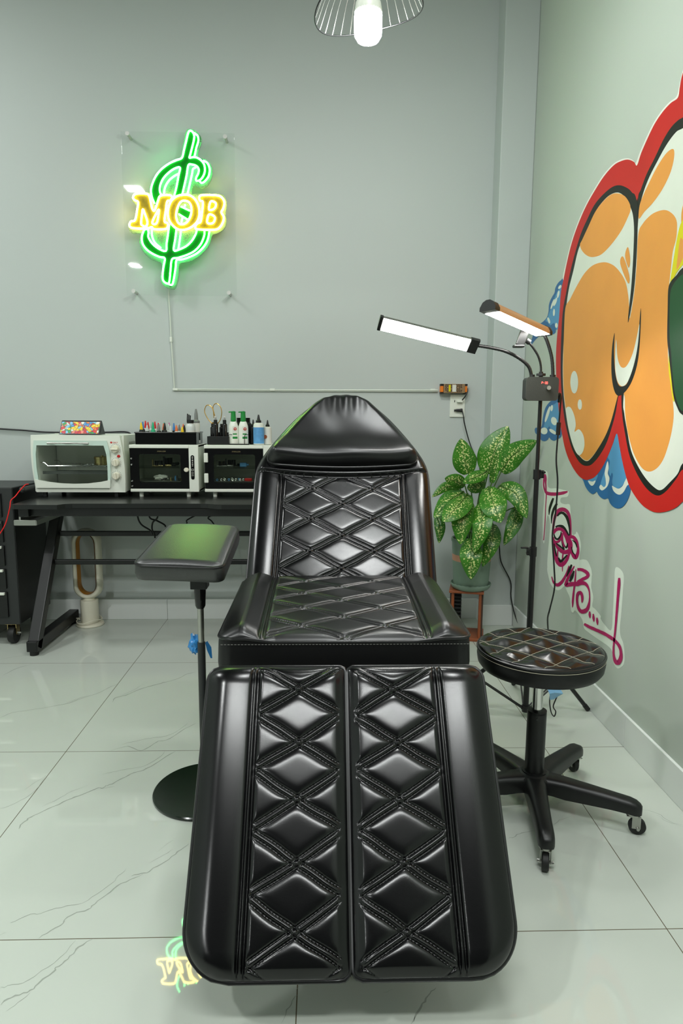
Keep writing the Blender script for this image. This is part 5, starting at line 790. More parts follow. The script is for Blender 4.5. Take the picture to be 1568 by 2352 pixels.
MB().cyl((cx, cy, .27), (cx, cy, .416), .0145, seg=28).build('gas_lift', CHROME, so_)
MB().cyl((cx, cy, .105), (cx, cy, .290), .0265, seg=32).lathe([(.0265, .285), (.0265, .292), (.0145, .293)], (cx, cy, 0), 32).cyl((cx-.006, cy-.0266, .275), (cx-.006, cy-.0255, .275), .004).build('column', BLACKP, so_)
hubp = [(0, .062), (.045, .062), (.052, .075), (.050, .100), (.036, .109), (.0265, .110)]
MB().lathe(hubp, (cx, cy, 0), 32).lathe([(.0265, .106), (.034, .106), (.034, .1125), (.0265, .113)], (cx, cy, 0), 32).build('hub', BLACKP, so_)
for k in range(5):
    a = math.radians(-101+72*k); d = Vector((math.cos(a), math.sin(a), 0)); n = Vector((-d.y, d.x, 0)); rows = []
    for t, w, zt, zb in ((.03, .031, .106, .062), (.06, .029, .107, .062), (.09, .026, .106, .058), (.15, .0235, .103, .060), (.21, .0215, .099, .062), (.252, .021, .096, .062), (.268, .020, .092, .060), (.279, .016, .086, .060), (.284, .009, .080, .061)):
        c = Vector((cx, cy, 0))+d*t; w2 = w*.80; m_ = zt-.012
        rows.append([c+n*w+Vector((0, 0, zb)), c+n*w+Vector((0, 0, zb+(m_-zb)*.5)), c+n*w*.97+Vector((0, 0, m_)), c+n*w2+Vector((0, 0, zt-.003)), c+n*w2*.6+Vector((0, 0, zt)), c-n*w2*.6+Vector((0, 0, zt)), c-n*w2+Vector((0, 0, zt-.003)), c-n*w*.97+Vector((0, 0, m_)), c-n*w+Vector((0, 0, zb+(m_-zb)*.5)), c-n*w+Vector((0, 0, zb)), c+n*w+Vector((0, 0, zb))])
    lg = MB().grid(rows); bmesh.ops.remove_doubles(lg.bm, verts=lg.bm.verts[:], dist=1e-5); bmesh.ops.holes_fill(lg.bm, edges=lg.bm.edges[:], sides=20)
    lg.build('leg', BLACKP, so_, ang=50)
    p = Vector((cx, cy, 0))+d*.262; sw = [-8, 12, 60, 20, -40][k]; w_ = math.radians(sw)+a; fd = Vector((math.cos(w_), math.sin(w_), 0)); fn = Vector((-fd.y, fd.x, 0)); q = p+fd*.012
    cs = MB().cyl(p+Vector((0, 0, .053)), p+Vector((0, 0, .062)), .0175).build('caster', STEEL, so_)
    fk = MB()
    for s in (-1, 1):
        M_ = Matrix((( fd.x, fn.x, 0, 0), (fd.y, fn.y, 0, 0), (0, 0, 1, 0), (0, 0, 0, 1)))
        fk.box(q+fn*s*.0125+Vector((-.004*fd.x, -.004*fd.y, .038)), (.022, .002, .036), bev=.0009, M=M_)
    fk.box(p+Vector((0, 0, .053)), (.034, .027, .003), bev=.001, M=M_).cyl(q-fn*.020+Vector((0, 0, .0225)), q+fn*.020+Vector((0, 0, .0225)), .0042, seg=8)
    fk.build('fork', STEEL, cs)
    wh = MB().tube([q+Vector((0, 0, .0225))+fn*s for s in (-.009, -.0085, -.006, .006, .0085, .009)], [.014, .020, .0222, .0222, .020, .014], 28)
    wh.build('wheel', RUBBER, cs)

# ---------------------------------------------------------------- LED floor lamp
px_, py_ = .757, 2.30
lp = thing('floor_lamp', 'black tripod floor lamp with two lit LED bars on goosenecks by the right wall', 'floor lamp', (px_, py_, 0))
MB().cyl((px_, py_, .035), (px_, py_, .64), .0105).build('lower_pole', BLACKM, lp)
MB().cyl((px_, py_, .62), (px_, py_, .915), .0085).build('middle_pole', BLACKM, lp)
MB().cyl((px_, py_, .90), (px_, py_, 1.168), .0066).build('upper_pole', BLACKM, lp)
for z, s in ((.912, 1), (.635, -1)):
    c = MB().cyl((px_, py_, z-.022), (px_, py_, z+.012), .0128).box((px_+s*.016, py_-.002, z-.004), (.016, .012, .028), bev=.002).build('collar', BLACKP, lp)
    kn = MB().cyl((px_+s*.020, py_-.022, z+.004), (px_+s*.020, py_+.012, z+.004), .004).cyl((px_+s*.020, py_-.012, z-.012), (px_+s*.020, py_+.01, z-.012), .003)
    if s < 0: kn.box((px_-.034, py_-.006, z+.010), (.026, .010, .006), bev=.002)
    kn.build('clamp_lever', BLACKP, c)
MB().cyl((px_, py_, .285), (px_, py_, .325), .015).cyl((px_, py_, .025), (px_, py_, .05), .0135).build('tripod_hub', BLACKP, lp)
for tx, ty in ((1.012, 2.352), (.42, 2.36), (.80, 2.60)):
    d = Vector((tx-px_, ty-py_, 0)); u = d.normalized(); a = Vector((px_, py_, .30))+u*.018; b = Vector((tx, ty, .009))
    l = MB().cyl(a, b, .0078).build('tripod_leg', BLACKM, lp)
    MB().cyl(b+(a-b).normalized()*.02, b-(a-b).normalized()*.004, .0092).build('foot', RUBBER, l)
    n = Vector((-u.y, u.x, 0)); m_ = a.lerp(b, .52); q = Vector((px_, py_, .040))+u*.014
    MB().cyl(q+n*.006, m_+n*.006, .0032, seg=8).cyl(q-n*.006, m_-n*.006, .0032, seg=8).cyl(q-n*.010, q+n*.010, .0045, seg=8).build('brace', BLACKM, lp)
# control box
bx = MB(); bx.prism(rrect(.112, .080, .012), lambda a, b, d: Vector((.7515+a, d, 1.203+b)), 2.268, 2.272)
bx.build('control_box', CARBON, lp)
cb = [c for c in lp.children if c.name.startswith('control_box')][0]
MB().prism(rrect(.111, .079, .013), lambda a, b, d: Vector((.7535+a, d, 1.203+b)), 2.272, 2.318).build('box_shell', BLACKP, cb)
dg = MB(); ox, oz_, yy = .748, 1.2235, 2.2675
SEG = {'P': 'abefg', '-': 'g', '3': 'abcdg', '0': 'abcdef'}
for i, c in enumerate('P-30'):
    x0 = ox+i*.0056; w, h = .0036, .0070
    for s in SEG[c]:
        cxx, czz, dx, dz = {'a': (w/2, h, w, .0009), 'b': (w, h*.75, .0009, h/2), 'c': (w, h*.25, .0009, h/2), 'd': (w/2, 0, w, .0009), 'e': (0, h*.25, .0009, h/2), 'f': (0, h*.75, .0009, h/2), 'g': (w/2, h/2, w, .0009)}[s]
        dg.box((x0+cxx, yy, oz_-.004+czz), (dx, .0006, dz))
dg.build('display', DIGIT, cb, smooth=False, label='red glowing digits')
MB().cyl((.770, 2.268, 1.206), (.770, 2.256, 1.206), .0072).build('dial', CHROME, cb, label='chrome dial')
MB().box((.8095, 2.296, 1.210), (.002, .006, .014)).build('side_switch', WHITEP, cb)
def goose(name, pts, r, seg=12):
    c = catmull(pts, 12); rr = [r*(1+.06*math.sin(i*2.4)) for i in range(len(c))]; return MB().tube(c, rr, seg).build(name, BLACKP, lp)
goose('gooseneck', [(.5325, 2.292, 1.347), (.575, 2.294, 1.341), (.625, 2.295, 1.330), (.675, 2.296, 1.307), (.710, 2.297, 1.278), (.7235, 2.298, 1.240)], .0058)
goose('gooseneck', [(.757, 2.294, 1.386), (.768, 2.297, 1.368), (.780, 2.299, 1.340), (.790, 2.299, 1.305), (.795, 2.298, 1.262), (.7955, 2.298, 1.240)], .0058)
goose('phone_gooseneck', [(.704, 2.286, 1.358), (.722, 2.290, 1.339), (.741, 2.294, 1.312), (.752, 2.297, 1.280), (.754, 2.298, 1.240)], .0038)
for x, r in ((.7235, .009), (.7955, .010)): MB().cyl((x, 2.298, 1.238), (x, 2.298, 1.252), r).build('neck_socket', BLACKP, lp)
MB().cyl((.754, 2.298, 1.248), (.754, 2.298, 1.256), .016, seg=6).cyl((.754, 2.298, 1.24), (.754, 2.298, 1.262), .007).build('wing_nut', BLACKP, lp)
def led_bar(A, B, face, w, caps):
    A, B = Vector(A), Vector(B); L = (B-A).length; x = (B-A).normalized(); f = Vector(face); f = (f-x*f.dot(x)).normalized(); y = f.cross(x)
    M = Matrix(((x.x, y.x, f.x, 0), (x.y, y.y, f.y, 0), (x.z, y.z, f.z, 0), (0, 0, 0, 1))); C = (A+B)/2
    h = MB(); prof = [(-w/2, .004), (w/2, .004), (w/2, -.006), (w*.34, -.020), (w*.12, -.026), (-w*.12, -.026), (-w*.34, -.020), (-w/2, -.006)]
    h.prism(prof, lambda a, b, d: C+x*d+y*a+f*b, -L/2, L/2); hs = h.build('light_bar', COPPER if caps == 2 else STEEL, lp)
    MB().box(C+f*.0045, (L*.985, w*.94, .003), M=M).build('diffuser', LAMPW, hs, smooth=False, label='glowing white diffuser')
    for s, t in ((-1, .010 if caps == 1 else .026), (1, .030 if caps == 1 else .014)):
        MB().prism([(a*1.08, b*1.1) for a, b in prof], lambda a, b, d: C+x*d+y*a+f*(b+.0008), s*(L/2), s*(L/2+t)).build('end_cap', BLACKP, hs)
    return hs
led_bar((.200, 2.285, 1.4165), (.500, 2.289, 1.349), (-.12, -.72, -.66), .050, 1)
led_bar((.520, 2.075, 1.428), (.752, 2.292, 1.389), (-.50, -.50, -.80), .052, 2)
ph = MB().box((.678, 2.280, 1.372), (.030, .008, .052), bev=.003, M=Matrix.Rotation(math.radians(18), 4, 'Y')).box((.664, 2.272, 1.344), (.036, .026, .009), bev=.003).cyl((.694, 2.286, 1.366), (.706, 2.286, 1.358), .009)
ph.build('phone_holder', BLACKP, lp)
MB().tube(CORD_LAMP, .0030, 8, smooth=5).tube(CORD_LOOP, .0022, 6, smooth=5).build('power_cord', BLACKP, lp)
q = CORD_LAMP[3]; MB().cyl((q[0], q[1], q[2]+.022), (q[0]-.001, q[1], q[2]-.022), .0075).build('inline_switch', BLACKP, lp)
MB().cyl((.808, 2.300, 1.187), (.828, 2.305, 1.186), .0042).cyl((.826, 2.305, 1.189), (.825, 2.308, 1.158), .0048).build('power_plug', BLACKP, lp)
bt = MB(); bt.grid([[(.792, 2.19, .165), (.81, 2.185, .182), (.838, 2.19, .165)], [(.800, 2.18, .145), (.818, 2.178, .150), (.850, 2.185, .143)], [(.806, 2.19, .118), (.82, 2.19, .120), (.836, 2.195, .128)]])
bt.build('film_wrap', BLUEP, lp, label='pale blue film wrapped on the cord')

# ---------------------------------------------------------------- pendant lamp
bx0, by0 = .141, 2.25
pl = thing('pendant_lamp', 'hanging wire cage lamp with a bright white bulb above the chair', 'pendant lamp', (bx0, by0, ZC))
zb = 2.262
MB().lathe([(0, 0), (.016, .001), (.034, .010), (.0425, .024), (.0435, .042), (.0435, .078), (.0425, .082)], (bx0, by0, zb), 40).build('bulb', BULBM, pl, label='glowing white bulb')
bs = MB(); bs.lathe([(.0425, .082), (.0435, .090), (.040, .112), (.026, .130), (.020, .135), (0, .136)], (bx0, by0, zb), 40)
for i in range(36):
    a = 2*math.pi*i/36; bs.cyl((bx0+.0430*math.cos(a), by0+.0430*math.sin(a), zb+.086), (bx0+.038*math.cos(a), by0+.038*math.sin(a), zb+.116), .0012, seg=5)
bs.build('bulb_base', WHITEP, pl)
MB().cyl((bx0, by0, zb+.13), (bx0, by0, zb+.20), .022).build('lamp_holder', BLACKP, pl)
MB().cyl((bx0, by0, zb+.19), (bx0, by0, ZC-.03), .003, seg=8).build('cord', BLACKP, pl)
MB().lathe([(.055, 0), (.055, -.012), (.045, -.028), (0, -.030)], (bx0, by0, ZC), 32).build('ceiling_rose', BLACKM, pl)
Rr = .166; rc = (bx0, by0-.02)
def rim(a):
    x = rc[0]+Rr*math.cos(a); y = rc[1]+Rr*math.sin(a)
    return Vector((x, y, 2.352+.020*math.cos(a-.3)-.016*math.cos(2*a+.5)))
MB().tube([rim(2*math.pi*i/80) for i in range(80)], .0024, 8, closed=True).build('cage_rim', BLACKM, pl)
for i in range(30):
    a = 2*math.pi*i/30; p = rim(a); t = Vector((bx0+.030*math.cos(a), by0+.030*math.sin(a), 2.512))
    m_ = p.lerp(t, .5)+Vector((.018*math.cos(a), .018*math.sin(a), .020))
    MB().tube([p, m_, t], .0013, 6, smooth=6).build('cage_wire', STEEL, pl)
MB().tube([(bx0+.030*math.cos(2*math.pi*i/30), by0+.030*math.sin(2*math.pi*i/30), 2.512) for i in range(30)], .003, 6, closed=True).build('cage_collar', BLACKM, pl)

# ---------------------------------------------------------------- plant on its stand
sx_, sy_ = .735, 3.235
ws = thing('plant_stand', 'small red brown wooden rack used as a stand under the potted plant', 'plant stand', (sx_, sy_, 0))
ang = math.radians(-14); RM = Matrix.Rotation(ang, 4, 'Z')
def wl(x, y, z): v = RM @ Vector((x, y, 0)); return (sx_+v.x, sy_+v.y, z)
MB().box(wl(0, 0, .247), (.170, .165, .012), rz=ang, bev=.002).build('top_board', WOOD, ws)
MB().box(wl(0, 0, .008), (.180, .175, .016), rz=ang, bev=.003).build('bottom_board', WOOD, ws)
for x in (-.066, .068): MB().cyl(wl(x, -.068, .014), wl(x, -.068, .243), .0075, seg=14).build('front_post', WOOD, ws)
MB().box(wl(.079, .012, .128), (.008, .14, .228), rz=ang).build('side_board', WOODD, ws)
MB().box(wl(-.079, .045, .128), (.008, .075, .228), rz=ang).build('side_board', WOODD, ws)
rk = MB()
for i in range(11): rk.box(wl(-.046, .02, .034+i*.0195), (.040, .10, .007), rz=ang, bev=.001)
rk.box(wl(-.070, .02, .128), (.006, .10, .21), rz=ang); rk.build('slotted_rack', BLACKP, ws)
pcx, pcy = .751, 3.225
sc_ = thing('plant_saucer', 'sage green scalloped saucer under the plant pot', 'saucer', (pcx, pcy, .253))
sm = MB(); rows = []
for r, z in ((.001, .2535), (.078, .2535), (.088, .2555), (.096, .266), (.1015, .281), (.0995, .284), (.0955, .281), (.090, .270), (.082, .262), (.001, .261)):
    rows.append([(pcx+r*math.cos(2*math.pi*i/96), pcy+r*math.sin(2*math.pi*i/96), z+(.0018*math.cos(i*2*math.pi/96*26) if z > .278 else 0)) for i in range(97)])
sm.grid(rows); bmesh.ops.remove_doubles(sm.bm, verts=sm.bm.verts[:], dist=1e-5); sm.build('dish', SAGE, sc_, ang=60)
pp = thing('potted_plant', 'speckled green leafy houseplant in a sage pot with a coral band', 'plant', (pcx, pcy, .264))
MB().lathe([(0, .264), (.080, .264), (.0865, .268), (.0925, .36), (.0955, .40)], (pcx, pcy, 0), 56).lathe([(.0968, .432), (.0995, .490), (.1035, .496), (.1040, .508), (.1000, .512), (.0950, .508), (.0930, .470), (0, .465)], (pcx, pcy, 0), 56).build('pot', SAGE, pp)
MB().lathe([(.0955, .40), (.0968, .432)], (pcx, pcy, 0), 56).build('pot_band', CORAL, pp, label='coral band round the pot')
MB().lathe([(.0935, .483), (.05, .489), (0, .492)], (pcx, pcy, 0), 32).build('soil', SOIL, pp)
V, Fc, UV = [], [], []
stems = MB()
for k, (b, m, t, w) in enumerate(LEAVES):
    b, m, t = Vector(b), Vector(m), Vector(t); c = catmull([b, m, t], 9); n = len(c); L = (m-b).length+(t-m).length
    base = len(V); pale = (k == 3)
    for i, p in enumerate(c):
        f = i/(n-1); tg_ = (c[min(i+1, n-1)]-c[max(i-1, 0)]).normalized()
        view = (Vector((0, .9, 1.4))-p).normalized(); nn_ = (view-tg_*view.dot(tg_)).normalized(); nn_ = (nn_+Vector((.25*math.sin(k*2.3), 0, .25*math.cos(k*1.7)))).normalized(); nn_ = (nn_-tg_*nn_.dot(tg_)).normalized()
        sd = tg_.cross(nn_).normalized(); prof = (math.sin(math.pi*min(1, f*.93+.06)**.86))**.72*(1-.12*f) if f < 1 else .02
        hwid = w*.57*prof
        for j in range(-4, 5):
            s = j/4; cup = -.16*hwid*s*s*(1 if not pale else -3)+.02*hwid*math.sin(f*19+k+s*2)*abs(s)+.10*hwid*(abs(s) < .01)*-.6
            V.append(p+sd*(hwid*s)+nn_*(cup)); UV.append((s, f, 0))
    for i in range(n-1):
        for j in range(8): a = base+i*9+j; Fc.append((a, a+1, a+10, a+9))
    root = Vector((pcx+random.uniform(-.02, .02), pcy+random.uniform(-.02, .02), .487)); mid = root.lerp(b, .55)+Vector((0, 0, .03))
    stems.tube([root, mid, b, c[3]], .0032, 7, smooth=5)
    stems.tube([q+(Vector((0, .9, 1.4))-q).normalized()*.0006 for q in c[:-1]], [.0022*(1-i/n)+.0004 for i in range(n-1)], 5)
me = D.meshes.new('foliage'); me.from_pydata([tuple(v) for v in V], [], Fc); me.polygons.foreach_set('use_smooth', [True]*len(me.polygons))
at_ = me.attributes.new('leafuv', 'FLOAT_VECTOR', 'POINT'); at_.data.foreach_set('vector', [x for u in UV for x in u])
fo = link('foliage', me, LEAF, pp); sol = fo.modifiers.new('thickness', 'SOLIDIFY'); sol.thickness = .0008; sub = fo.modifiers.new('smooth', 'SUBSURF'); sub.levels = sub.render_levels = 1
stems.build('stems', STEM, pp)

# ---------------------------------------------------------------- work table
TZ = .712
tb_ = thing('work_table', 'long black work table against the back wall carrying the oven and cabinets', 'table', (-.75, 3.2, 0))
out = [(-1.395, 3.50), (-1.372, 2.935), (-1.36, 2.925), (-1.17, 2.922), (-1.148, 2.955), (-1.12, 2.968), (-.55, 2.978), (-.515, 2.972), (-.475, 2.945), (-.45, 2.940), (.10, 2.943), (.13, 2.955), (.13, 3.50)]
MB().prism(out, lambda a, b, d: Vector((a, b, d)), TZ-.020, TZ).build('table_top', TABLE, tb_, smooth=False)
MB().box((-.62, 3.00, .672), (1.40, .030, .040), bev=.003).build('front_rail', BLACKM, tb_)
MB().box((-.62, 3.46, .672), (1.40, .030, .040), bev=.003).build('rear_rail', BLACKM, tb_)
for x in (-1.336, .06):
    MB().box((x, 3.21, .672), (.045, .50, .040), bev=.003).build('side_rail', BLACKM, tb_)
    d = Vector((0, 3.36-2.985, .652-.03)); L = d.length; M_ = Matrix.Rotation(-math.atan2(d.y, d.z), 4, 'X')
    MB().box(Vector((x, 2.985, .03))+d/2, (.050, .050, L), bev=.004, M=M_).build('leg', BLACKM, tb_)
    MB().box((x, 3.225, .045), (.050, .53, .050), bev=.004).build('foot', BLACKM, tb_)
    for y in (2.985, 3.46): MB().cyl((x, y, 0), (x, y, .022), .020).build('levelling_pad', RUBBER, tb_)
for z, y in ((.520, 3.29), (.392, 3.21)): MB().box((-.6275, y, z), (1.36, .024, .024), bev=.003).build('cross_bar', BLACKM, tb_)
ct = MB().box((-1.352, 3.01, .618), (.098, .004, .026), bev=.0015).box((-1.352, 3.15, .607), (.094, .28, .003)).box((-1.402, 3.15, .617), (.003, .28, .022)).box((-1.302, 3.15, .617), (.003, .28, .022)).box((-1.378, 3.02, .655), (.008, .010, .055))
ct.build('cable_tray', STEEL, tb_)
stp = thing('power_strip', 'black power strip fixed under the back of the table top', 'power strip', (-.58, 3.3, .69))
MB().box((-.60, 3.345, .672), (.36, .055, .038), bev=.004).build('body', BLACKP, stp)
for x, lab, cd in ((-.617, 'black plug and cord hanging under the table, left of two near the arm rest', CORD_D), (-.517, 'black plug and cord hanging under the table nearest the tattoo chair', CORD_E)):
    p = thing('plug_cord', lab, 'cord', (x, 3.345, .65)); z0 = cd[0][2]
    MB().cyl((x, 3.345, .6525), (x, 3.345, .628), .015).cyl((x, 3.345, .628), (x, 3.345, .612), .011, .006).build('plug', BLACKP, p)
    MB().tube([(x, 3.345, .616)]+list(cd), .0035, 8, smooth=4).build('cord', BLACKP, p)
for c, lab in ((CORD_A, 'black cord looping down from the table left of its neighbours'), (CORD_B, 'black cord hanging in a wide S under the table'), (CORD_C, 'black cord running straight down under the table into the adapter')):
    tag(MB().tube([(c[0][0], c[0][1], .69)]+list(c), .0042, 8, smooth=5).build('hanging_cord', BLACKP, loc=c[0]), lab, 'cord')
ad = thing('power_adapter', 'black adapter dangling by its cord behind the arm rest', 'adapter', (-.80, 3.2, .48))
ad_m = Matrix.Rotation(math.radians(16), 4, 'Y')
MB().box((-.800, 3.19, .462), (.034, .03, .085), bev=.008, M=ad_m).build('body', BLACKP, ad)
MB().tube([(-.795, 3.2, .52), (-.79, 3.2, .53), (-.755, 3.22, .538), (-.70, 3.24, .534), (-.66, 3.26, .530)], .009, 8, smooth=4).build('strain_relief', BLACKP, ad)

# ---------------------------------------------------------------- toaster oven
FY = 3.205
ov = thing('toaster_oven', 'white toaster oven with three knobs on the left end of the table', 'toaster oven', (-1.18, 3.34, TZ))
def ovx(z):  # bowed sides of the front
    t = (z-.735)/(1.011-.735); return .009*math.sin(math.pi*max(0, min(1, t)))
z0, z1 = .737, 1.011
def bez(inset, r):
    L = []
    for i in range(13): L.append((-1.389+inset+.012*0-ovx(z0+(z1-z0)*i/12)+.012*(1-i/12), z0+inset+(z1-z0-2*inset)*i/12))
    R = []
    for i in range(13): R.append((-.952-inset+ovx(z0+(z1-z0)*(1-i/12))-.014*(i == 0)*0-.016*(1-i/12)*1.1, z1-inset-(z1-z0-2*inset)*i/12))
    return L+R
Zf = lambda a, b, d: Vector((a, d, b))
hole = [(-1.362, .795), (-1.368, .86), (-1.368, .92), (-1.362, .962), (-1.045, .962), (-1.034, .92), (-1.031, .86), (-1.032, .795), (-1.08, .784), (-1.13, .778), (-1.20, .776), (-1.27, .779), (-1.32, .785)]
inner = [(a, b) for a, b in hole]
MB().prism(bez(0, .02), Zf, FY, FY+.022, holes=[inner]).build('front_bezel', WHITEP, ov, ang=50)
MB().box((-1.172, FY+.15, z1-.006), (.425, .26, .010), bev=.004).box((-1.172, FY+.15, z0+.006), (.425, .26, .010)).box((-1.386, FY+.15, .874), (.008, .26, .272)).box((-.962, FY+.15, .874), (.012, .26, .272)).box((-1.172, FY+.281, .874), (.428, .008, .276)).build('shell', WHITEP, ov)
MB().box((-1.198, FY+.262, .874), (.35, .004, .25)).box((-1.380, FY+.15, .874), (.003, .24, .25)).box((-1.022, FY+.15, .874), (.003, .24, .25)).box((-1.20, FY+.15, .752), (.35, .24, .003)).box((-1.20, FY+.15, .997), (.35, .24, .003)).build('cavity', CAVITY, ov, smooth=False)
vt = MB()
for i in range(5): vt.box((-.9555, FY+.12+i*.025, .955), (.0015, .004, .045))
for i in range(3): vt.box((-.9555, FY+.15+i*.03, .86), (.0015, .020, .004))
vt.build('side_vents', BLACKP, ov)
dr = MB().prism([(-1.376, .766), (-1.381, .84), (-1.381, .93), (-1.374, .985), (-1.030, .985), (-1.018, .93), (-1.016, .84), (-1.021, .768)], Zf, FY-.006, FY-.001, holes=[hole]).build('door', PALEG, ov, ang=50)
MB().prism([(-1.374, .758), (-1.377, .800), (-1.32, .788), (-1.25, .780), (-1.20, .778), (-1.13, .780), (-1.06, .789), (-1.018, .799), (-1.022, .758)], Zf, FY-.009, FY-.006).build('lower_panel', WHITEP, dr)
MB().prism(hole, Zf, FY-.005, FY-.003).build('glass_pane', GLASS, dr, smooth=False)
hd = MB()
hd.tube([(-1.303, FY-.026, .973), (-1.28, FY-.026, .973), (-1.265, FY-.026, .973), (-1.235, FY-.026, .9735), (-1.205, FY-.026, .974), (-1.175, FY-.026, .9735), (-1.145, FY-.026, .973), (-1.13, FY-.026, .973), (-1.108, FY-.026, .973)], [.0052, .0052, .0040, .0036, .0052, .0036, .0040, .0052, .0052], 12)
for x in (-1.285, -1.125): hd.cyl((x, FY-.026, .973), (x, FY-.004, .973), .004, seg=10)
hd.build('handle', STEEL, dr, label='steel bar handle')
for z, tw in ((.946, 0), (.880, 80), (.817, 85)):
    kb = MB().lathe([(0, .020), (.0155, .020), (.0175, .016), (.0185, 0)], (-.990, FY-.002, z), 28, M=Matrix.Rotation(math.radians(90), 4, 'X'))
    M_ = Matrix.Rotation(math.radians(tw), 4, 'Y'); kb.box((-.990, FY-.025, z), (.033, .009, .010), bev=.003, M=M_)
    k_ = kb.build('knob', CREAM, ov)
    dl = MB()
    for i in range(14):
        a = math.radians(-40+i*20); dl.box((-.990+.0235*math.cos(a), FY-.0006, z+.0235*math.sin(a)), (.0012, .001, .0030), M=Matrix.Rotation(-a+math.pi/2, 4, 'Y'))
    dl.build('dial_marks', GREYM, k_)
MB().lathe([(0, .005), (.006, .004), (.007, 0)], (-.977, FY-.001, .9115), 18, sx=1.15, M=Matrix.Rotation(math.radians(90), 4, 'X')).build('indicator_light', RED, ov, label='small red indicator light')
def text(s, size, name, m, parent, loc, rot=(math.pi/2, 0, 0), align='LEFT', ext=.0003):
    cu = D.curves.new(name, 'FONT'); cu.body = s; cu.size = size; cu.align_x = align; cu.extrude = ext
    o = D.objects.new('tmp', cu); COL.objects.link(o); me = D.meshes.new_from_object(o.evaluated_get(bpy.context.evaluated_depsgraph_get())); D.objects.remove(o)
    me.transform(Matrix.Translation(loc) @ Matrix.Rotation(rot[2], 4, 'Z') @ Matrix.Rotation(rot[0], 4, 'X') @ Matrix.Rotation(rot[1], 4, 'Y')); me.materials.clear(); return link(name, me, m, parent)
text('GALY', .010, 'lettering', RED, ov, (-1.0035, FY-.0006, .9735)); MB().lathe([(0, .0008), (.0046, .0008), (.0046, 0)], (-1.010, FY-.0002, .977), 20, M=Matrix.Rotation(math.radians(90), 4, 'X')).build('emblem', RED, ov)
for x, y in ((-1.343, FY+.02), (-1.0, FY+.02), (-1.343, FY+.25), (-1.0, FY+.25)): MB().box((x, y, TZ+.0135), (.018, .018, .027), bev=.002).build('foot', BLACKP, ov)
rkm = MB()
for s in (0, 1):
    y = FY+.05+s*.17; rkm.tube([(-1.372, y, .876), (-1.352, y, .876), (-1.335, y, .860), (-1.055, y, .860), (-1.040, y, .872), (-1.026, y, .872)], .0028, 8)
for i in range(16): rkm.cyl((-1.335+i*.0185, FY+.05, .860), (-1.335+i*.0185, FY+.22, .860), .0013, seg=6)
rkm.build('wire_rack', CHROME, ov)
MB().box((-1.20, FY+.135, .823), (.318, .19, .004), bev=.001).box((-1.20, FY+.042, .829), (.318, .003, .014)).build('baking_tray', DARKC, ov)
cn = thing('steel_canister', 'round brassy steel lidded canister inside the toaster oven', 'canister', (-1.092, FY+.11, .863))
MB().cyl((-1.092, FY+.11, .863), (-1.092, FY+.11, .891), .0375, seg=40).build('body', BRASS, cn)
MB().lathe([(.0375, .891), (.0392, .892), (.0392, .901), (.036, .904), (0, .904)], (-1.092, FY+.11, 0), 40).cyl((-1.092, FY+.11, .904), (-1.092, FY+.11, .909), .007).build('lid', BRASS, cn)
for i, (x, y) in enumerate(((-1.165, .06), (-1.155, .09), (-1.148, .07), (-1.185, .08), (-1.135, .055))):
    tag(MB().cyl((x, FY+y, .8632), (x+.012, FY+y+.004, .8662), .0028, seg=8).cyl((x+.012, FY+y+.004, .8662), (x+.017, FY+y+.006, .8668), .0042, .003, seg=8).build('metal_tip', CHROME, loc=(x, FY+y, .863)),
        'small shiny metal tip lying on the wire rack inside the oven', 'metal tip', 'metal tips on the oven rack')
# coloured triangular case on the oven
cs_ = thing('glasses_case', 'triangular case with a busy multicoloured doodle pattern on top of the toaster oven', 'case', (-1.175, 3.31, 1.011))
def doodle():
    m = mat('doodle_print', (200, 200, 200), .45); nt = m.node_tree; b = nt.nodes['Principled BSDF']; tc = nt.nodes.new('ShaderNodeTexCoord')
    n = nt.nodes.new('ShaderNodeTexNoise'); n.inputs['Scale'].default_value = 38; n.inputs['Detail'].default_value = 1
    ad_ = nt.nodes.new('ShaderNodeVectorMath'); ad_.operation = 'MULTIPLY_ADD'; ad_.inputs[1].default_value = (.010, .010, .010); nt.links.new(tc.outputs['Object'], ad_.inputs[2]); nt.links.new(n.outputs['Color'], ad_.inputs[0])
    v = nt.nodes.new('ShaderNodeTexVoronoi'); v.inputs['Scale'].default_value = 70; nt.links.new(ad_.outputs[0], v.inputs['Vector'])
    v2 = nt.nodes.new('ShaderNodeTexVoronoi'); v2.feature = 'DISTANCE_TO_EDGE'; v2.inputs['Scale'].default_value = 70; nt.links.new(ad_.outputs[0], v2.inputs['Vector'])
    sp_ = nt.nodes.new('ShaderNodeSeparateXYZ'); nt.links.new(v.outputs['Color'], sp_.inputs[0])
    r = nt.nodes.new('ShaderNodeValToRGB'); r.color_ramp.interpolation = 'CONSTANT'; e = r.color_ramp.elements
    cols = [(216, 30, 30), (240, 210, 30), (70, 140, 205), (228, 120, 50), (40, 150, 70), (225, 225, 215), (240, 200, 40), (120, 190, 225), (196, 30, 50), (226, 130, 110), (60, 110, 180)]
    while len(e) < len(cols): e.new(.5)
    for i, c in enumerate(cols): e[i].position = i/len(cols); e[i].color = (*lin(c), 1)
    nt.links.new(sp_.outputs[0], r.inputs[0])
    lt = nt.nodes.new('ShaderNodeMath'); lt.operation = 'LESS_THAN'; lt.inputs[1].default_value = .045; nt.links.new(v2.outputs['Distance'], lt.inputs[0])
    mx = nt.nodes.new('ShaderNodeMixRGB'); mx.inputs[2].default_value = (.008, .008, .008, 1); nt.links.new(lt.outputs[0], mx.inputs[0]); nt.links.new(r.outputs[0], mx.inputs[1]); nt.links.new(mx.outputs[0], b.inputs['Base Color']); return m
DOOD = doodle()
tri = [(3.262, 1.0125), (3.358, 1.0125), (3.318, 1.076), (3.312, 1.080), (3.304, 1.076)]
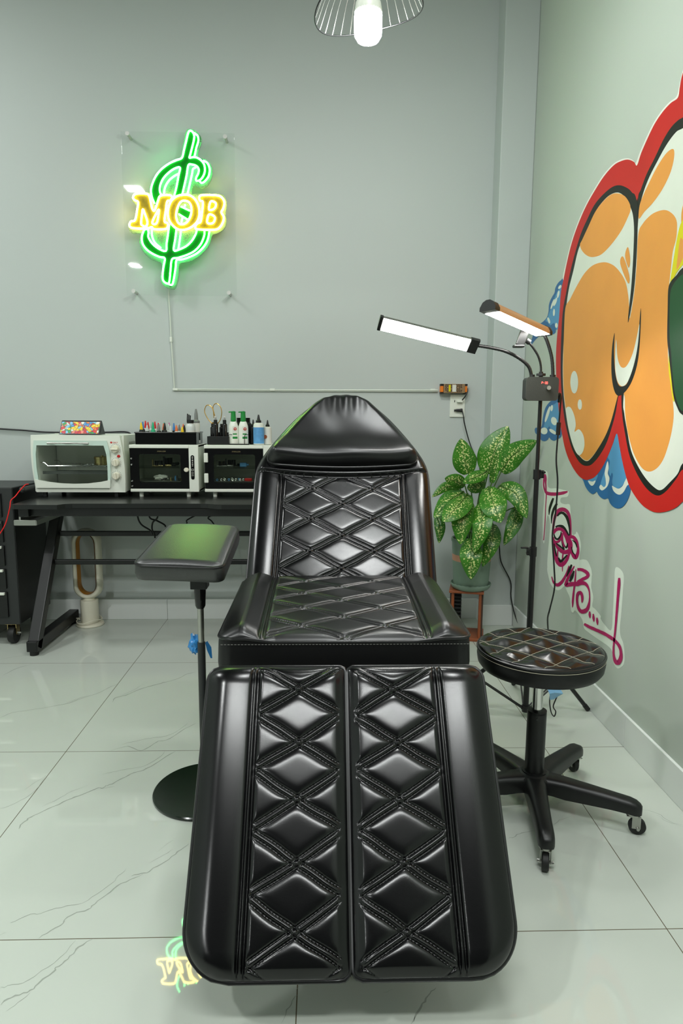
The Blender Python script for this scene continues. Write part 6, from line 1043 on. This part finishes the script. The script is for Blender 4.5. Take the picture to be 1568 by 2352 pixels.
MB().prism(tri, lambda a, b, d: Vector((d, a, b)), -1.277, -1.086).build('case_body', BLACKP, cs_, ang=20)
u_ = Vector((0, 3.304-3.262, 1.076-1.0125)).normalized(); nn2 = Vector((0, -u_.z, u_.y))
MB().grid([[Vector((x, 3.2645, 1.0165))+u_*t+nn2*.0007 for x in (-1.2735, -1.0895)] for t in (0, .068)]).build('printed_cover', DOOD, cs_, smooth=False, label='multicoloured doodle print')
MB().prism([(3.285, 1.022), (3.338, 1.022), (3.312, 1.064)], lambda a, b, d: Vector((d, a, b)), -1.0865, -1.0850).build('end_panel', GREYM, cs_, smooth=False)

# ---------------------------------------------------------------- UV sterilizer cabinets
def sterilizer(xa, xb, lab, hinge, full=True):
    W0 = xb-xa; zc0, zc1 = .738, .966; y0, y1 = 3.232, 3.46
    s = thing('sterilizer_cabinet', lab, 'sterilizer cabinet', ((xa+xb)/2, 3.34, TZ))
    MB().box(((xa+xb)/2, (y0+y1)/2, zc1-.005), (W0, y1-y0, .010), bev=.001).box(((xa+xb)/2, (y0+y1)/2, zc0+.005), (W0, y1-y0, .010), bev=.001).box((xa+.004, (y0+y1)/2, (zc0+zc1)/2), (.008, y1-y0, zc1-zc0-.004)).box((xb-.004, (y0+y1)/2, (zc0+zc1)/2), (.008, y1-y0, zc1-zc0-.004)).box(((xa+xb)/2, y1-.004, (zc0+zc1)/2), (W0, .008, zc1-zc0-.004)).build('shell', WHITEP, s)
    xp = xb-.046
    MB().box(((xa+xp)/2, y0-.004, zc1-.008), (xp-xa, .016, .017), bev=.003).build('upper_trim', WHITEP, s)
    MB().box(((xa+xp)/2, y0-.004, zc0+.007), (xp-xa, .016, .015), bev=.003).build('lower_trim', WHITEP, s)
    if full:
        MB().box(((xp+xb)/2, y0-.002, (zc0+zc1)/2), (.046, .020, zc1-zc0), bev=.002).build('control_column', WHITEP, s)
        c = [k for k in s.children if k.name.startswith('control_column')][0]
        MB().prism(rrect(.017, .118, .0082), lambda a, b, d: Vector((xp+.018+a, d, .858+b)), y0-.0135, y0-.0118).build('control_strip', BLACKG, c)
        mk = MB()
        for i in range(6): mk.box((xp+.018, y0-.014, .908-i*.0085), (.006-.002*(i % 2), .0008, .0042))
        mk.prism([(-.005, -.005), (.005, -.005), (.005, .005), (-.005, .005)], lambda a, b, d: Vector((xp+.018+a, d, .846+b)), y0-.0145, y0-.0135, holes=[[(-.0038, -.0038), (.0038, -.0038), (.0038, .0038), (-.0038, .0038)]])
        for z in (.831, .820): mk.tube([(xp+.018+.0038*math.cos(t*.63), y0-.014, z+.0038*math.sin(t*.63)) for t in range(10)], .0006, 5, closed=True)
        mk.build('control_marks', LABELW, c, smooth=False)
    wx0, wx1, wz0, wz1 = xa+.045, xp-.040, .783, .921
    win = rrect(wx1-wx0, wz1-wz0, .010); wc = ((wx0+wx1)/2, (wz0+wz1)/2); win = [(a+wc[0], b+wc[1]) for a, b in win]
    d = MB().prism([(xa+.002, .7545), (xp-.001, .7545), (xp-.001, .9485), (xa+.002, .9485)], Zf, y0-.010, y0-.004, holes=[win]).build('door', BLACKG, s, smooth=False)
    MB().prism(win, Zf, y0-.008, y0-.006).build('window_pane', SMOKE, d, smooth=False)
    text('STERILIZER', .0085, 'door_lettering', GOLD if 0 else LABELG2, d, ((wx0+wx1)/2-.01+.02, y0-.0105, .932), align='CENTER')
    if hinge == 'studs':
        for z in (.900, .870, .790, .765): MB().lathe([(0, .005), (.0035, .004), (.005, 0)], (xa+.010, y0-.010, z), 12, M=Matrix.Rotation(math.radians(90), 4, 'X')).build('hinge_stud', CHROME, d)
        MB().lathe([(0, .014), (.009, .013), (.011, .006), (.008, 0)], (xp-.012, y0-.010, .846), 20, sx=1.15, M=Matrix.Rotation(math.radians(90), 4, 'X')).build('door_knob', CREAM, d)
    else:
        for z in (.905, .806): MB().box((xa+.009, y0-.011, z), (.020, .014, .046), bev=.003).build('door_hinge', WHITEP, d)
    lv = MB()
    for i in range(22): lv.box(((xa+xp)/2, y1-.012, .772+i*.0075), (xp-xa-.03, .003, .0045))
    lv.build('louvred_back', CAVITY, s, smooth=False)
    MB().box(((xa+xp)/2, y0+.10, .852), (xp-xa-.012, .17, .004)).build('glass_shelf', GLASS, s, smooth=False)
    MB().box(((xa+xp)/2, y0+.10, .786), (xp-xa-.012, .17, .003)).build('lower_shelf', STEEL, s, smooth=False)
    for x in (xa+.045, xp-.01):
        for y in (y0+.02, y1-.03): MB().cyl((x, y, TZ), (x, y, .739), .010, .012).build('foot', WHITEP, s)
    return s
LABELG2 = mat('dim_gold_print', (120, 110, 78), .4)
sterilizer(-.932, -.600, 'white sterilizer cabinet with dark glass door and touch strip, beside the toaster oven', 'studs')
sterilizer(-.572, -.240, 'white sterilizer cabinet with dark glass door, partly behind the tattoo chair', 'hinges')
def machine(x, y, z, m, lab, rot=0, s=1.0):
    t = thing('tattoo_machine', lab, 'tattoo machine', (x, y, z)); R = Matrix.Rotation(rot, 3, 'Z'); f = lambda a, b, c: Vector((x, y, z))+R @ Vector((a*s, b*s, c*s))
    MB().box(f(0, 0, .004), (.050*s, .014*s, .006*s), bev=.001).box(f(-.024, 0, .018), (.005*s, .014*s, .032*s), bev=.001).build('frame', m, t)
    MB().cyl(f(-.008, 0, .007), f(-.008, 0, .028), .008*s, seg=14).cyl(f(.010, 0, .007), f(.010, 0, .028), .008*s, seg=14).build('coil', BLACKP, t)
    MB().cyl(f(.026, 0, .006), f(.056, 0, .006), .006*s, seg=12).build('grip', m, t)
machine(-.812, 3.30, .8545, BRASS, 'bronze tattoo machine on the upper shelf of the cabinet beside the oven', .3, 1.1)
machine(-.770, 3.33, .8545, BLACKM, 'dark tattoo machine standing behind the bronze one on the upper shelf', 1.2, 1.5)
machine(-.50, 3.31, .8545, STEEL, 'steel tattoo machine on the upper shelf of the cabinet behind the chair', .2)
machine(-.455, 3.33, .8545, BLACKM, 'black tattoo machine on the upper shelf of the cabinet behind the chair', .5, 1.2)
tag(MB().blob((-.802, 3.30, .802), .016, 3, .5, (1.9, 1, .8)).build('tissue', LABELW, loc=(-.802, 3.30, .788)), 'crumpled white tissue on the lower shelf of the cabinet beside the oven', 'tissue')
tag(MB().cyl((-.795, 3.275, .7915), (-.765, 3.27, .800), .0035, seg=8).build('ink_pen', BLACKP, loc=(-.795, 3.275, .788)), 'thin black pen leaning on the white tissue in the cabinet', 'pen')
tag(MB().box((-.392, 3.30, .8665), (.034, .02, .021), bev=.003).cyl((-.375, 3.30, .8665), (-.366, 3.30, .8665), .005).build('blue_cartridge', LABELB, loc=(-.392, 3.30, .856)), 'blue cartridge on the upper shelf of the cabinet behind the chair', 'cartridge')
tag(MB().box((-.366, 3.285, .7945), (.036, .02, .013), bev=.002).build('red_box', RED, loc=(-.366, 3.285, .788)), 'small red box on the lower shelf of the cabinet behind the chair', 'box')
for i in range(12):
    x = -.515+i*.0125+random.uniform(-.003, .003); y = 3.262+(i % 3)*.022; z = .7885
    tag(MB().tube([(x+.0045*math.cos(k*.7), y, z+.0055+.0045*math.sin(k*.7)) for k in range(9)], .0016, 6, closed=True).build('metal_ring', CHROME if i % 4 else LABELB, loc=(x, y, z)), 'small metal ring standing on the lower shelf of the cabinet behind the chair', 'ring', 'metal rings in the cabinet')
for i in range(6):
    x = -.745+i*.015; y = 3.27+(i % 2)*.03
    tag(MB().cyl((x, y, .788), (x, y, .800+.004*(i % 3)), .005, seg=10).cyl((x, y, .800+.004*(i % 3)), (x, y, .806+.004*(i % 3)), .003, seg=10).build('needle_tube', [BRASS, LABELB, DARKC][i % 3], loc=(x, y, .788)), 'short metal tube standing on the lower shelf of the cabinet beside the oven', 'tube', 'metal tubes in the cabinet')

# ---------------------------------------------------------------- on the first cabinet: tray of inks
ZT = .966
ty = thing('ink_tray', 'black open tray full of ink bottles on the sterilizer cabinet beside the oven', 'tray', (-.75, 3.33, ZT))
MB().box((-.762, 3.258, ZT+.029), (.296, .006, .056), bev=.002).box((-.762, 3.424, ZT+.029), (.296, .006, .056), bev=.002).box((-.907, 3.341, ZT+.029), (.006, .166, .056)).box((-.617, 3.341, ZT+.029), (.006, .166, .056)).box((-.762, 3.341, ZT+.003), (.296, .166, .005)).build('body', BLACKG, ty)
MB().tube([(-.911, 3.253, ZT+.058), (-.613, 3.253, ZT+.058), (-.613, 3.429, ZT+.058), (-.911, 3.429, ZT+.058)], .003, 8, closed=True).build('rim', BLACKG, ty)
NAMEC = {'yellow': (238, 200, 30), 'green': (40, 170, 120), 'red': (205, 40, 40), 'clear': (200, 205, 200), 'black': (26, 28, 26), 'orange': (226, 120, 70), 'blue': (70, 130, 190), 'pink': (200, 70, 150), 'brown': (150, 110, 90), 'grey': (120, 124, 120)}
IM = {k: mat('ink_'+k, v, .3) for k, v in NAMEC.items()}
def ink(x, y, h, r, body, cap, capm, lab, base):
    t = thing('ink_bottle', lab, 'ink bottle', (x, y, base), 'ink bottles in the black tray')
    MB().lathe([(0, 0), (r, .001), (r, h*.55), (r*.85, h*.64), (r*.45, h*.68), (0, h*.68)], (x, y, base), 16).build('bottle', body, t)
    MB().lathe([(r*.62, h*.64), (r*.62, h*.76), (r*.26, h), (0, h)], (x, y, base), 14).build('cap', capm, t)
    MB().lathe([(r*1.01, h*.12), (r*1.01, h*.45)], (x, y, base), 16).build('label', IM[cap] if cap in IM else LABELW, t)
ORD = ['leftmost', 'second from the left', 'third from the left', 'fourth from the left', 'fifth from the left', 'sixth from the left', 'seventh from the left', 'eighth from the left', 'ninth from the left', 'tenth from the left', 'eleventh from the left']
fr = [('black', 'yellow', 'yellow', .100), ('black', 'clear', 'clear', .088), ('green', 'green', 'green', .102), ('black', 'clear', 'grey', .092), ('black', 'pink', 'black', .098), ('clear', 'clear', 'clear', .086), ('clear', 'clear', 'orange', .088), ('black', 'yellow', 'yellow', .080), ('brown', 'clear', 'brown', .078)]
for i, (b, l, c, h) in enumerate(fr):
    ink(-.886+i*.0285, 3.285, h, .0115, IM[b], l, IM[c], f'ink bottle, {c} cap, {ORD[i]} in front row of black tray', ZT+.006)
mid = ['blue', 'red', 'clear', 'red', 'orange', 'clear', 'blue', 'grey', 'black', 'black']
for i, c in enumerate(mid): ink(-.888+i*.0255, 3.322, .104-.002*i, .0105, IM['clear'] if i % 2 else IM['black'], 'clear', IM[c], f'ink bottle, {c} cap, {ORD[i]} in middle row of black tray', ZT+.006)
bk = ['red', 'clear', 'red', 'clear', 'green', 'pink', 'blue', 'clear', 'orange', 'grey', 'clear']
for i, c in enumerate(bk): ink(-.886+i*.0235, 3.365, .108-.0018*i, .010, IM['clear'], c, IM[c], f'ink bottle, {c} cap, {ORD[i]} in back row of black tray', ZT+.006)
bb_ = thing('ink_jar', 'larger clear bottle with black cap and dark print, right end of ink tray', 'bottle', (-.650, 3.30, ZT+.006))
MB().lathe([(0, 0), (.0235, .001), (.0235, .078), (.021, .090), (.012, .100), (0, .100)], (-.648, 3.292, ZT+.006), 28).build('body', IM['clear'], bb_)
MB().lathe([(.0237, .012), (.0237, .062)], (-.648, 3.292, ZT+.006), 28).build('label', LABELW, bb_)
lb = MB()
for i in range(9): lb.box((-.652+(i % 3)*.009, 3.2684+abs(i % 3-1)*.001, ZT+.026+i//3*.013), (.007, .001, .009))
lb.build('label_print', BLACKP, bb_)
MB().cyl((-.648, 3.292, ZT+.105), (-.648, 3.292, ZT+.120), .0175, seg=28).build('cap', BLACKP, bb_)
tl_ = thing('dropper_bottle', 'tall white and black nozzle bottle standing behind the larger clear ink bottle', 'bottle', (-.628, 3.345, ZT+.006))
MB().lathe([(0, 0), (.018, .001), (.018, .095), (.016, .10)], (-.629, 3.345, ZT+.006), 24).build('body', LABELW, tl_)
MB().cyl((-.629, 3.345, ZT+.02), (-.629, 3.345, ZT+.060), .0183, seg=24).build('label', BLACKP, tl_)
MB().lathe([(.018, .10), (.018, .108), (.010, .116), (.009, .140), (.004, .168), (0, .169)], (-.629, 3.345, ZT+.006), 20).build('nozzle', IM['grey'], tl_)
for i in range(3):
    x = -.664+i*.006
    tag(MB().cyl((x, 3.300+.004*i, ZT+.120), (x+.002, 3.301+.004*i, ZT+.150-.004*i), .003, seg=8).build('needle_sheath', BLACKP, loc=(x, 3.3, ZT+.12)), 'dark green needle sheath standing on the lid of the larger clear bottle', 'needle sheath', 'needle sheaths on the clear bottle')

# ---------------------------------------------------------------- on the second cabinet
og = thing('bottle_organizer', 'dark open organizer with spray bottles and scissors at the left of the second cabinet', 'organizer', (-.51, 3.31, ZT))
MB().box((-.510, 3.262, ZT+.021), (.104, .005, .040), bev=.001).box((-.510, 3.365, ZT+.030), (.104, .005, .058), bev=.001).box((-.560, 3.313, ZT+.021), (.005, .10, .040)).box((-.460, 3.313, ZT+.021), (.005, .10, .040)).box((-.510, 3.313, ZT+.0025), (.104, .10, .004)).build('body', BLACKP, og)
def spray(x, y, h, lab, cap=True):
    t = thing('spray_bottle', lab, 'spray bottle', (x, y, ZT+.005))
    MB().lathe([(0, 0), (.0125, .001), (.0130, h*.68), (.011, h*.72), (.007, h*.74), (0, h*.74)], (x, y, ZT+.005), 22).build('bottle', BLACKG, t)
    MB().cyl((x, y, ZT+.005+h*.74), (x, y, ZT+.005+h*.86), .0088, seg=18).build('collar', BLACKP, t)
    if cap:
        MB().cyl((x, y, ZT+.005+h*.86), (x, y, ZT+.005+h), .0072, seg=18).build('spray_cap', CLEARP, t)
        MB().cyl((x, y, ZT+.005+h*.85), (x, y, ZT+.005+h*.95), .0045, seg=10).build('nozzle', BLACKP, t)
spray(-.5235, 3.285, .135, 'black spray bottle with clear cap, left of the two at the organizer front')
spray(-.4795, 3.285, .135, 'black spray bottle with clear cap, right of the two at the organizer front')
spray(-.545, 3.335, .112, 'short black bottle behind the left spray bottle in the organizer', False)
spray(-.500, 3.335, .112, 'short black bottle between the two spray bottles in the organizer', False)
scx, scy = -.535, 3.352
sci = thing('scissors', 'gold handled scissors standing upright in the dark organizer', 'scissors', (-.535, 3.352, ZT+.006))
MB().tube([(-.552, scy, 1.068), (-.572, scy, 1.092), (-.587, scy, 1.125), (-.582, scy, 1.152), (-.568, scy, 1.160), (-.552, scy, 1.150), (-.544, scy, 1.130), (-.542, scy, 1.095)], .0022, 8, smooth=5).tube([(-.524, scy+.004, 1.068), (-.510, scy+.004, 1.090), (-.503, scy+.004, 1.125), (-.511, scy+.004, 1.155), (-.531, scy+.004, 1.168), (-.546, scy+.004, 1.150), (-.540, scy+.004, 1.115), (-.530, scy+.004, 1.085)], .0022, 8, smooth=5).build('handles', GOLD, sci)
MB().prism([(-.556, 1.072), (-.540, 1.078), (-.538, 1.06), (-.530, .985), (-.5335, .975)], Zf, scy-.001, scy+.001).prism([(-.520, 1.072), (-.536, 1.078), (-.538, 1.06), (-.536, .985), (-.5325, .975)], Zf, scy+.002, scy+.004).build('blades', GOLD, sci)
MB().cyl((-.538, scy-.003, 1.045), (-.538, scy+.006, 1.045), .003).build('pivot_screw', STEEL, sci)
def pump(x, lab):
    y = 3.285; t = thing('pump_bottle', lab, 'pump bottle', (x, y, ZT))
    MB().lathe([(0, 0), (.0235, .001), (.0245, .004), (.0245, .070), (.0235, .088), (.0165, .108), (.0125, .114), (0, .114)], (x, y, ZT+.002), 32, sy=.75).build('bottle', WHITEP, t)
    g = MB().lathe([(.0128, .112), (.0128, .128), (.0115, .150), (.0120, .160), (0, .161)], (x, y, ZT+.002), 20)
    g.box((x-.007, y-.004, ZT+.1605), (.030, .014, .006), bev=.002, M=Matrix.Rotation(math.radians(-6), 4, 'Y')).build('pump_head', GREENP, t)
    l = MB().grid([[(x+.0247*math.sin(a), y-.0187*math.cos(a), z) for a in np.linspace(-.1, .95, 8)] for z in (ZT+.010, ZT+.090)]).build('label', LABELW, t)
    MB().grid([[(x+.0249*math.sin(a), y-.0190*math.cos(a), z) for a in np.linspace(-.1, .95, 8)] for z in (ZT+.030, ZT+.040)]).grid([[(x+.0249*math.sin(a), y-.0190*math.cos(a), z) for a in np.linspace(-.05, .8, 8)] for z in (ZT+.050, ZT+.056)]).build('label_band', GREENP, l)
    MB().lathe([(0, .0012), (.0075, .0008), (.0075, 0)], (x+.010, y-.0182, ZT+.078), 18, M=Matrix.Rotation(math.radians(24), 4, 'Z') @ Matrix.Rotation(math.radians(90), 4, 'X')).build('label_emblem', RED, l)
    MB().box((x+.01055, y-.0195, ZT+.0805), (.0085, .0008, .0022), rz=math.radians(24)).box((x+.01055, y-.0195, ZT+.0768), (.0024, .0008, .0078), rz=math.radians(24)).build('label_emblem_mark', LABELW, l)
pump(-.436, 'white pump bottle with green head next to the dark organizer')
pump(-.388, 'white pump bottle with green head at the right end of the wire caddy')
for x, lab in ((-.416, 'black capped bottle standing behind the gap between the white pump bottles'), (-.372, 'black capped bottle standing behind the right white pump bottle')):
    t = thing('dark_bottle', lab, 'bottle', (x, 3.335, ZT))
    MB().lathe([(0, 0), (.018, .001), (.018, .10), (.010, .11), (0, .11)], (x, 3.345, ZT+.002), 22).build('body', BLACKP, t); MB().cyl((x, 3.345, ZT+.11), (x, 3.345, ZT+.132), .012).build('cap', BLACKG, t)
wc_ = thing('wire_caddy', 'low black wire caddy round the two white pump bottles', 'caddy', (-.41, 3.29, ZT))
MB().box((-.411, 3.292, ZT+.0008), (.100, .062, .0016)).build('base', BLACKP, wc_)
for x in (-.458, -.380): MB().tube([(x, 3.262, ZT+.002), (x, 3.262, ZT+.042), (x+.006, 3.262, ZT+.050), (x+.018, 3.262, ZT+.050)], .0016, 6, smooth=3).build('end_wire', BLACKP, wc_)
MB().tube([(-.459, 3.262, ZT+.004), (-.363, 3.262, ZT+.004), (-.363, 3.322, ZT+.004), (-.459, 3.322, ZT+.004)], .0016, 6, closed=True).build('rail', BLACKP, wc_)
def nozzle(x, y, r, h, bm_, lm, lab, capm):
    t = thing('nozzle_bottle', lab, 'bottle', (x, y, ZT))
    MB().lathe([(0, 0), (r, .001), (r, h*.62), (r*.9, h*.70), (r*.45, h*.735), (0, h*.735)], (x, y, ZT+.0015), 28).build('bottle', bm_, t)
    MB().lathe([(r*1.012, h*.04), (r*1.012, h*.58)], (x, y, ZT+.0015), 28).build('label', lm, t)
    MB().lathe([(r*.5, h*.72), (r*.5, h*.80), (r*.30, h*.83), (r*.12, h), (0, h)], (x, y, ZT+.0015), 18).build('nozzle_cap', capm, t)
    return t
nozzle(-.3115, 3.272, .0262, .146, WHITEP, LABELB, 'white bottle with blue patterned label and black nozzle beside the chair headrest', BLACKP)
nozzle(-.270, 3.300, .020, .120, LABELW, LABELW, 'pale bottle with round brown emblem half hidden by the chair headrest', BLACKP)
nozzle(-.342, 3.310, .018, .122, BLACKG, BLACKG, 'dark bottle with black nozzle left of the blue labelled bottle', BLACKP)
MB().lathe([(0, .001), (.009, .001), (.009, 0)], (-.280, 3.2795, ZT+.040), 18, M=Matrix.Rotation(math.radians(90), 4, 'X')).build('label_emblem', WOOD, [o for o in D.objects if o.name == 'nozzle_bottle.001'][0])

# ---------------------------------------------------------------- black cable on the wall, red cord
tag(MB().tube(BLACK_WALL_CABLE, .0042, 8, smooth=4).build('wall_cable', BLACKP, loc=BLACK_WALL_CABLE[0]), 'black cable sagging along the back wall behind the toaster oven', 'cable')
tag(MB().tube(RED_CORD, .0024, 8, smooth=5).build('red_wire', REDW, loc=RED_CORD[0]), 'thin red cord hanging over the tool chest handle at the left edge', 'cord')

# ---------------------------------------------------------------- tool chest
tc_ = thing('tool_chest', 'black metal drawer tool chest on casters at the left edge of the room', 'tool chest', (-1.72, 3.29, 0))
MB().box((-1.715, 3.285, .437), (.530, .35, .664), bev=.004).build('cabinet', GREYM, tc_)
MB().box((-1.4485, 3.285, .437), (.002, .345, .655)).build('side_panel', BLACKM, tc_)
for i, (za, zb_) in enumerate(((.625, .745), (.505, .615), (.392, .497), (.280, .384), (.140, .272))):
    d = MB().box((-1.735, 3.106, (za+zb_)/2), (.47, .012, zb_-za-.008), bev=.002).build('drawer', BLACKM, tc_)
    MB().box((-1.735, 3.094, zb_-.010), (.455, .014, .012), bev=.002).build('drawer_pull', WHITEP, d, label='pale strip pull')
MB().tube([(-1.435, 3.17, .755), (-1.412, 3.17, .755)], .007, 10).tube([(-1.435, 3.40, .755), (-1.412, 3.40, .755)], .007, 10).tube([(-1.412, 3.13, .755), (-1.412, 3.44, .755)], .0135, 14).blob((-1.412, 3.135, .755), .0150, 3, 0).build('push_handle', GREYM, tc_)
for x, y, r in ((-1.505, 3.155, .045), (-1.505, 3.42, .045), (-1.93, 3.155, .045), (-1.93, 3.42, .045)):
    c = MB().box((x, y, .102), (.055, .055, .006), bev=.001).box((x-.020, y, .075), (.003, .036, .055)).box((x+.020, y, .075), (.003, .036, .055)).build('caster', BRASS, tc_)
    MB().tube([(x+k, y, r) for k in (-.016, -.015, -.008, .008, .015, .016)], [r*.7, r*.93, r, r, r*.93, r*.7], 28).build('wheel', RUBBER, c)
    MB().cyl((x-.024, y, r), (x+.026, y, r), .006, seg=10).box((x+.030, y-.008, r+.010), (.022, .012, .008), bev=.002).build('axle_lock', STEEL, c)

# ---------------------------------------------------------------- bladeless fan under the table
fx, fy = -1.234, 3.437
fn_ = thing('bladeless_fan', 'white tower fan with long open loop and amber lining under the table', 'fan', (fx, fy, 0))
MB().lathe([(0, 0), (.068, 0), (.071, .004), (.068, .012), (.052, .016), (0, .016)], (fx, fy, 0), 48).build('base', CREAM, fn_)
MB().lathe([(.046, .012), (.046, .134), (.044, .138), (.030, .140), (.028, .150), (0, .150)], (fx, fy, 0), 40).build('motor_housing', CREAM, fn_)
def loop(w, r, zlo, zhi, n=16):
    P = []
    for i in range(n+1): a = math.pi*i/n; P.append((fx+w*math.cos(a), zhi-r+r*math.sin(a)))
    for i in range(n+1): a = math.pi+math.pi*i/n; P.append((fx+w*math.cos(a), zlo+r+r*math.sin(a)))
    return P
lpz = loop(.060, .060, .158, .508)
rows = []
for k in range(17):
    a = 2*math.pi*k/16; da, dy = .0145*math.cos(a), .034*math.sin(a)
    rows.append([(fx+(x-fx)*(1+da/.060), fy+dy, (z-.333)*(1+da/.175)+.333) for x, z in lpz+[lpz[0]]])
mm = MB().grid(rows); bmesh.ops.remove_doubles(mm.bm, verts=mm.bm.verts[:], dist=1e-5); mm.build('loop', CREAM, fn_, ang=70)
rows = []
for dy, k in ((-.026, .775), (-.012, .735), (.02, .73)): rows.append([(fx+(x-fx)*k, fy+dy, (z-.333)*(1-(1-k)*.34)+.333) for x, z in lpz+[lpz[0]]])
MB().grid(rows).build('inner_lining', AMBER, fn_, ang=70, label='amber inner lining')
MB().tube([(fx+.060*math.cos(t*.5)*(1+.1*math.sin(t)), fy-.005+.062*math.sin(t*.5)-.006, .020+.006*math.sin(t*1.3)+.0012*t) for t in range(0, 22)], .0026, 7, smooth=4).build('power_cord', CREAM, fn_)
